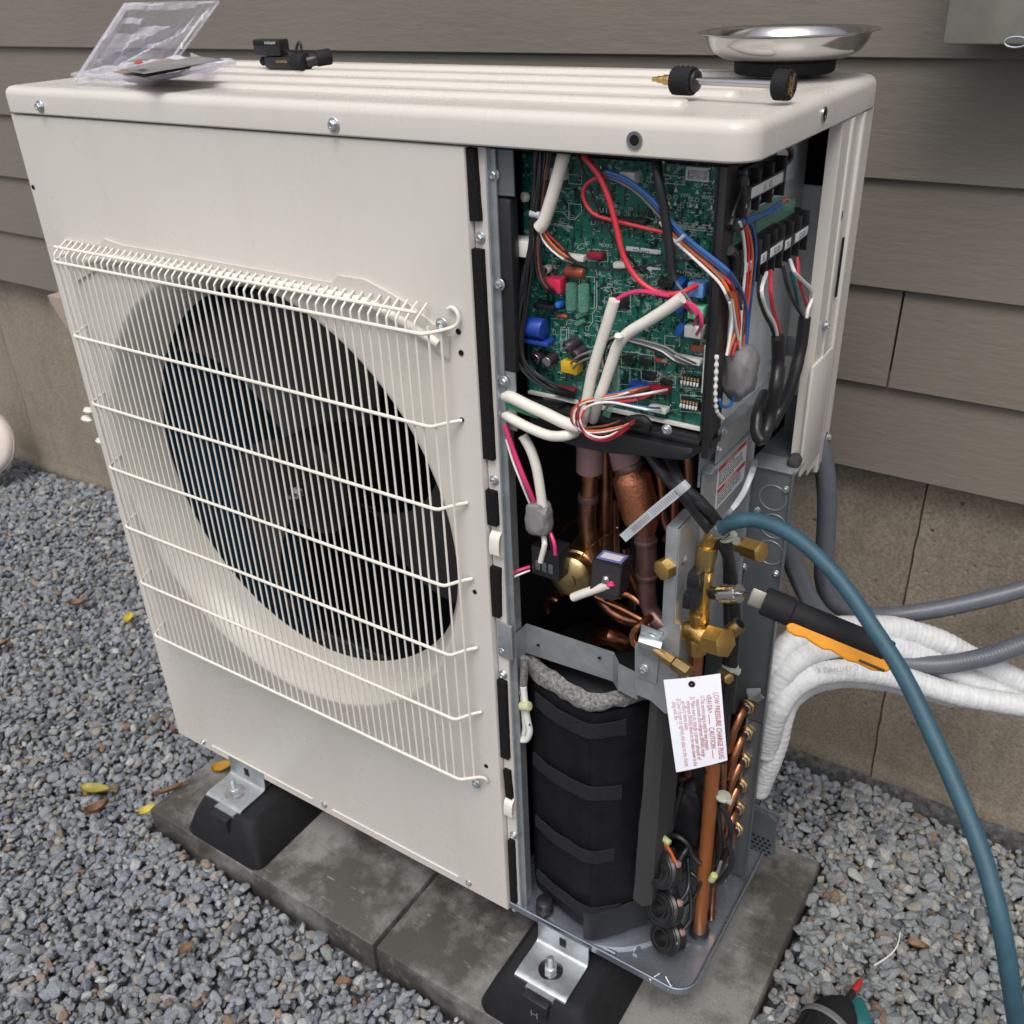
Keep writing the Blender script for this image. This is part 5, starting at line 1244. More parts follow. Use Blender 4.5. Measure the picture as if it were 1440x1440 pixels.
# signal wires running over the terminals and down into the grey putty
for mm, pts in (('w_blue', [(0.925, 0.0538, 0.9504), (0.925, 0.0765, 0.9491), (0.925, 0.1041, 0.9457), (0.925, 0.1276, 0.9433), (0.925, 0.1513, 0.9434)]), ('w_blue', [(0.925, 0.0577, 0.9473), (0.925, 0.0837, 0.9464), (0.925, 0.1111, 0.9455), (0.925, 0.1427, 0.9476), (0.925, 0.1655, 0.9463)]), ('w_orange', [(0.925, 0.1466, 0.9469), (0.925, 0.1613, 0.9477), (0.925, 0.1739, 0.944)]), ('w_blue', [(0.925, 0.0527, 0.9909), (0.925, 0.0608, 0.9757), (0.925, 0.0575, 0.9622), (0.925, 0.0536, 0.9516)])): W_(pts, .0016, mm)
for mm, pts in (('w_white', [(0.925, 0.0506, 0.9511), (0.925, 0.0612, 0.9383), (0.925, 0.0705, 0.9183), (0.925, 0.0731, 0.8993), (0.925, 0.0722, 0.8807), (0.925, 0.0731, 0.8612), (0.925, 0.0755, 0.8341)]), ('w_red', [(0.925, 0.0571, 0.9497), (0.925, 0.07, 0.9352), (0.925, 0.0792, 0.9162), (0.925, 0.0802, 0.8974), (0.925, 0.0801, 0.8753), (0.925, 0.0793, 0.8561), (0.925, 0.0795, 0.8314)]), ('w_orange', [(0.925, 0.0602, 0.9502), (0.925, 0.0766, 0.9349), (0.925, 0.0878, 0.9153), (0.925, 0.0892, 0.895), (0.925, 0.0874, 0.8732), (0.925, 0.0856, 0.8509), (0.925, 0.0836, 0.8287)]), ('w_blue', [(0.925, 0.063, 0.9519), (0.925, 0.0817, 0.9409), (0.925, 0.0948, 0.9217), (0.925, 0.0986, 0.8989), (0.925, 0.095, 0.8775), (0.925, 0.0933, 0.8551), (0.925, 0.0934, 0.8316)]), ('w_blue', [(0.927, 0.0477, 0.9031), (0.927, 0.0655, 0.8879), (0.927, 0.0797, 0.8693), (0.927, 0.0855, 0.8512), (0.927, 0.0848, 0.8314)]),
                ('w_white', [(0.927, 0.0386, 0.8935), (0.927, 0.0487, 0.8752), (0.927, 0.0591, 0.8561), (0.927, 0.0718, 0.8356)]), ('w_orange', [(0.925, 0.0498, 0.8944), (0.925, 0.0603, 0.8746), (0.925, 0.0649, 0.8605), (0.925, 0.0561, 0.847), (0.925, 0.0484, 0.8364)]), ('w_red', [(0.925, 0.0534, 0.8922), (0.925, 0.066, 0.871), (0.925, 0.0713, 0.8539), (0.925, 0.0639, 0.8412), (0.925, 0.059, 0.8329)]), ('w_teal', [(0.925, 0.0566, 0.8925), (0.925, 0.0728, 0.8703), (0.925, 0.0785, 0.8517), (0.925, 0.0755, 0.8341)]), ('w_orange', [(0.927, 0.0413, 0.8958), (0.927, 0.0515, 0.8768), (0.927, 0.0637, 0.8579), (0.927, 0.0656, 0.841)]), ('w_white', [(0.927, 0.0366, 0.8879), (0.927, 0.0449, 0.87), (0.927, 0.0435, 0.8527), (0.927, 0.0396, 0.8398)]), ('w_brown', [(0.925, 0.0596, 0.8936), (0.925, 0.0737, 0.8739), (0.925, 0.0834, 0.8528), (0.925, 0.0863, 0.8319)])): W_(pts, .0014, mm)
MB().tube([(0.925, 0.0367, 0.9585), (0.925, 0.0316, 0.954), (0.925, 0.0405, 0.9476), (0.925, 0.0551, 0.9443), (0.925, 0.0638, 0.9483), (0.925, 0.0586, 0.9574), (0.925, 0.0488, 0.9668)], .0019, 8).build('cable_tie', 'w_black', hp)
W_([(0.925, 0.0541, 0.9918), (0.925, 0.0637, 0.9768), (0.925, 0.0708, 0.9595), (0.925, 0.0662, 0.9518)], .0014, 'w_grey'); W_([(0.925, 0.0509, 0.9923), (0.925, 0.0504, 0.9804), (0.925, 0.0408, 0.9683), (0.925, 0.0337, 0.9586)], .0014, 'w_black')
MB().tube([(0.922, 0.0409, 0.9298), (0.922, 0.0516, 0.9225), (0.922, 0.0565, 0.9063), (0.922, 0.0511, 0.8936), (0.915, 0.0539, 0.8869)], .0045, 8).build('cable_hook', 'black', hp)
lump('putty_wrap', (0.926, 0.0796, 0.8111), .015, .018, .0245, 'tape', 8, .14)
W_([(0.925, 0.0358, 0.7995), (0.925, 0.0404, 0.7923), (0.925, 0.0549, 0.7853), (0.925, 0.0687, 0.7842), (0.925, 0.0672, 0.7918)], .0016, 'w_blue')
MB().tube([(0.922, 0.0292, 0.8424), (0.922, 0.0311, 0.8221), (0.922, 0.0325, 0.8049), (0.922, 0.0389, 0.7868), (0.922, 0.0544, 0.7736)], lambda L, t: .0016 + .0006 * math.sin(L * 900), 8, step=.0015).build('cord', 'white', hp)
# mains leads
MA = [('w_black', [(0.93, 0.0984, 0.8945), (0.938, 0.0754, 0.8866), (0.938, 0.0931, 0.865), (0.938, 0.1166, 0.8447), (0.938, 0.1375, 0.8244)]), ('w_white', [(0.93, 0.1148, 0.8928), (0.94, 0.0765, 0.8879), (0.94, 0.0944, 0.8662), (0.94, 0.1202, 0.8453), (0.94, 0.1354, 0.8254)]), ('w_red', [(0.93, 0.1259, 0.8919), (0.94, 0.1011, 0.8811), (0.94, 0.1145, 0.859), (0.94, 0.131, 0.8406), (0.94, 0.1414, 0.8249)]),
      ('w_black', [(0.93, 0.1591, 0.8881), (0.936, 0.1589, 0.8701), (0.936, 0.184, 0.848), (0.936, 0.2116, 0.8285), (0.936, 0.2241, 0.8174)]), ('w_teal', [(0.93, 0.1867, 0.8756), (0.934, 0.1904, 0.8592), (0.934, 0.2085, 0.8364), (0.934, 0.228, 0.8174)]), ('w_red', [(0.93, 0.1997, 0.8861), (0.936, 0.1942, 0.8676), (0.936, 0.214, 0.8467), (0.936, 0.2344, 0.8263), (0.936, 0.236, 0.8153)]), ('w_white', [(0.93, 0.1786, 0.8886), (0.94, 0.1629, 0.883), (0.94, 0.1956, 0.8649), (0.94, 0.2252, 0.8485), (0.94, 0.2312, 0.8381), (0.94, 0.221, 0.8293), (0.94, 0.2201, 0.8192)])]
for mm, pts in MA: W_(pts, .0019, mm)
for pts in ([(0.942, 0.1282, 0.8308), (0.942, 0.1362, 0.8028), (0.945, 0.126, 0.7818), (0.942, 0.1304, 0.7537), (0.942, 0.1214, 0.7362), (0.942, 0.1088, 0.7323), (0.935, 0.1149, 0.7373), (0.93, 0.1285, 0.7519), (0.92, 0.1735, 0.7518)], [(0.938, 0.221, 0.8216), (0.938, 0.2189, 0.7892), (0.938, 0.209, 0.7656), (0.935, 0.2029, 0.7437), (0.93, 0.1964, 0.7269), (0.928, 0.1798, 0.7154)]):
    MB().tube(pts, lambda L, t: .0062 * (1 + .05 * noise.noise((L * 90, 1, 2))), 14, step=.004).build('mains_cable', 'w_black', hp)
MB().tube([(0.908, 0.2014, 0.6613), (0.945, 0.08, 0.7092), (0.945, 0.0642, 0.6983), (0.945, 0.0366, 0.6942), (0.93, 0.0576, 0.6693)], .0030, 8, flat=.5).build('cable_tie', 'clear', hp)
# conduit entry: dark bracket behind, ring and shelf
MB().box((.900, .205, .652), (.9475, .330, .655), .001).build('piping_shelf', 'grey_panel', hp)
p = (0.9228, 0.3, 0.7349)
MB().lathe([(.010, 0), (.015, 0), (.015, .004), (.010, .004), (.010, 0)], frame(p, (0, -1, 0)), 28, cap=False).build('conduit_bushing', 'zinc_bright', hp)
MB().box((.905, .303, .655), (.9455, .306, .70)).build('entry_plate', 'grey_panel', hp)
lump('putty_seal', (0.9442, 0.225, 0.6598), .007, .012, .007, 'greyfoam', 21, .12)

# ================================================================ HEAT PUMP: compressor, pipes, valves
def pipe(pts, r, m_, name='copper_pipe', n=16): return MB().tube(pts, r, n, step=.006).build(name, m_, hp)
CX, CY, CR = .776, .118, .101
NS = 72
def jr(a, z):
    """jacket radius: wrapped cloth with a few flats, a folded seam and slack"""
    f = .0022 * math.cos(6 * (a - RA(-72))) + .004 * math.exp(-((((a - RA(-72) + math.pi) % (2 * math.pi)) - math.pi) / .16) ** 2)
    return CR - .003 + f + .0025 * noise.noise((math.cos(a) * 3, math.sin(a) * 3, z * 12)) + .0012 * noise.noise((a * 6, z * 40, 4))
b = MB(); zs = [.026 + (.404 - .026) * i / 30 for i in range(31)]
for z in zs:
    for j in range(NS):
        a = 2 * math.pi * j / NS; r = jr(a, z) * (1 - .04 * max(0, (z - .385) / .02)); b.v.append((CX + r * math.cos(a), CY + r * math.sin(a), z))
for i in range(30):
    for j in range(NS): b.f.append((i * NS + j, i * NS + (j + 1) % NS, i * NS + NS + (j + 1) % NS, i * NS + NS + j))
comp_ = b.build('compressor_jacket', 'jacket', hp, ang=50)
# overlapping flap with vertical edge
def shell(a0, a1, z0, z1, off, name, m_, zf=None, n_=16, nz=10):
    b = MB()
    for o_ in (0, .0022):
        for i in range(nz + 1):
            for j in range(n_ + 1):
                a = RA(a0 + (a1 - a0) * j / n_); zz = (z0 + (zf(j / n_) if zf else 0)) + (z1 - z0) * i / nz
                r = jr(a, max(.03, min(.4, zz))) + off + o_; b.v.append((CX + r * math.cos(a), CY + r * math.sin(a), zz))
    K = (nz + 1) * (n_ + 1)
    for i in range(nz):
        for j in range(n_):
            a = i * (n_ + 1) + j; b.f.append((a, a + 1, a + n_ + 2, a + n_ + 1)); b.f.append((a + K, a + n_ + 1 + K, a + n_ + 2 + K, a + 1 + K))
    for i in range(nz):
        for j in (0, n_):
            a = i * (n_ + 1) + j; b.f.append((a, a + n_ + 1, a + n_ + 1 + K, a + K))
    for j in range(n_):
        for i in (0, nz):
            a = i * (n_ + 1) + j; b.f.append((a, a + K, a + 1 + K, a + 1))
    return b.build(name, m_, comp_, ang=50)
shell(-72, -24, .045, .40, .0015, 'flap', 'jacket')
shell(-76, -18, .012, .062, .006, 'hem', mat('hem_cloth', (.016, .017, .021), .6, var=.2, vs=60, bump=.2), zf=lambda t: .018 * t)
for (px, py, w, a0, a1) in ((813, 1000, .021, -118, -50), (813, 1088, .021, -122, -52), (813, 1176, .020, -122, -56), (813, 1252, .020, -122, -50)):
    z = {1000: (0.7811, 0.035, 0.3758)[2], 1088: (0.7808, 0.035, 0.2757)[2], 1176: (0.7805, 0.035, 0.1666)[2], 1252: (0.7803, 0.035, 0.064)[2]}[py]
    shell(a0, a1, z - w / 2, z + w / 2, .0045, 'strap', 'strap', nz=3)
# felt collar, crumpled
b = MB(); nf = 70
for j in range(nf + 1):
    a = RA(208) + RA(164) * j / nf; e = min(1, min(j, nf - j) / 6)
    for (dr, dz) in ((-.004, -.008), (.002, -.010), (.0055, -.003), (.003, .004), (-.008, .008), (-.014, .002)):
        q = noise.noise((math.cos(a) * 4, math.sin(a) * 4, dz * 90)); r = jr(a, .39) + dr + .003 * q
        b.v.append((CX + r * math.cos(a), CY + r * math.sin(a), .418 + dz * (1 + .25 * math.cos(a - RA(200))) - .006 * math.sin(a - RA(180)) + .003 * noise.noise((math.cos(a) * 3 + 5, math.sin(a) * 3, 1)) + .003 * noise.noise((a * 9, dz * 200, 2))))
for j in range(nf):
    for k in range(6): b.f.append((j * 6 + k, j * 6 + (k + 1) % 6, (j + 1) * 6 + (k + 1) % 6, (j + 1) * 6 + k))
b.f.append((0, 1, 2, 3, 4, 5)); b.f.append(tuple(nf * 6 + k for k in (5, 4, 3, 2, 1, 0)))
b.build('felt_collar', 'felt', hp, ang=60)
MB().lathe([(.0001, .415), (.05, .41), (.074, .398)], Matrix.Translation((CX, CY, 0)), 32, cap=False).build('compressor_cap', 'dark', hp)
MB().lathe([(r * .8, h * .75) for r, h in [(.011, 0), (.015, .003), (.015, .010), (.012, .014), (.015, .018), (.014, .030), (.006, .034)]], Matrix.Translation((0.737, 0.0187, 0.01)), 20).build('rubber_grommet', 'black', hp)
# sheet of grey insulation beside it
a, c = (0.8829, 0.03, 0.4409), (0.8744, 0.03, 0.1069)
b = MB(); nz = 12
for i in range(nz + 1):
    t = i / nz; p = Vector(a).lerp(Vector(c), t)
    wv = .0085 + .0035 * t + .0015 * noise.noise((t * 6, 1, 1))
    for sx, yy in ((-1, .030), (.2, .026), (1, .034), (1, .085), (-1, .085)): b.v.append((p.x + sx * wv, yy + .002 * noise.noise((t * 5, sx, 4)), p.z))
for i in range(nz):
    for j in range(5): b.f.append((i * 5 + j, i * 5 + (j + 1) % 5, i * 5 + 5 + (j + 1) % 5, i * 5 + 5 + j))
b.f.append((0, 1, 2, 3, 4)); b.f.append(tuple(nz * 5 + j for j in (4, 3, 2, 1, 0)))
b.build('insulation_sheet', 'greyfoam', hp)
# white sleeve with blue mark, tied, left of the compressor
W_([(0.7189, 0.02, 0.4397), (0.717, 0.02, 0.4126), (0.714, 0.02, 0.3844)], .0048, 'felt', 'cable'); W_([(0.7167, 0.018, 0.3979), (0.7188, 0.018, 0.3715), (0.721, 0.018, 0.3481), (0.7235, 0.018, 0.3311), (0.7179, 0.018, 0.3146), (0.7084, 0.018, 0.3101)], .0040, 'white', 'cable'); W_([(0.7118, 0.022, 0.3874), (0.7127, 0.022, 0.3546), (0.7137, 0.022, 0.3267), (0.709, 0.022, 0.3118), (0.7048, 0.022, 0.3098)], .0032, 'white', 'cable')
MB().cyl((0.7159, 0.013, 0.3707), (0.7281, 0.013, 0.3762), .0058, 10, .001).build('cable_tie', mat('yellowed_nylon', (.50, .50, .30), .5), hp)
MB().lathe([(.0015, 0), (.0015, .0006)], frame((0.7268, 0.0135, 0.3464), (0, -1, 0)), 10).build('ink_dot', 'p_blue', hp)

# bent strap across the front of the compressor
z1_, z0_ = (0.7093, 0.04, 0.4711)[2], (0.7079, 0.04, 0.4289)[2]
b = MB()
xs = [(.7075, .006), (.7078, .012), ((0.7087, 0.04, 0.4534)[0], .040), ((0.8204, 0.045, 0.4535)[0], .045), ((0.8327, 0.038, 0.4605)[0], .034), ((0.8426, 0.032, 0.4688)[0], .032), ((0.859, 0.03, 0.4701)[0], .030)]
za_ = [z1_, z1_, z1_, z1_ - .001, z1_ - .004, z1_ - .004, z1_ - .004]
zb_ = [z0_ + .006, z0_ + .004, z0_, z0_ + .001, z0_ + .002, z0_ + .002, z0_ + .002]
for (x, y), a, c in zip(xs, za_, zb_):
    b.v += [(x, y, c), (x, y, a), (x, y + .0018, a), (x, y + .0018, c)]
for i in range(len(xs) - 1):
    for j in range(4): b.f.append((4 * i + j, 4 * i + (j + 1) % 4, 4 * i + 4 + (j + 1) % 4, 4 * i + 4 + j))
b.f.append((0, 1, 2, 3)); e = 4 * len(xs) - 4; b.f.append((e + 3, e + 2, e + 1, e))
br = b.build('bracket_bar', 'zinc', hp, smooth=False)
for (x, y, z) in ((0.7258, 0.039, 0.4483), (0.8043, 0.043, 0.4584)): MB().lathe([(.0018, 0), (.0018, .0012)], frame((x, y, z), (0, -1, 0)), 12).build('hole', 'dark', br)
MB().box((0.691, 0.007, 0.4405), ((0.7107, 0.007, 0.4859)[0], .0095, (0.7108, 0.007, 0.4889)[2]), .0006).build('bar_end_plate', 'zinc', hp)

# upright valve bracket (tall folded plate)
PX0, PX1 = (0.8872, 0.02, 0.6507)[0], (0.9011, 0.02, 0.6549)[0]
zt_, zb_ = (0.8931, 0.02, 0.6668)[2], (0.8842, 0.02, 0.424)[2]
b = MB()
b.box((PX0, .020, (0.8934, 0.02, 0.5511)[2]), (PX1 - .001, .0222, zt_), .0008)
b.box((PX1 - .0022, .0215, zb_ + .04), (PX1, .080, zt_ - .001), .0008)
b.box((PX0, .0225, zt_ - .0022), (PX1 - .003, .060, zt_ - .0002), .0006)
b.build('valve_bracket', 'zinc', hp)
a, c = (0.8611, 0.0185, 0.4498), (0.9104, 0.0185, 0.5363)
b = MB(); pl = [(0.8592, 0.0185, 0.5162), (0.8925, 0.0185, 0.5518), (0.9085, 0.0185, 0.5578), (0.9098, 0.0185, 0.4419), (0.8969, 0.0185, 0.438), (0.8798, 0.0185, 0.4481), (0.8611, 0.0185, 0.4498)]
b.prism([(p[0], p[2]) for p in pl], -.0212, -.0182, Matrix(((1, 0, 0, 0), (0, 0, -1, 0), (0, 1, 0, 0), (0, 0, 0, 1))))
foot_ = b.build('bracket_foot', 'zinc', hp, smooth=False)
# saddle clamp on it
b = MB()
p = Vector((0.8818, 0.01, 0.5244)); e1 = (Vector((0.8964, 0.01, 0.5183)) - Vector((0.8665, 0.01, 0.522))).normalized()
b.strip([Vector((0.8787, 0.0165, 0.5443)), Vector((0.8783, 0.0165, 0.5333)), Vector((0.8815, 0.008, 0.5374)), Vector((0.8832, 0.003, 0.5342)), Vector((0.8814, 0.006, 0.5233)), Vector((0.876, 0.0165, 0.5094)), Vector((0.875, 0.0165, 0.4911)), Vector((0.8747, 0.0165, 0.4757))], .024, .0014, e1)
b.build('pipe_clamp', 'zinc_bright', hp)
for q in ((0.8789, 0.0155, 0.5314), (0.8722, 0.0155, 0.4897)): screw((q[0], q[1], q[2]), (0, -1, .0), hp, 1.0)
# capped brass plug at the clamp
c0, c1 = Vector((0.8884, 0.006, 0.5279)), Vector((0.9312, -0.006, 0.5239))
d_ = (c1 - c0)
MB().cyl(c0, c0 + d_ * .35, .0050, 14).build('copper_stub', 'brass', hp)
MB().hexa(c0 + d_ * .28, c0 + d_ * .56, .0068).build('brass_union', 'brass', hp)
MB().hexa(c0 + d_ * .58, c1, .0078).build('brass_plug', 'brass_old', hp)
pipe([(0.8882, 0.012, 0.5201), (0.8684, 0.02, 0.5124), (0.8537, 0.03, 0.5064), (0.8509, 0.03, 0.5166), (0.8563, 0.03, 0.5289), (0.8614, 0.05, 0.531)], .0042, 'copper')

# pipes in the middle of the machine
pipe([(0.7697, 0.085, 0.7269), (0.7682, 0.085, 0.698), (0.7675, 0.085, 0.6666)], .0145, 'mauve', 'insulated_pipe', 22)
pipe([(0.7674, 0.085, 0.6726), (0.7667, 0.085, 0.6422), (0.765, 0.085, 0.6187), (0.7651, 0.085, 0.5952), (0.7705, 0.085, 0.5709), (0.7761, 0.085, 0.5539)], lambda L, t: .0088 if t < .35 else .0100, 'copper_dull')
MB().cyl((0.7658, 0.085, 0.6384), (0.7658, 0.085, 0.6278), .0115, 20, .002).build('brazed_joint', 'plum', hp)
MB().cyl((0.7675, 0.085, 0.6666), (0.7675, 0.085, 0.658), .0115, 20, .001).build('brazed_joint', 'copper', hp)
pipe([(0.7691, 0.115, 0.6896), (0.7707, 0.115, 0.6289), (0.7697, 0.115, 0.5639), (0.7674, 0.115, 0.5244)], .0085, 'copper_dull'); pipe([(0.7686, 0.14, 0.6072), (0.7718, 0.14, 0.5315), (0.7758, 0.14, 0.472)], .006, 'copper_dull'); pipe([(0.6874, 0.16, 0.5301), (0.6977, 0.16, 0.5433), (0.7097, 0.16, 0.5538)], .004, 'copper')
pipe([(0.7977, 0.085, 0.733), (0.8048, 0.085, 0.7065), (0.8119, 0.085, 0.6828)], .0150, 'mauve', 'insulated_pipe', 22)
a, c = Vector((0.8135, 0.085, 0.6841)), Vector((0.8356, 0.085, 0.6107)); ax = (c - a)
MB().lathe([(.0125, 0), (.0130, ax.length * .05), (.0195, ax.length * .14), (.0205, ax.length * .2), (.0205, ax.length * .74), (.0190, ax.length * .82), (.013, ax.length * .95), (.012, ax.length)], frame(a, ax), 32).build('muffler', 'muffler', hp)
MB().cyl(Vector((0.8118, 0.085, 0.6861)), a + ax * .06, .0158, 24, .001).build('muffler_band', 'plum', hp)
pipe([(0.8301, 0.085, 0.6266), (0.836, 0.085, 0.6002), (0.8386, 0.085, 0.574), (0.8399, 0.085, 0.5374), (0.8442, 0.085, 0.5141), (0.8608, 0.08, 0.5022), (0.8763, 0.08, 0.4984)], lambda L, t: .0112 if t < .42 else .0100, 'plum')
for q in (((0.8359, 0.085, 0.6028), (0.8361, 0.085, 0.5967)), ((0.8391, 0.085, 0.5595), (0.8393, 0.085, 0.5549))): MB().cyl(q[0], q[1], .0126, 20, .001).build('brazed_joint', 'plum', hp)
pipe([(0.8395, 0.1, 0.6838), (0.8447, 0.1, 0.6559), (0.8485, 0.1, 0.6243), (0.8575, 0.1, 0.6076), (0.8757, 0.09, 0.6114)], .0046, 'copper_dull'); pipe([(0.8641, 0.12, 0.6933), (0.8685, 0.12, 0.6442), (0.8673, 0.12, 0.6089), (0.8622, 0.12, 0.5804)], .006, 'copper_dull'); pipe([(0.8829, 0.07, 0.6157), (0.8893, 0.07, 0.6126), (0.8961, 0.07, 0.6164), (0.8978, 0.07, 0.6271)], .0050, 'copper')
pipe([(0.7629, 0.11, 0.4877), (0.7856, 0.11, 0.4835), (0.8116, 0.11, 0.4787), (0.8345, 0.11, 0.4731), (0.8612, 0.11, 0.4731)], .0046, 'copper'); pipe([(0.7642, 0.12, 0.478), (0.7768, 0.12, 0.466), (0.7977, 0.12, 0.4612), (0.8208, 0.12, 0.4656), (0.8475, 0.12, 0.4776)], .0075, 'copper_dull'); pipe([(0.7411, 0.14, 0.3888), (0.7599, 0.12, 0.4172), (0.7826, 0.11, 0.4358), (0.7929, 0.12, 0.4246), (0.7891, 0.14, 0.3966)], .0110, 'copper', n=20)
pipe([(0.6828, 0.13, 0.4212), (0.681, 0.13, 0.4338), (0.6896, 0.13, 0.4456), (0.6978, 0.13, 0.4442)], .0046, 'copper_dull')
pipe([(0.7786, 0.15, 0.538), (0.785, 0.15, 0.5102), (0.797, 0.15, 0.4837), (0.8032, 0.15, 0.4652)], .005, 'copper'); pipe([(0.7814, 0.1, 0.4962), (0.7941, 0.1, 0.5086), (0.8103, 0.1, 0.5123), (0.8248, 0.1, 0.5057)], .0042, 'copper'); pipe([(0.6195, 0.17, 0.4104), (0.6475, 0.17, 0.4144), (0.6803, 0.17, 0.4292)], .006, 'copper_dull')
pipe([(0.8503, 0.11, 0.6943), (0.8547, 0.11, 0.6538), (0.855, 0.11, 0.6149), (0.8495, 0.11, 0.5909)], .0052, 'copper_dull'); pipe([(0.8843, 0.15, 0.5801), (0.8835, 0.15, 0.5425), (0.881, 0.15, 0.5029)], .006, 'copper_dull')
# drier cylinder pointing at the viewer, with its strap
a, c = Vector((0.7499, 0.14, 0.5425)), Vector((0.7606, 0.045, 0.5443)); ax = c - a; Lx = ax.length
MB().lathe([(r * 1.28, h) for r, h in [(.010, 0), (.017, Lx * .06), (.0185, Lx * .12), (.0185, Lx * .62), (.0200, Lx * .64), (.0200, Lx * .70), (.0185, Lx * .72), (.0185, Lx * .78), (.0200, Lx * .80), (.0200, Lx * .88), (.017, Lx * .93), (.008, Lx * .96), (.0075, Lx * .985), (.003, Lx)]], frame(a, ax), 36).build('strainer', 'brass_old', hp)
wire([(0.7497, 0.07, 0.5395), (0.7636, 0.07, 0.563), (0.7814, 0.07, 0.587), (0.7829, 0.1, 0.5834), (0.8095, 0.07, 0.6161)], .0008, 'brass_old', hp, 'binding_wire')
# solenoid coil with purple sticker, stud and lead
p = Vector((0.8139, 0.06, 0.571))
b = MB().prism([(-.0165, -.0175), (-.010, -.022), (.010, -.022), (.0165, -.0175), (.0165, .020), (-.0165, .020)], 0, .030, frame(p, (0.12, -1, 0.15), (1, 0, 0)))
co = b.build('solenoid_coil', 'black', hp, smooth=False)
F_ = frame(p, (0.12, -1, 0.15), (1, 0, 0))
MB().lathe([(.0045, .0), (.0045, .0302), (.0048, .0325), (.003, .0345)], F_, 16).build('stud', 'steel', co)
MB().box((-.015, -.015, .0300), (.015, .0185, .0306), M_=F_).build('face_plate', mat('coil_plate', (.05, .045, .05), .4, .5), co)
MB().box((-.014, .0200, .004), (.014, .0206, .026), M_=F_).build('sticker', mat('purple_sticker', (.16, .16, .42), .5), co)
MB().box((-.011, .0206, .009), (.011, .0209, .022), M_=F_).build('sticker_field', 'label', co)
sleeve([(0.7782, 0.03, 0.5396), (0.7923, 0.03, 0.5501), (0.8078, 0.03, 0.561), (0.8204, 0.03, 0.5707)], .0050); W_([(0.8187, 0.03, 0.5692), (0.8245, 0.03, 0.5739), (0.8261, 0.04, 0.5667)], .0024, 'w_pink'); W_([(0.8198, 0.028, 0.5699), (0.8272, 0.028, 0.5733), (0.8262, 0.04, 0.5632)], .0016, 'w_pink')
# long nylon tie with its ladder
a, c = Vector((0.9058, 0.01, 0.7182)), Vector((0.8514, 0, 0.6529)); sd = (c - a).normalized().cross(Vector((0, 1, 0)))
ct = MB().strip([a, a.lerp(c, .5) + Vector((0, -.003, .001)), a.lerp(c, .92), c], .0092, .0012, sd).build('cable_tie', 'clear', hp)
b = MB()
for i in range(26):
    q = a.lerp(c, .1 + .74 * i / 26) + Vector((0, -.0027 * math.sin(math.pi * (.1 + .74 * i / 26)) - .0009, .0006)); t = (c - a).normalized()
    b.add([q + sd * .0028 - t * .0004, q - sd * .0028 - t * .0004, q - sd * .0028 + t * .0004, q + sd * .0028 + t * .0004], [(0, 1, 2, 3)])
b.build('tie_ladder', 'w_grey', ct, smooth=False)
MB().box((-.006, -.0045, -.004), (.006, .0045, .004), .0012, frame(a, (0, -1, 0), c - a)).build('tie_head', 'clear', ct)
# black harness running down past the valves
for pts, r in (([(0.8439, 0.05, 0.7329), (0.8588, 0.045, 0.7211), (0.879, 0.035, 0.71), (0.8996, 0.022, 0.7063), (0.9116, 0.03, 0.6858), (0.9247, 0.04, 0.6626), (0.9351, 0.05, 0.6428), (0.9373, 0.07, 0.6058), (0.9388, 0.08, 0.5657), (0.939, 0.09, 0.5232), (0.9396, 0.09, 0.4759), (0.9386, 0.09, 0.4258), (0.9392, 0.09, 0.3739), (0.9399, 0.09, 0.3307)], .0060), ([(0.8588, 0.06, 0.7321), (0.8791, 0.045, 0.7184), (0.8991, 0.026, 0.7103), (0.9159, 0.03, 0.697), (0.9281, 0.04, 0.6762), (0.9374, 0.05, 0.65), (0.9343, 0.07, 0.6048), (0.9339, 0.08, 0.5595), (0.9343, 0.09, 0.5121), (0.9356, 0.09, 0.4645), (0.9345, 0.09, 0.4137), (0.935, 0.09, 0.3612)], .0055), ([(0.8993, 0.026, 0.7058), (0.9198, 0.03, 0.6927), (0.9309, 0.045, 0.6681), (0.9348, 0.06, 0.6315), (0.9384, 0.075, 0.5861), (0.9422, 0.085, 0.5459), (0.942, 0.09, 0.5056), (0.9427, 0.09, 0.4576), (0.9433, 0.09, 0.4074)], .0050)):
    MB().tube(pts, lambda L, t, r=r: r * (1 + .06 * noise.noise((L * 70, r * 999, 0))), 12, step=.004).build('harness', 'w_black', hp)
for c, d_, k in (((0.9396, 0.047, 0.6562), (.35, .1, -1), 'cream'), ((0.9401, 0.088, 0.4697), (0, 0, 1), 'cream'), ((0.9447, 0.093, 0.2738), (0, 0, 1), 'cream')):
    c = Vector(c); d_ = Vector(d_).normalized()
    tb = MB().cyl(c - d_ * .0017, c + d_ * .0017, .0092, 18, .0008).build('cable_tie', mat('pale_nylon', (.42, .44, .36), .4), hp)
    MB().box((-.003, -.003, -.003), (.003, .003, .003), .0008, Matrix.Translation(c + Vector((.0095, -.003, 0)))).build('tie_head', tb.data.materials[0], tb)

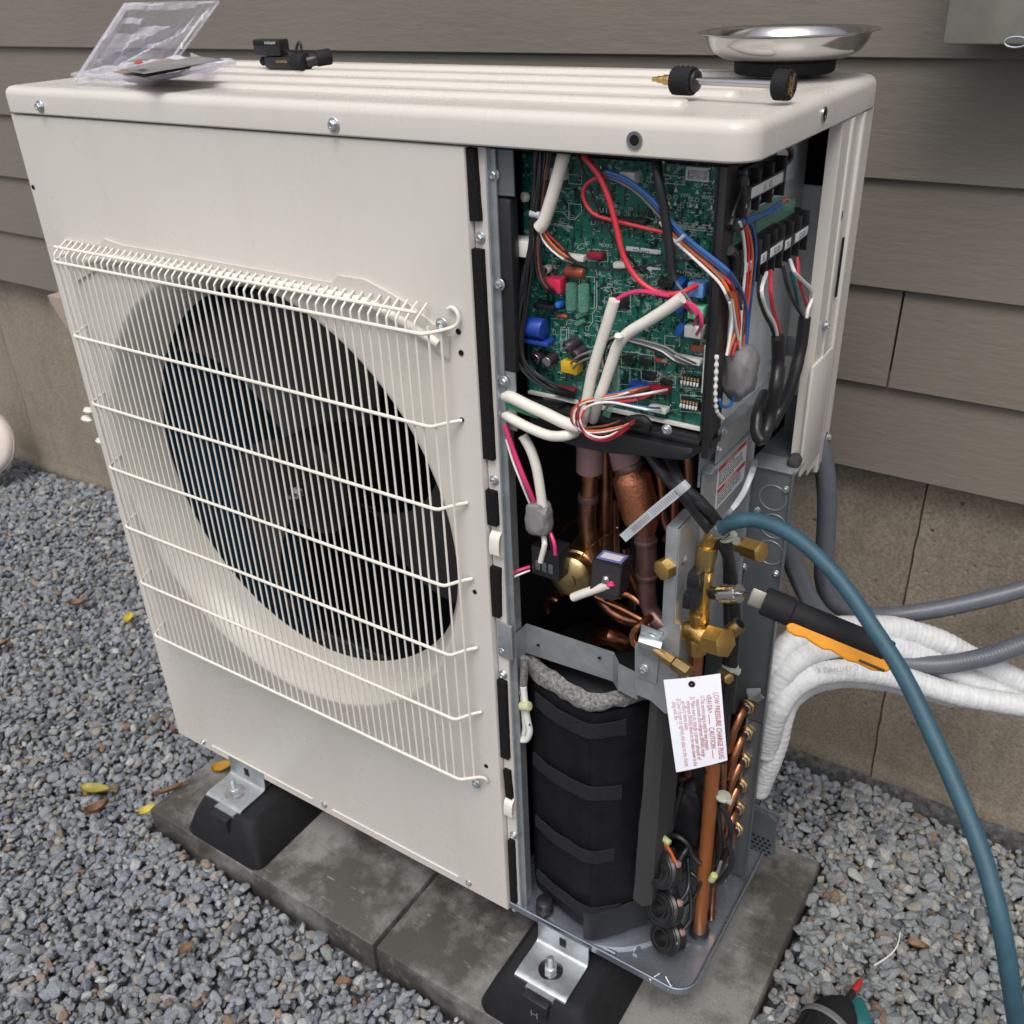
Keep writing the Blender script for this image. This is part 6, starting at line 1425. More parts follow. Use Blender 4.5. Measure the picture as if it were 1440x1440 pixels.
# stop valve: copper riser, cast body, lug, big hex cap, side port
VX = Vector((0.9167, 0.045, 0.5348))
pipe([(0.9168, 0.045, 0.5211), (0.9177, 0.045, 0.4935), (0.9157, 0.05, 0.4651), (0.915, 0.06, 0.4175), (0.9208, 0.08, 0.3516), (0.928, 0.092, 0.3005)], .0072, 'copper')
pipe([Vector((0.9288, 0.0975, 0.01)) + Vector((0, 0, t * .01)) for t in range(0, 1)] + [(0.9314, 0.09, 0.0516), (0.9311, 0.09, 0.1588), (0.9303, 0.09, 0.2804), (0.9294, 0.09, 0.3906)], .0085, 'sheath', 'sheathed_pipe', 20)
MB().lathe([(.0085, .004), (.013, .004), (.013, .012), (.011, .016), (.0085, .016)], Matrix.Translation((0.9282, 0.0994, 0.006)), 24).build('rubber_grommet', 'black', hp)
pipe([(0.9356, 0.12, 0.0209), (0.9348, 0.12, 0.0904), (0.9349, 0.12, 0.1697), (0.9324, 0.12, 0.2668), (0.9283, 0.12, 0.3337)], .0055, 'copper_dull')
vb = MB().lathe([(.0105, -.024), (.0115, -.022), (.0115, -.004), (.0085, .002), (.0085, .014), (.010, .018), (.010, .026)], Matrix.Translation(VX), 24).build('stop_valve', 'brass_valve', hp)
w0, w1 = Vector((0.9049, 0.045, 0.5357)), Vector((0.9319, 0.04, 0.5367))
MB().cyl(w0, w1, .0105, 22, .002).build('valve_arm', 'brass_valve', vb)
h0, h1 = Vector((0.9319, 0.04, 0.5367)), Vector((0.9522, 0.034, 0.5423))
MB().hexa(h0, h1, .0158, .001).build('hex_cap', 'brass_valve', vb)
MB().strip([Vector((0.9078, 0.045, 0.5387)), Vector((0.9009, 0.04, 0.5338)), Vector((0.8959, 0.036, 0.5263))], .0125, .007, (0, .2, 1)).build('lug', 'brass_valve', vb)
MB().lathe([(.003, 0), (.003, .0008)], frame((0.8993, 0.0315, 0.5315), (0, -1, 0)), 14).build('lug_hole', 'dark', vb)
s0, s1 = Vector((0.9414, 0.055, 0.5322)), Vector((0.9554, 0.06, 0.5514))
MB().cyl(s0, s1, .0078, 20, .001).build('charge_port', 'brass_old', vb)
MB().lathe([(.0052, 0), (.0052, .0006)], frame(s1 + (s1 - s0).normalized() * .0002, s1 - s0), 16).build('port_hole', 'dark', vb)
MB().hexa((0.94, 0.06, 0.4817), (0.9532, 0.05, 0.4858), .0062).build('brass_plug', 'brass', hp)
# two capped brass ports at the top
c0, c1 = Vector((0.8979, 0.041, 0.6229)), Vector((0.8931, 0.03, 0.6208)); MB().cyl(c0, c1, .0062, 18).build('port_tube', 'zinc', hp)
MB().cyl((0.8956, 0.036, 0.6216), (0.8919, 0.026, 0.6202), .0072, 18, .001).build('port_neck', 'brass', hp)
MB().hexa((0.8925, 0.028, 0.6201), (0.8871, 0.012, 0.6199), .0108, .0008).build('brass_cap', 'brass_valve', hp)
MB().cyl((0.9275, 0.1, 0.6167), (0.9443, 0.095, 0.6195), .0080, 18, .001).build('port_neck', 'brass', hp)
MB().hexa((0.941, 0.096, 0.6188), (0.9614, 0.088, 0.6228), .0112, .0008).build('brass_cap', 'brass_valve', hp)

# piping plate at the right rear with knock-outs, window and flare nuts
QY = .205
xr = (0.9513, 0.205, 0.6568)[0]; xl = (0.9067, 0.205, 0.6516)[0]; ztop = (0.9296, 0.205, 0.6547)[2]
pp = MB().box((.868, QY, .300), (xr, QY + .0015, ztop), .0006).build('piping_plate', 'grey_panel', hp)
b = MB().box((xr - .021, QY, .020), (xr, QY + .0015, .302), .0005).box((xr - .0012, QY - .006, .020), (xr + .0006, QY + .001, ztop + .002), .0005)
b.box((xl - .003, QY - .004, .44), (xl - .001, QY, ztop))
b.build('plate_edge', 'grey_panel', hp)
MB().box((xr - .0225, QY - .003, .040), (xr - .0205, QY, .302)).build('window_edge', 'zinc', hp)
MB().box((xl - .006, QY - .003, ztop - .001), (xr + .001, QY + .03, ztop + .0015), .0006).build('plate_top_fold', 'zinc', hp)
MB().tube([(0.9096, 0.204, 0.5202), (0.9075, 0.204, 0.5047), (0.9079, 0.204, 0.4693), (0.9083, 0.204, 0.4329)], .0022, 8).build('pressed_bead', 'grey_panel', pp)
for q, r in (((0.9307, 0.205, 0.6198), .0152), ((0.935, 0.205, 0.5847), .0150), ((0.9344, 0.205, 0.5499), .0152)):
    MB().lathe([(r - .0009, 0), (r - .0006, .0009), (r + .0004, .0009), (r + .0008, 0)], frame((q[0], QY, q[2]), (0, -1, 0)), 40, cap=False).build('knockout', 'zinc', pp)
for q in ((0.9444, 0.205, 0.6341), (0.9147, 0.205, 0.6), (0.9056, 0.205, 0.5223), (0.9443, 0.205, 0.5252), (0.8894, 0.205, 0.5618)): screw((q[0], QY - .001, q[2]), (0, -1, 0), pp, .7)
for (q0, q1, q2) in (((0.9283, 0.215, 0.3213), (0.9282, 0.18, 0.3282), (0.9248, 0.165, 0.3073)), ((0.9294, 0.215, 0.2769), (0.9308, 0.18, 0.2864), (0.9283, 0.165, 0.2642)), ((0.9296, 0.215, 0.2304), (0.9317, 0.18, 0.2411), (0.9281, 0.165, 0.2189)), ((0.9296, 0.215, 0.1846), (0.9308, 0.182, 0.1964), (0.9277, 0.165, 0.1743)), ((0.929, 0.215, 0.1449), (0.932, 0.18, 0.155), (0.9301, 0.165, 0.143)), ((0.9295, 0.215, 0.1019), (0.9327, 0.184, 0.1143), (0.9329, 0.17, 0.1063))):
    q0, q1, q2 = Vector(q0), Vector(q1), Vector(q2); ax = q1 - q0
    fn = MB().hexa(q0, q0 + ax * .5, .0112).build('flare_nut', 'brass', hp)
    MB().cyl(q0 + ax * .5, q0 + ax * .66, .0085, 18, .001).build('nut_collar', 'steel', fn)
    pipe([q0 + ax * .55, q1, q2, q2 + Vector((-.004, -.002, -.03))], .0062, 'copper')
a = (0.9345, 0.2, 0.3557); b = MB(); b.strip([a, Vector(a) + Vector((.004, -.006, -.006)), Vector(a) + Vector((.012, -.004, -.010))], .018, .0012, (1, 0, .3)).build('bent_tab', 'zinc', hp)
pipe([(0.9114, 0.15, 0.347), (0.9155, 0.15, 0.2916), (0.9161, 0.15, 0.2319), (0.9129, 0.15, 0.167), (0.9125, 0.15, 0.1003)], .006, 'copper_dull'); pipe([(0.8567, 0.17, 0.2088), (0.8557, 0.17, 0.1295), (0.8571, 0.17, 0.061), (0.8485, 0.17, 0.0123)], .005, 'copper_dull'); pipe([(0.8704, 0.16, 0.2244), (0.8703, 0.16, 0.1732), (0.8661, 0.16, 0.1177)], .0065, 'copper_dull')
MB().lathe([(.0001, .006), (.005, .004), (.006, 0)], frame((0.8727, 0.14, 0.2203), (0, -1, .3)), 16, cap=False).build('pipe_end', 'plum', hp)
lump('fabric_sleeve', (0.8991, 0.105, 0.2014), .022, .018, .058, 'jacket', 31, .16)
MB().box((.865, .15, .02), (.87, .33, .30)).build('inner_panel', 'dark', hp)
MB().box(((0.9245, 0.19, 0.0028)[0], QY - .012, .007), (xr - .0235, QY - .0105, .085), .0005).build('window_sill_plate', 'zinc', hp)
# three expansion-valve coils strung on their leads
for i, (q, q2, dot) in enumerate((((0.8909, 0.05, 0.1592), (0.8921, 0.085, 0.1398), 'p_ceramic'), ((0.8989, 0.045, 0.0988), (0.9013, 0.08, 0.0812), 'p_red'), ((0.9052, 0.045, 0.0469), (0.9062, 0.08, 0.0257), 'white'))):
    q = Vector(q); ax = Vector((-.30, -.78, .45)).normalized()
    F_ = frame(q + ax * -.012, ax, (1, 0, .2)) @ Matrix.Scale(1.22, 4)
    o = MB().lathe([(.017, 0), (.0195, .002), (.0195, .013), (.017, .015), (.017, .017), (.0165, .0175), (.0150, .0175), (.0150, .0195), (.0135, .0195), (.0135, .0178), (.0100, .0178), (.0100, .021), (.0085, .021), (.0085, .010), (.0001, .010)], F_, 36, cap=False).build('valve_coil', 'black', hp, ang=30)
    MB().box((-.010, .004, .001), (.010, .024, .013), .003, F_).build('coil_housing', 'black', o)
    MB().lathe([(.0013, 0), (.0013, .0006)], frame(F_ @ Vector((.0165, .0, .0148)), ax), 10).build('colour_dot', dot, o)
    MB().box((.012, .006, .003), (.019, .013, .011), .002, F_).build('lead_boot', 'mauve', o)
    wire([F_ @ Vector((.0155, .010, .006)), F_ @ Vector((.02, .025, .0)), Vector((0.9046, 0.1, 0.1454)), Vector((0.9122, 0.11, 0.2165))], .0028, 'w_black', hp)
for pts, mm in (([(0.8837, 0.06, 0.1954), (0.8915, 0.06, 0.1901), (0.8977, 0.06, 0.1812), (0.9079, 0.05, 0.1824)], 'w_orange'), ([(0.8817, 0.06, 0.1968), (0.8878, 0.06, 0.1879), (0.896, 0.06, 0.1764), (0.9043, 0.05, 0.1778)], 'w_brown'), ([(0.8798, 0.08, 0.1787), (0.8937, 0.08, 0.1907), (0.9082, 0.08, 0.1867), (0.9188, 0.08, 0.1677), (0.9287, 0.08, 0.161)], 'w_black'), ([(0.9389, 0.1, 0.2526), (0.9489, 0.1, 0.2402), (0.9563, 0.1, 0.2141), (0.9539, 0.1, 0.1753), (0.9436, 0.1, 0.1369), (0.9381, 0.1, 0.1069)], 'w_black'), ([(0.9354, 0.1, 0.2506), (0.9414, 0.1, 0.2178), (0.9459, 0.1, 0.1831), (0.9427, 0.1, 0.1493)], 'w_black'), ([(0.9425, 0.08, 0.1374), (0.9504, 0.08, 0.1579), (0.9542, 0.08, 0.1806)], 'w_grey')):
    wire(pts, .0020 if mm != 'w_black' else .0034, mm, hp)
MB().cyl((0.8785, 0.06, 0.2048), (0.897, 0.055, 0.2033), .0042, 10, .001).build('cable_tie', mat('lime_nylon', (.45, .52, .22), .5), hp)
MB().cyl((0.9458, 0.075, 0.1474), (0.9495, 0.075, 0.16), .0045, 10, .001).build('cable_tie', M['lime_nylon'] if 'lime_nylon' in M else bpy.data.materials['lime_nylon'], hp)
for k, pts in enumerate(([(0.895, 0.085, 0.266), (0.8896, 0.085, 0.227), (0.8865, 0.085, 0.1942), (0.8889, 0.065, 0.1962)], [(0.9144, 0.09, 0.1678), (0.9252, 0.09, 0.1486), (0.9314, 0.09, 0.1264), (0.928, 0.09, 0.1042)], [(0.8953, 0.085, 0.1153), (0.9092, 0.085, 0.1307), (0.9218, 0.085, 0.1295), (0.9293, 0.085, 0.1171)], [(0.9027, 0.08, 0.0544), (0.9154, 0.08, 0.0769), (0.9256, 0.08, 0.1027), (0.9316, 0.08, 0.1304)], [(0.918, 0.1, 0.265), (0.9158, 0.1, 0.2277), (0.9085, 0.1, 0.1927), (0.9007, 0.1, 0.1626)], [(0.9552, 0.09, 0.2109), (0.9644, 0.09, 0.1855), (0.9596, 0.09, 0.1534), (0.9502, 0.09, 0.1292)], [(0.9327, 0.1, 0.2372), (0.9294, 0.1, 0.2047), (0.9261, 0.1, 0.1713), (0.9244, 0.1, 0.138)])):
    wire(pts, (.0030, .0024, .0026, .0024, .0030, .0034, .0026)[k], 'w_black', hp)
# perforated rear foot of the coil guard
b = MB(); a = (0.93, 0.3, 0.0363)
xa, xb, za, zb = (0.9466, 0.27, 0.0011)[0], (0.9705, 0.27, 0.059)[0], (0.9473, 0.27, -0.006)[2], (0.9538, 0.27, 0.0806)[2]
pf = MB().prism([(xa - .03, za - .03), (xa + .004, za - .004), (xb, za + .018), (xb - .004, zb - .006), (xb - .016, zb + .002), (xa - .03, zb + .002)], -.272, -.2705, Matrix(((1, 0, 0, 0), (0, 0, -1, 0), (0, 1, 0, 0), (0, 0, 0, 1)))).build('perforated_guard', 'grey_panel', hp, smooth=False)
for i in range(5):
    for j in range(5):
        x, z = xa - .010 + i * .0072 + (j % 2) * .0036, za + .010 + j * .0075
        if x < xb - .006 and z < zb - .003 and z > za + (x - xa) * .8: MB().lathe([(.0022, 0), (.0022, .0004)], frame((x, .2704, z), (0, -1, 0)), 12).build('hole', 'dark', pf)

# ================================================================ THINGS ON AND AROUND THE MACHINE
LT = H + .0332                                             # top of the pressed ribs of the lid
# magnetic parts bowl
c = Vector((.866, .300, LT))
t = thing('parts_bowl', 'shiny steel parts bowl on a black rubber base at the back corner of the lid', 'bowl', tuple(c))
MB().lathe([(r * .92, h * .74) for r, h in [(.0500, 0), (.0525, .002), (.0530, .0150), (.0515, .0165), (.0001, .0165)]], Matrix.Translation(c), 56).build('magnet_base', 'rubber', t)
MB().lathe([(r * .90, h * .74) for r, h in [(.0001, .0168), (.055, .0168), (.068, .0195), (.0785, .027), (.0845, .038), (.0870, .0470), (.0915, .0490), (.0955, .0500), (.0960, .0506), (.0955, .0512), (.0910, .0502), (.0860, .0482), (.0830, .0385), (.0770, .0282), (.067, .0212), (.055, .0186), (.0001, .0186)]], Matrix.Translation(c), 96, cap=False).build('bowl_shell', 'steel', t, ang=70)
# knurled stem tool
a, b_ = Vector((0.8462, 0.1051, 1.05)), Vector((0.9362, 0.0944, 1.05)); ax = (b_ - a).normalized()
t = thing('stem_tool', 'steel rod with black knurled knobs and brass tip lying before the bowl', 'hand tool', ((a.x + b_.x) / 2, (a.y + b_.y) / 2, LT))
MB().cyl(a, b_, .0031, 16).build('rod', 'steel', t)
k1 = MB().knurl(a - ax * .0095, a + ax * .0095, .0118, 30, 8, -.0008).build('knob', 'rubber', t, ang=4)
MB().cyl(a + ax * .0093, a + ax * .0130, .0088, 24, .001).build('collar', 'black', k1)
k2 = MB().knurl(b_ - ax * .0065, b_ + ax * .0065, .0118, 30, 6, -.0008).build('knob', 'rubber', t, ang=4)
F_ = frame(b_ + ax * .0067, ax, (0, .15, 1))
MB().lathe([(.0102, -.0005), (.0102, .0001)], F_, 32).build('knob_face', 'black', k2)
text('APPION', 'lettering', F_ @ Matrix.Translation((0, -.0042, .00015)), .0055, 'gold_print', k2, align='CENTER', fit=.017)
text('MGAVCT', 'lettering', F_ @ Matrix.Translation((0, .0012, .00015)), .0045, 'gold_print', k2, align='CENTER', fit=.013)
MB().cyl(a - ax * .012, a - ax * .020, .0042, 16, .0006).build('tip', 'brass', t); MB().cyl(a - ax * .020, a - ax * .026, .0030, 14, .0005).build('tip', 'brass', t); MB().cyl(a - ax * .026, a - ax * .031, .0020, 12).build('tip', 'brass', t)

# black valve tool on the lid
o_ = Vector((0.2971, 0.1828, 1.038))
t = thing('valve_tool', 'black metal valve tool with flat lever and pull ring lying on the lid', 'valve tool', tuple(o_))
yf = .2105
a, c = (0.2358, 0.2105, 1.036), (0.2952, 0.2105, 1.052)
p0, p1 = Vector((a[0], yf, LT + .001)), Vector((c[0], yf, c[2]))
hgt = max(.018, p1.z - p0.z)
MB().box((p0.x, yf, p0.z), (p1.x, yf + .026, p0.z + hgt), .004).build('body', 'black', t)
zc = p0.z + hgt * .52
MB().cyl((p0.x - .016, yf + .013, zc), (p0.x + .002, yf + .013, zc), .0068, 20, .001).build('stub', 'rubber', t)
MB().cyl((p1.x - .004, yf + .013, zc), (p1.x + .024, yf + .011, zc), .0138, 28, .003).build('knob', 'rubber', t)
MB().cyl((p1.x + .022, yf + .012, zc), (p1.x + .034, yf + .024, zc + .003), .0085, 20, .001).build('neck', 'black', t)
MB().cyl((p1.x + .030, yf + .024, zc + .004), (p1.x + .046, yf + .044, zc + .006), .0118, 24, .003).build('end_cap', 'rubber', t)
lv = MB().box((p0.x - .016, yf - .003, p0.z + hgt + .001), (p1.x - .018, yf + .020, p0.z + hgt + .024), .0025)
lv = lv.build('lever', 'black', t)
MB().box((p0.x - .014, yf - .0042, p0.z + hgt + .016), (p1.x - .020, yf - .0025, p0.z + hgt + .0225), .0006).build('lever_plate', 'rubber', lv)
text('APPION', 'lettering', frame((p1.x - .023, yf - .0044, p0.z + hgt + .0215), (0, -1, 0), (-1, 0, 0)), .0058, 'white_print', lv, fit=.024)
text('MEGAFLOW', 'lettering', frame((p1.x - .008, yf - .0002, zc + .003), (0, -1, 0), (-1, 0, 0)), .0052, 'gold_print', t, fit=.024)
rg_ = Vector((p1.x + .010, yf + .011, zc + .0125))
MB().tube([rg_ + Vector((-.0075, 0, -.001)), rg_ + Vector((-.004, 0, .008)), rg_ + Vector((-.001, .001, .014)), rg_ + Vector((.003, .001, .0155)), rg_ + Vector((.0055, 0, .012)), rg_ + Vector((.005, 0, .004)), rg_ + Vector((.003, 0, -.001))], .0022, 8, step=.002).build('pull_ring', 'black', t)

# the tool is a small one: shrink it about its resting corner
P_ = Vector((p0.x, yf, LT))
for o in [q for q in bpy.data.objects if q.parent == t or (q.parent and q.parent.parent == t)]:
    for v in o.data.vertices: v.co = P_ + (v.co - P_) * .78
# opened clear package with its cards
A, B_, C_, D_ = Vector((0.0957, 0.0371, 1.038)), Vector((0.0437, 0.2283, 1.04)), Vector((0.0559, 0.315, 1.111)), Vector((-0.0144, 0.215, 1.114))
t = thing('clear_package', 'opened clear plastic clamshell package with a card inside on the far end of the lid', 'packaging', tuple(A.lerp(B_, .5)))
def sheet(A, B_, C_, D_, hf, th, name, m_, nu=34, nv=26):
    nn = (B_ - A).cross(D_ - A).normalized(); b = MB()
    for q in (0, 1):
        for j in range(nv + 1):
            for i in range(nu + 1):
                s_, r_ = i / nu, j / nv
                p = A.lerp(B_, s_).lerp(D_.lerp(C_, s_), r_); b.v.append(tuple(p + nn * (hf(s_, r_) + q * th + .0035 * noise.noise((s_ * 5, r_ * 5, th * 99)) + .002 * noise.noise((s_ * 13, r_ * 13, 1)))))
    K = (nu + 1) * (nv + 1)
    for j in range(nv):
        for i in range(nu):
            a = j * (nu + 1) + i; b.f.append((a, a + 1, a + nu + 2, a + nu + 1)); b.f.append((a + K, a + nu + 1 + K, a + nu + 2 + K, a + 1 + K))
    return b.build(name, m_, t, ang=25)
st = lambda x, a, w: max(0.0, min(1.0, (x - a) / w))
def bub(s_, r_):
    e = min(s_, 1 - s_, r_ * .8, (1 - r_) * .8)
    h = -.013 * st(e, .055, .03)
    d = abs((r_ - .22) - (s_ - .15) * .85)
    if .15 < s_ < .85: h -= .017 * st(.15 - d, 0, .05)
    if .3 < s_ < .78 and .62 < r_ < .86: h -= .012
    if s_ < .32 and .35 < r_ < .8 and s_ > .1: h -= .014
    return h
sheet(A, B_, C_, D_, bub, .0005, 'upper_shell', 'clam')
for q in ((A, D_), (D_, C_), (C_, B_), (A, B_)): MB().tube([q[0], q[0].lerp(q[1], .5), q[1]], .0022, 8, step=.02, flat=.6).build('rim', 'clam', t)
for s_ in (.3, .75):
    p = B_.lerp(C_, s_) + (A - B_).normalized() * .012; MB().box((-.004, -.0012, -.0012), (.004, .0012, .0012), .0005, frame(p, (0, -1, .2), C_ - B_)).build('snap_button', 'white', t)
E_, G_, H_ = Vector((0.2586, 0.0184, 1.038)), Vector((0.2062, 0.1904, 1.038)), Vector((0.0462, 0.2258, 1.038))
sheet(A + Vector((0, 0, .010)), E_ + Vector((0, 0, .010)), G_ + Vector((0, 0, .012)), H_ + Vector((0, 0, .012)), lambda s_, r_: -.009 * st(min(s_, 1 - s_, r_, 1 - r_), .05, .05) if True else 0, .0005, 'lower_shell', 'clam')
for q in ((A, E_), (E_, G_), (G_, H_)): MB().tube([q[0] + Vector((0, 0, .008)), q[0].lerp(q[1], .5) + Vector((0, 0, .009)), q[1] + Vector((0, 0, .010))], .0022, 8, step=.02).build('rim', 'clam', t)
def card(pts, z, name, m_, th=.0006):
    b = MB(); k = len(pts); vs = [Vector(p) for p in pts]
    b.add([v + Vector((0, 0, z + i * .001)) for i, v in enumerate(vs)] + [v + Vector((0, 0, z + th + i * .001)) for i, v in enumerate(vs)], [tuple(range(k))[::-1], tuple(range(k, 2 * k))] + [(i, (i + 1) % k, k + (i + 1) % k, k + i) for i in range(k)])
    return b.build(name, m_, t, smooth=False)
card([(0.1699, 0.0395, 1.046), (0.2845, -0.0067, 1.046), (0.2879, 0.0754, 1.05), (0.1702, 0.1194, 1.05)], .004, 'card', mat('brown_print', (.30, .20, .17), .5, var=.3, vs=30))
card([(0.2123, 0.0188, 1.046), (0.2983, -0.0167, 1.046), (0.3124, 0.0802, 1.05), (0.2465, 0.0993, 1.05)], .009, 'card', mat('grey_print', (.22, .215, .22), .45, var=.4, vs=40))
card([(0.2513, 0.0085, 1.05), (0.278, -0.0068, 1.05), (0.2783, 0.0002, 1.05), (0.2516, 0.0158, 1.05)], .013, 'print_patch', mat('red_patch', (.5, .06, .04), .5))
b = MB(); q0, q1, q2 = Vector((0.3342, 0.0138, 1.058)), Vector((0.3723, 0.0209, 1.062)), Vector((0.1042, 0.21, 1.056))
b.add([q0, q1, q2, q0 + Vector((0, .001, 0)), q1 + Vector((0, .001, 0)), q2 + Vector((0, .001, 0))], [(0, 1, 2), (5, 4, 3), (0, 3, 4, 1), (1, 4, 5, 2), (2, 5, 3, 0)]); b.build('torn_flap', 'clam', t, smooth=False)

# brass core removal tool on the stop valve
top = Vector((0.9205, 0.045, 0.641))
t = thing('core_tool', 'brass valve core tool with black ball valve screwed onto the stop valve', 'valve tool', tuple(Vector((0.9192, 0.045, 0.5447))))
MB().knurl((0.9211, 0.045, 0.642), (0.9184, 0.045, 0.6156), .0100, 26, 7, -.0008).build('knurled_nut', 'brass', t, ang=4)
MB().cyl((0.9176, 0.045, 0.617), (0.9152, 0.045, 0.6078), .0088, 22, .001).build('neck', 'brass_valve', t)
MB().cyl((0.92, 0.045, 0.6144), (0.9179, 0.045, 0.5656), .0088, 24, .001).build('body', 'brass_valve', t)
b = MB()
p0, p1 = Vector((0.9191, 0.036, 0.6192)), Vector((0.9181, 0.036, 0.5748)); ax = (p1 - p0)
F_ = frame(p0, ax, (1, 0, 0)); L_ = ax.length
b.box((-.0095, -.006, 0), (.0040, .012, L_), .0025, F_)
bv = b.build('valve_lever', 'black', t)
MB().box((-.0115, -.004, L_ * .56), (-.004, .0135, L_ * .98), .002, F_).build('lever_tab', 'rubber', bv)
MB().box((-.0085, .0118, L_ * .06), (.0030, .0142, L_ * .30), .001, F_).build('lever_tab', 'rubber', bv)
MB().knurl((0.9185, 0.045, 0.5684), (0.919, 0.045, 0.5482), .0092, 26, 6, -.0008).build('knurled_nut', 'brass', t, ang=4)
MB().cyl((0.9189, 0.045, 0.5491), (0.9188, 0.045, 0.5392), .0056, 18, .0006).build('stem', 'brass', t)
MB().cyl((0.9285, 0.043, 0.5897), (0.9388, 0.041, 0.5936), .0066, 20, .001).build('side_port', 'black', t)
# elbow that carries the hose
MB().tube([(0.9213, 0.045, 0.6396), (0.9235, 0.043, 0.6511), (0.9286, 0.038, 0.6608), (0.9354, 0.034, 0.6689)], .0068, 16, step=.003).build('hose_elbow', 'brass_valve', t)

# blue hose
hose = MB().tube([(0.9327, 0.034, 0.6665), (0.9403, 0.031, 0.6758)]+[(0.9534, 0.0234, 0.6889), (0.97, 0.0244, 0.6955), (0.9907, 0.0216, 0.6963), (1.019, 0.0143, 0.6912), (1.056, 0.0004, 0.6745), (1.095, -0.0213, 0.65), (1.127, -0.0438, 0.6304), (1.158, -0.072, 0.6072), (1.189, -0.1004, 0.5805), (1.216, -0.1263, 0.5532), (1.237, -0.1507, 0.5237), (1.253, -0.1604, 0.483), (1.27, -0.1506, 0.415), (1.286, -0.1232, 0.312)]+[(1.294, 0.1479, -0.128), (1.22, 0.1754, -0.128), (1.159, 0.1837, -0.128), (1.119, 0.1732, -0.128), (1.081, 0.1383, -0.128), (1.05, 0.0595, -0.128)], .0069, 18, step=.008).build('refrigerant_hose', 'hose')
tag(hose, 'blue rubber hose arching from the brass valve down past the gravel', 'hose')
MB().lathe([(.0082, 0), (.0084, .001), (.0084, .009), (.0080, .010)], frame((0.9327, 0.034, 0.6665), Vector((0.9416, 0.031, 0.677)) - Vector((0.9327, 0.034, 0.6665))), 20).build('ferrule', 'steel', hose)

# vacuum-side tool with amber grip
a, c = Vector((0.9783, 0.006, 0.6277)), Vector((1.101, 0.0277, 0.5962)); ax = (c - a).normalized(); dn = (-cu - ax * (-cu).dot(ax)).normalized()
t = thing('sight_wand', 'black and amber handled tool coupled to the side of the brass valve tool', 'hand tool', tuple(a.lerp(c, .5)))
MB().knurl((0.9388, 0.041, 0.5936), (0.9596, 0.036, 0.6047), .0098, 26, 7, -.0008).build('knurled_coupler', 'chrome', t, ang=4)
MB().cyl((0.9589, 0.036, 0.6045), a + ax * .006, .0030, 14).build('stem', 'steel', t)
F_ = frame(a, ax, dn)
MB().box((-.0085, -.0085, .001), (.0085, .0085, .018), .0015, F_).build('swivel_block', 'swivel', t)
MB().lathe([(.0125, .014), (.0135, .016), (.0135, .040), (.0118, .042), (.0118, .125), (.010, .132)], F_, 30).build('handle', 'rubber', t)
prof = [(.045, .006), (.040, .0125), (.043, .017), (.050, .0185), (.060, .0165), (.067, .0185), (.077, .0200), (.084, .0180), (.091, .0195), (.101, .0210), (.108, .0195), (.122, .0205), (.134, .0165), (.137, .0110), (.134, .004)]
b = MB().prism([(x, z) for z, x in prof], -.0088, .0088, F_ @ Matrix(((1, 0, 0, 0), (0, 0, 1, 0), (0, 1, 0, 0), (0, 0, 0, 1))))
gr = b.build('grip', 'yellow', t, smooth=False)
bvm = gr.modifiers.new('soft_edges', 'BEVEL'); bvm.width = .0022; bvm.segments = 3; bvm.limit_method = 'ANGLE'; bvm.angle_limit = RA(50)
MB().box((.0145, -.0093, .108), (.0178, .0093, .132), .0012, F_).build('slot', mat('grip_recess', (.05, .03, .01), .6), gr)
for zz in (.055, .072, .090): MB().box((.010, .0086, zz), (.015, .0093, zz + .012), .0008, F_).build('finger_pad', mat('amber_pad', (.60, .22, .006), .5), gr)
MB().cyl(F_ @ Vector((.0095, .0075, .043)), F_ @ Vector((.0098, .0118, .043)), .0028, 14, .0005).build('pin', 'brass_valve', t)

# paper tag hung on the brass plug
q = [Vector((0.9132, -0.0278, 0.5229)), Vector((0.9622, -0.0057, 0.5358)), Vector((0.9817, -0.0181, 0.4428)), Vector((0.9381, -0.0415, 0.4241))]
t = thing('paper_tag', 'white paper tag with red print hanging from the small brass plug', 'tag', tuple((q[0] + q[2]) / 2))
e2 = (q[1] - q[0]); e1 = (q[3] - q[0]); nn = e1.cross(e2).normalized()
if nn.dot(cf) > 0: nn = -nn
b = MB(); nu, nv = 14, 18
def tp(s_, r_): return q[0].lerp(q[1], s_).lerp(q[3].lerp(q[2], s_), r_) + nn * (-.0040 * (s_ - .5) ** 2 * 4 * .35 + .0020 * math.sin(r_ * 3.0))
for k in (0, 1):
    for j in range(nv + 1):
        for i in range(nu + 1): b.v.append(tuple(tp(i / nu, j / nv) - nn * .0003 * k))
K = (nu + 1) * (nv + 1)
for j in range(nv):
    for i in range(nu):
        a = j * (nu + 1) + i; b.f.append((a, a + 1, a + nu + 2, a + nu + 1)); b.f.append((a + K, a + nu + 1 + K, a + nu + 2 + K, a + 1 + K))
b.build('card', 'paper', t)
def tag_text(body, s_, r0, r1, size, m_='red_print'):
    p = tp(s_, r0); x = tp(s_, r1) - p; y = tp(s_ + .1, r0) - p
    zf = x.cross(y).normalized()
    F_ = frame(p, zf, x)
    o = text(body, 'lettering', F_, size, m_, t, ext=.00005, fit=x.length)
    # lay the print on the curled paper
    for v in o.data.vertices:
        w = v.co - q[0]; s2 = w.dot(e2) / e2.dot(e2); r2 = w.dot(e1) / e1.dot(e1)
        d = (tp(s2, r2) - v.co).dot(nn); v.co += nn * (d + .0002)
tag_text('LOW PRESSURE CHARGE PLUG', .85, .19, .94, .0074)
tag_text('<R410A>', .715, .20, .40, .0080); tag_text('CAUTION', .715, .56, .80, .0074)
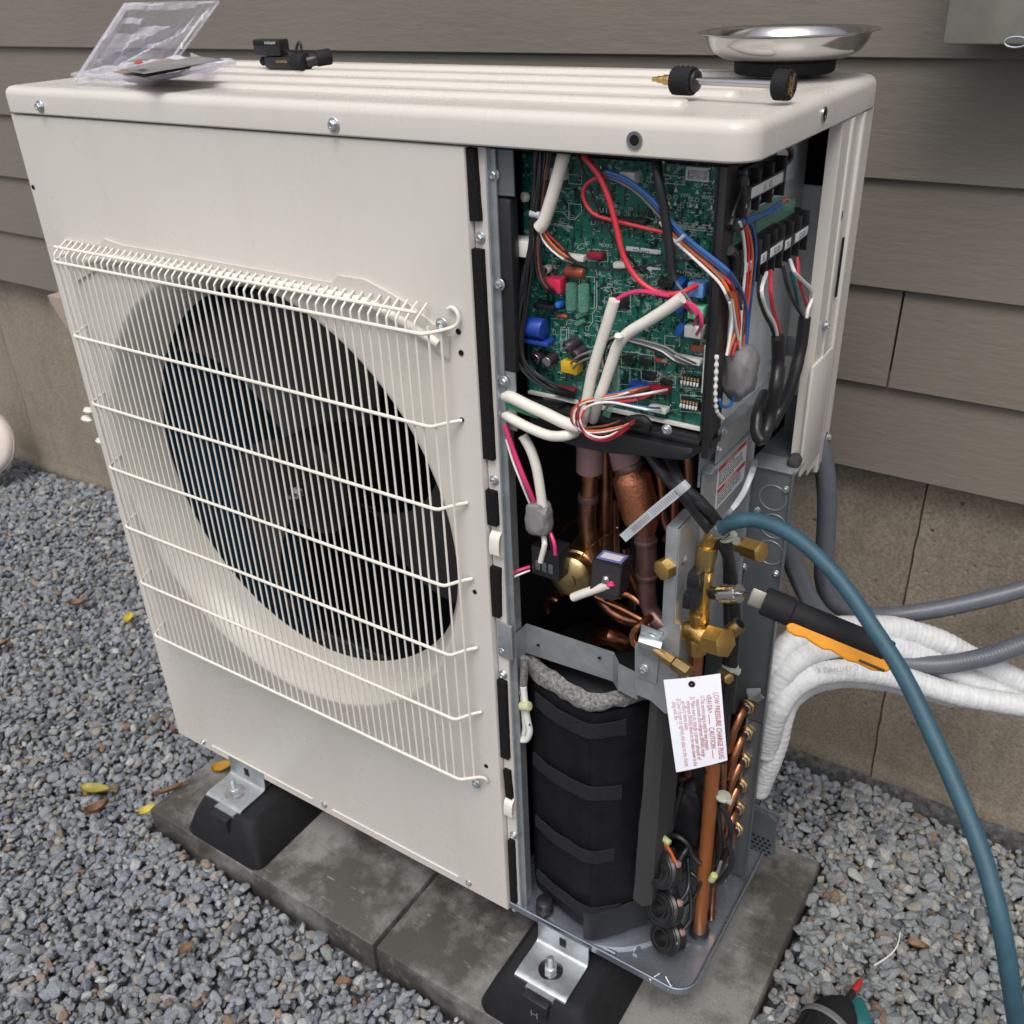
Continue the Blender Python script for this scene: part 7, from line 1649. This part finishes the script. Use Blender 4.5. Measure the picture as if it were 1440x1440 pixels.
for s_, r0, r1 in ((.735, .42, .53), (.735, .83, .93)):
    p0, p1 = tp(s_, r0) + nn * .0002, tp(s_, r1) + nn * .0002; w = e2.normalized() * .0004
    MB().add([p0 - w, p1 - w, p1 + w, p0 + w], [(0, 1, 2, 3)]).build('rule', 'red_print', t, smooth=False)
for s_, r0, r1, tx in ((.615, .20, .80, '1) This service plug is used for low pressure'), (.530, .235, .88, 'measurement and refrigerant (R410A) charge.'), (.440, .20, .90, '2) Make sure to charge a proper amount of'), (.355, .235, .96, 'refrigerant (R410A) based on the value shown in the'), (.275, .235, .55, 'product name plate.'), (.185, .20, .95, '3) Don\'t forget to tighten this plug to the charge'), (.105, .235, .97, 'plug with the machine after all work is completed.')):
    tag_text(tx, s_, r0, r1, .0062)
p = tp(.49, .07)
MB().lathe([(.0034, 0), (.0034, .0003)], frame(p + nn * .0002, nn), 20).build('eyelet_hole', 'dark', t)
wire([p + nn * .0008, p.lerp(Vector((0.9291, -0.004, 0.5189)), .6) + Vector((.001, -.003, 0)), Vector((0.9283, -0.006, 0.5218))], .0005, 'clear', t, 'tie_thread')

# two screws dropped in the pan
def loose(a, c, label):
    a, c = Vector(a), Vector(c); d = (c - a).normalized()
    pr = [(.0001, -.0012), (.0030, -.0010), (.0034, .0), (.0030, .0008), (.0017, .0024)] + [((.0017 if i % 2 else .0013), .0026 + .0009 * i) for i in range(15)] + [(.0001, .019)]
    o = MB().lathe(pr, frame(a, d), 14, cap=False).build('loose_screw', 'zinc_bright')
    tag(o, label, 'screw', 'loose screws in the base pan')
loose((0.9294, 0.0096, 0.0072), (0.9094, 0.0251, 0.007), 'loose silver screw in the base pan whose head rests by the rim corner')
loose((0.9023, 0.0044, 0.0072), (0.9134, 0.0247, 0.0105), 'loose silver screw in the base pan crossing the tip of the other screw')

# conduits between the machine and the house
def duct(pts, r, label, grp='grey conduits'):
    o = MB().tube(pts, lambda L, t: r * (1 + .010 * math.sin(L * 1500)), 18, step=.0012).build('conduit', 'conduit')
    tag(o, label, 'conduit', grp)
duct([(0.9367, 0.325, 0.6526), (0.9465, 0.33, 0.6212), (0.9564, 0.338, 0.5622), (0.9599, 0.347, 0.4976), (0.9606, 0.36, 0.4369), (0.9681, 0.38, 0.3939), (0.9902, 0.41, 0.3601), (1.026, 0.44, 0.3474), (1.074, 0.47, 0.3532), (1.129, 0.5, 0.3706), (1.181, 0.53, 0.3915), (1.239, 0.56, 0.4184)], .0118, 'grey conduit hanging from the corner panel and bending away along the foundation')
duct([(0.9359, 0.235, 0.5694), (0.9433, 0.25, 0.5299), (0.9488, 0.28, 0.4814), (0.961, 0.31, 0.4285), (0.9875, 0.34, 0.3735), (1.026, 0.36, 0.3381), (1.065, 0.38, 0.3239), (1.112, 0.4, 0.3256), (1.161, 0.42, 0.3443), (1.199, 0.44, 0.3675), (1.252, 0.47, 0.4004)], .0122, 'grey conduit passing behind the amber grip in front of the white pipes')
# white wrapped line sets
def lineset(pts, r, label, seed, pitch=900):
    def rr(L, t):
        return r * (1 + .055 * (((L * 150 + 3.0 * noise.noise((L * 9, seed, 0))) % 1) - .5) + .06 * noise.noise((L * 26, seed, 2)) + .035 * noise.noise((L * 130, seed, 5)))
    o = MB().tube(pts, rr, 22, step=.0016).build('wrapped_pipe', 'wrap')
    tag(o, label, 'pipe', 'white wrapped refrigerant pipes')
lineset([(0.9375, 0.245, 0.3041), (0.9407, 0.25, 0.3484), (0.9475, 0.27, 0.3749), (0.9651, 0.31, 0.3777), (0.999, 0.36, 0.3672), (1.044, 0.4, 0.3584), (1.094, 0.43, 0.3415), (1.148, 0.45, 0.3139), (1.211, 0.47, 0.2852), (1.283, 0.49, 0.2555)], .0165, 'uppermost white wrapped pipe behind the amber grip', 1)
lineset([(0.9427, 0.24, 0.2682), (0.9495, 0.24, 0.3329), (0.9597, 0.26, 0.3618), (0.979, 0.3, 0.3648), (1.013, 0.35, 0.3537), (1.059, 0.39, 0.338), (1.12, 0.42, 0.3088), (1.183, 0.44, 0.2791), (1.236, 0.46, 0.2571), (1.286, 0.47, 0.2482)], .0160, 'white wrapped pipe second from top just below the amber grip', 2)
lineset([(0.9497, 0.23, 0.2329), (0.9597, 0.225, 0.3116), (0.9694, 0.25, 0.3365), (0.9896, 0.28, 0.3442), (1.028, 0.32, 0.3365), (1.079, 0.36, 0.3164), (1.137, 0.39, 0.2959), (1.194, 0.42, 0.2832), (1.242, 0.44, 0.28), (1.288, 0.46, 0.2788)], .0150, 'lowest white wrapped pipe along the bare foundation with printing on it', 3)
lineset([(0.9397, 0.26, 0.1811), (0.9489, 0.255, 0.247), (0.9549, 0.27, 0.287), (0.9669, 0.3, 0.3086), (0.9931, 0.34, 0.315), (1.038, 0.38, 0.3127), (1.095, 0.42, 0.2927), (1.166, 0.45, 0.2679), (1.226, 0.47, 0.255), (1.285, 0.49, 0.2466)], .0150, 'white wrapped pipe squeezed behind the printed lowest pipe', 4)
lineset([(0.9453, 0.235, 0.157), (0.9537, 0.235, 0.203), (0.9602, 0.24, 0.2447), (0.9606, 0.25, 0.2808), (0.9616, 0.275, 0.2959), (0.976, 0.31, 0.3004), (1.012, 0.345, 0.3025), (1.069, 0.38, 0.2918), (1.137, 0.41, 0.2749)], .0145, 'white wrapped pipe that hangs lowest beside the grey panel edge', 5)
p = Vector((1.031, 0.302, 0.3574)); x_ = (Vector((0.9825, 0.27, 0.3551)) - Vector((1.031, 0.302, 0.3574))); 
text('C-634TPHR3 X', 'print', frame(p - cf * .002 + Vector((0, 0, .004)), -cf + Vector((0, 0, .3)), x_), .0105, mat('faded_ink', (.33, .33, .34), .6), bpy.data.objects['wrapped_pipe.002'], fit=.052)

# power tool nose and a nylon offcut on the gravel
a, c = Vector((1.092, 0.0739, -0.105)), Vector((1.111, 0.1771, -0.105)); ax = (c - a).normalized()
t = thing('power_tool', 'black and teal power tool lying on gravel at the picture bottom with a red bit', 'power tool', tuple(a))
F_ = frame(a, ax, (0, 0, 1)); L_ = (c - a).length
MB().lathe([(.030, -.05), (.034, -.03), (.036, L_ * .55), (.0335, L_ * .62), (.030, L_ * .82), (.022, L_ * .95), (.015, L_ * 1.02), (.013, L_ * 1.06)], F_, 36).build('nose', 'rubber', t)
MB().lathe([(.0365, L_ * .52), (.0385, L_ * .54), (.0385, L_ * .60), (.0360, L_ * .62), (.0365, L_ * .52)], F_, 36, cap=False).build('collar', mat('grey_collar', (.12, .12, .12), .5), t)
for k in range(7):
    an = -.9 + .3 * k; MB().box((.0350, -.002, L_ * .0), (.0372, .002, L_ * .48), .0008, F_ @ Matrix.Rotation(an, 4, 'Z')).build('rib', 'black', t)
MB().lathe([(.0055, L_ * 1.05), (.0055, L_ * 1.26), (.0040, L_ * 1.28)], F_, 16).build('bit_holder', 'black', t)
MB().lathe([(.0046, L_ * 1.27), (.0050, L_ * 1.29), (.0044, L_ * 1.46), (.0030, L_ * 1.49)], F_, 12).build('bit', mat('red_bit', (.42, .03, .03), .35, .2), t)
MB().cyl(F_ @ Vector((0, 0, L_ * 1.48)), F_ @ Vector((0, 0, L_ * 1.60)), .0022, 10, .0005).build('bit_tip', 'steel', t)
p = Vector((1.134, 0.1742, -0.118)); MB().box((-.016, -.010, -.012), (.016, .030, .012), .005, frame(p, (0, 0, 1), (.8, .6, 0))).build('side_housing', 'w_teal', t)
o = MB().strip([(1.129, 0.2677, -0.116), (1.136, 0.2802, -0.116), (1.145, 0.2989, -0.116), (1.149, 0.3149, -0.112), (1.147, 0.3405, -0.116)], .0034, .0013, (0, 0, 1)).build('nylon_offcut', 'white')
tag(o, 'thin white nylon tie offcut curved on the gravel near the red bit', 'cable tie offcut')
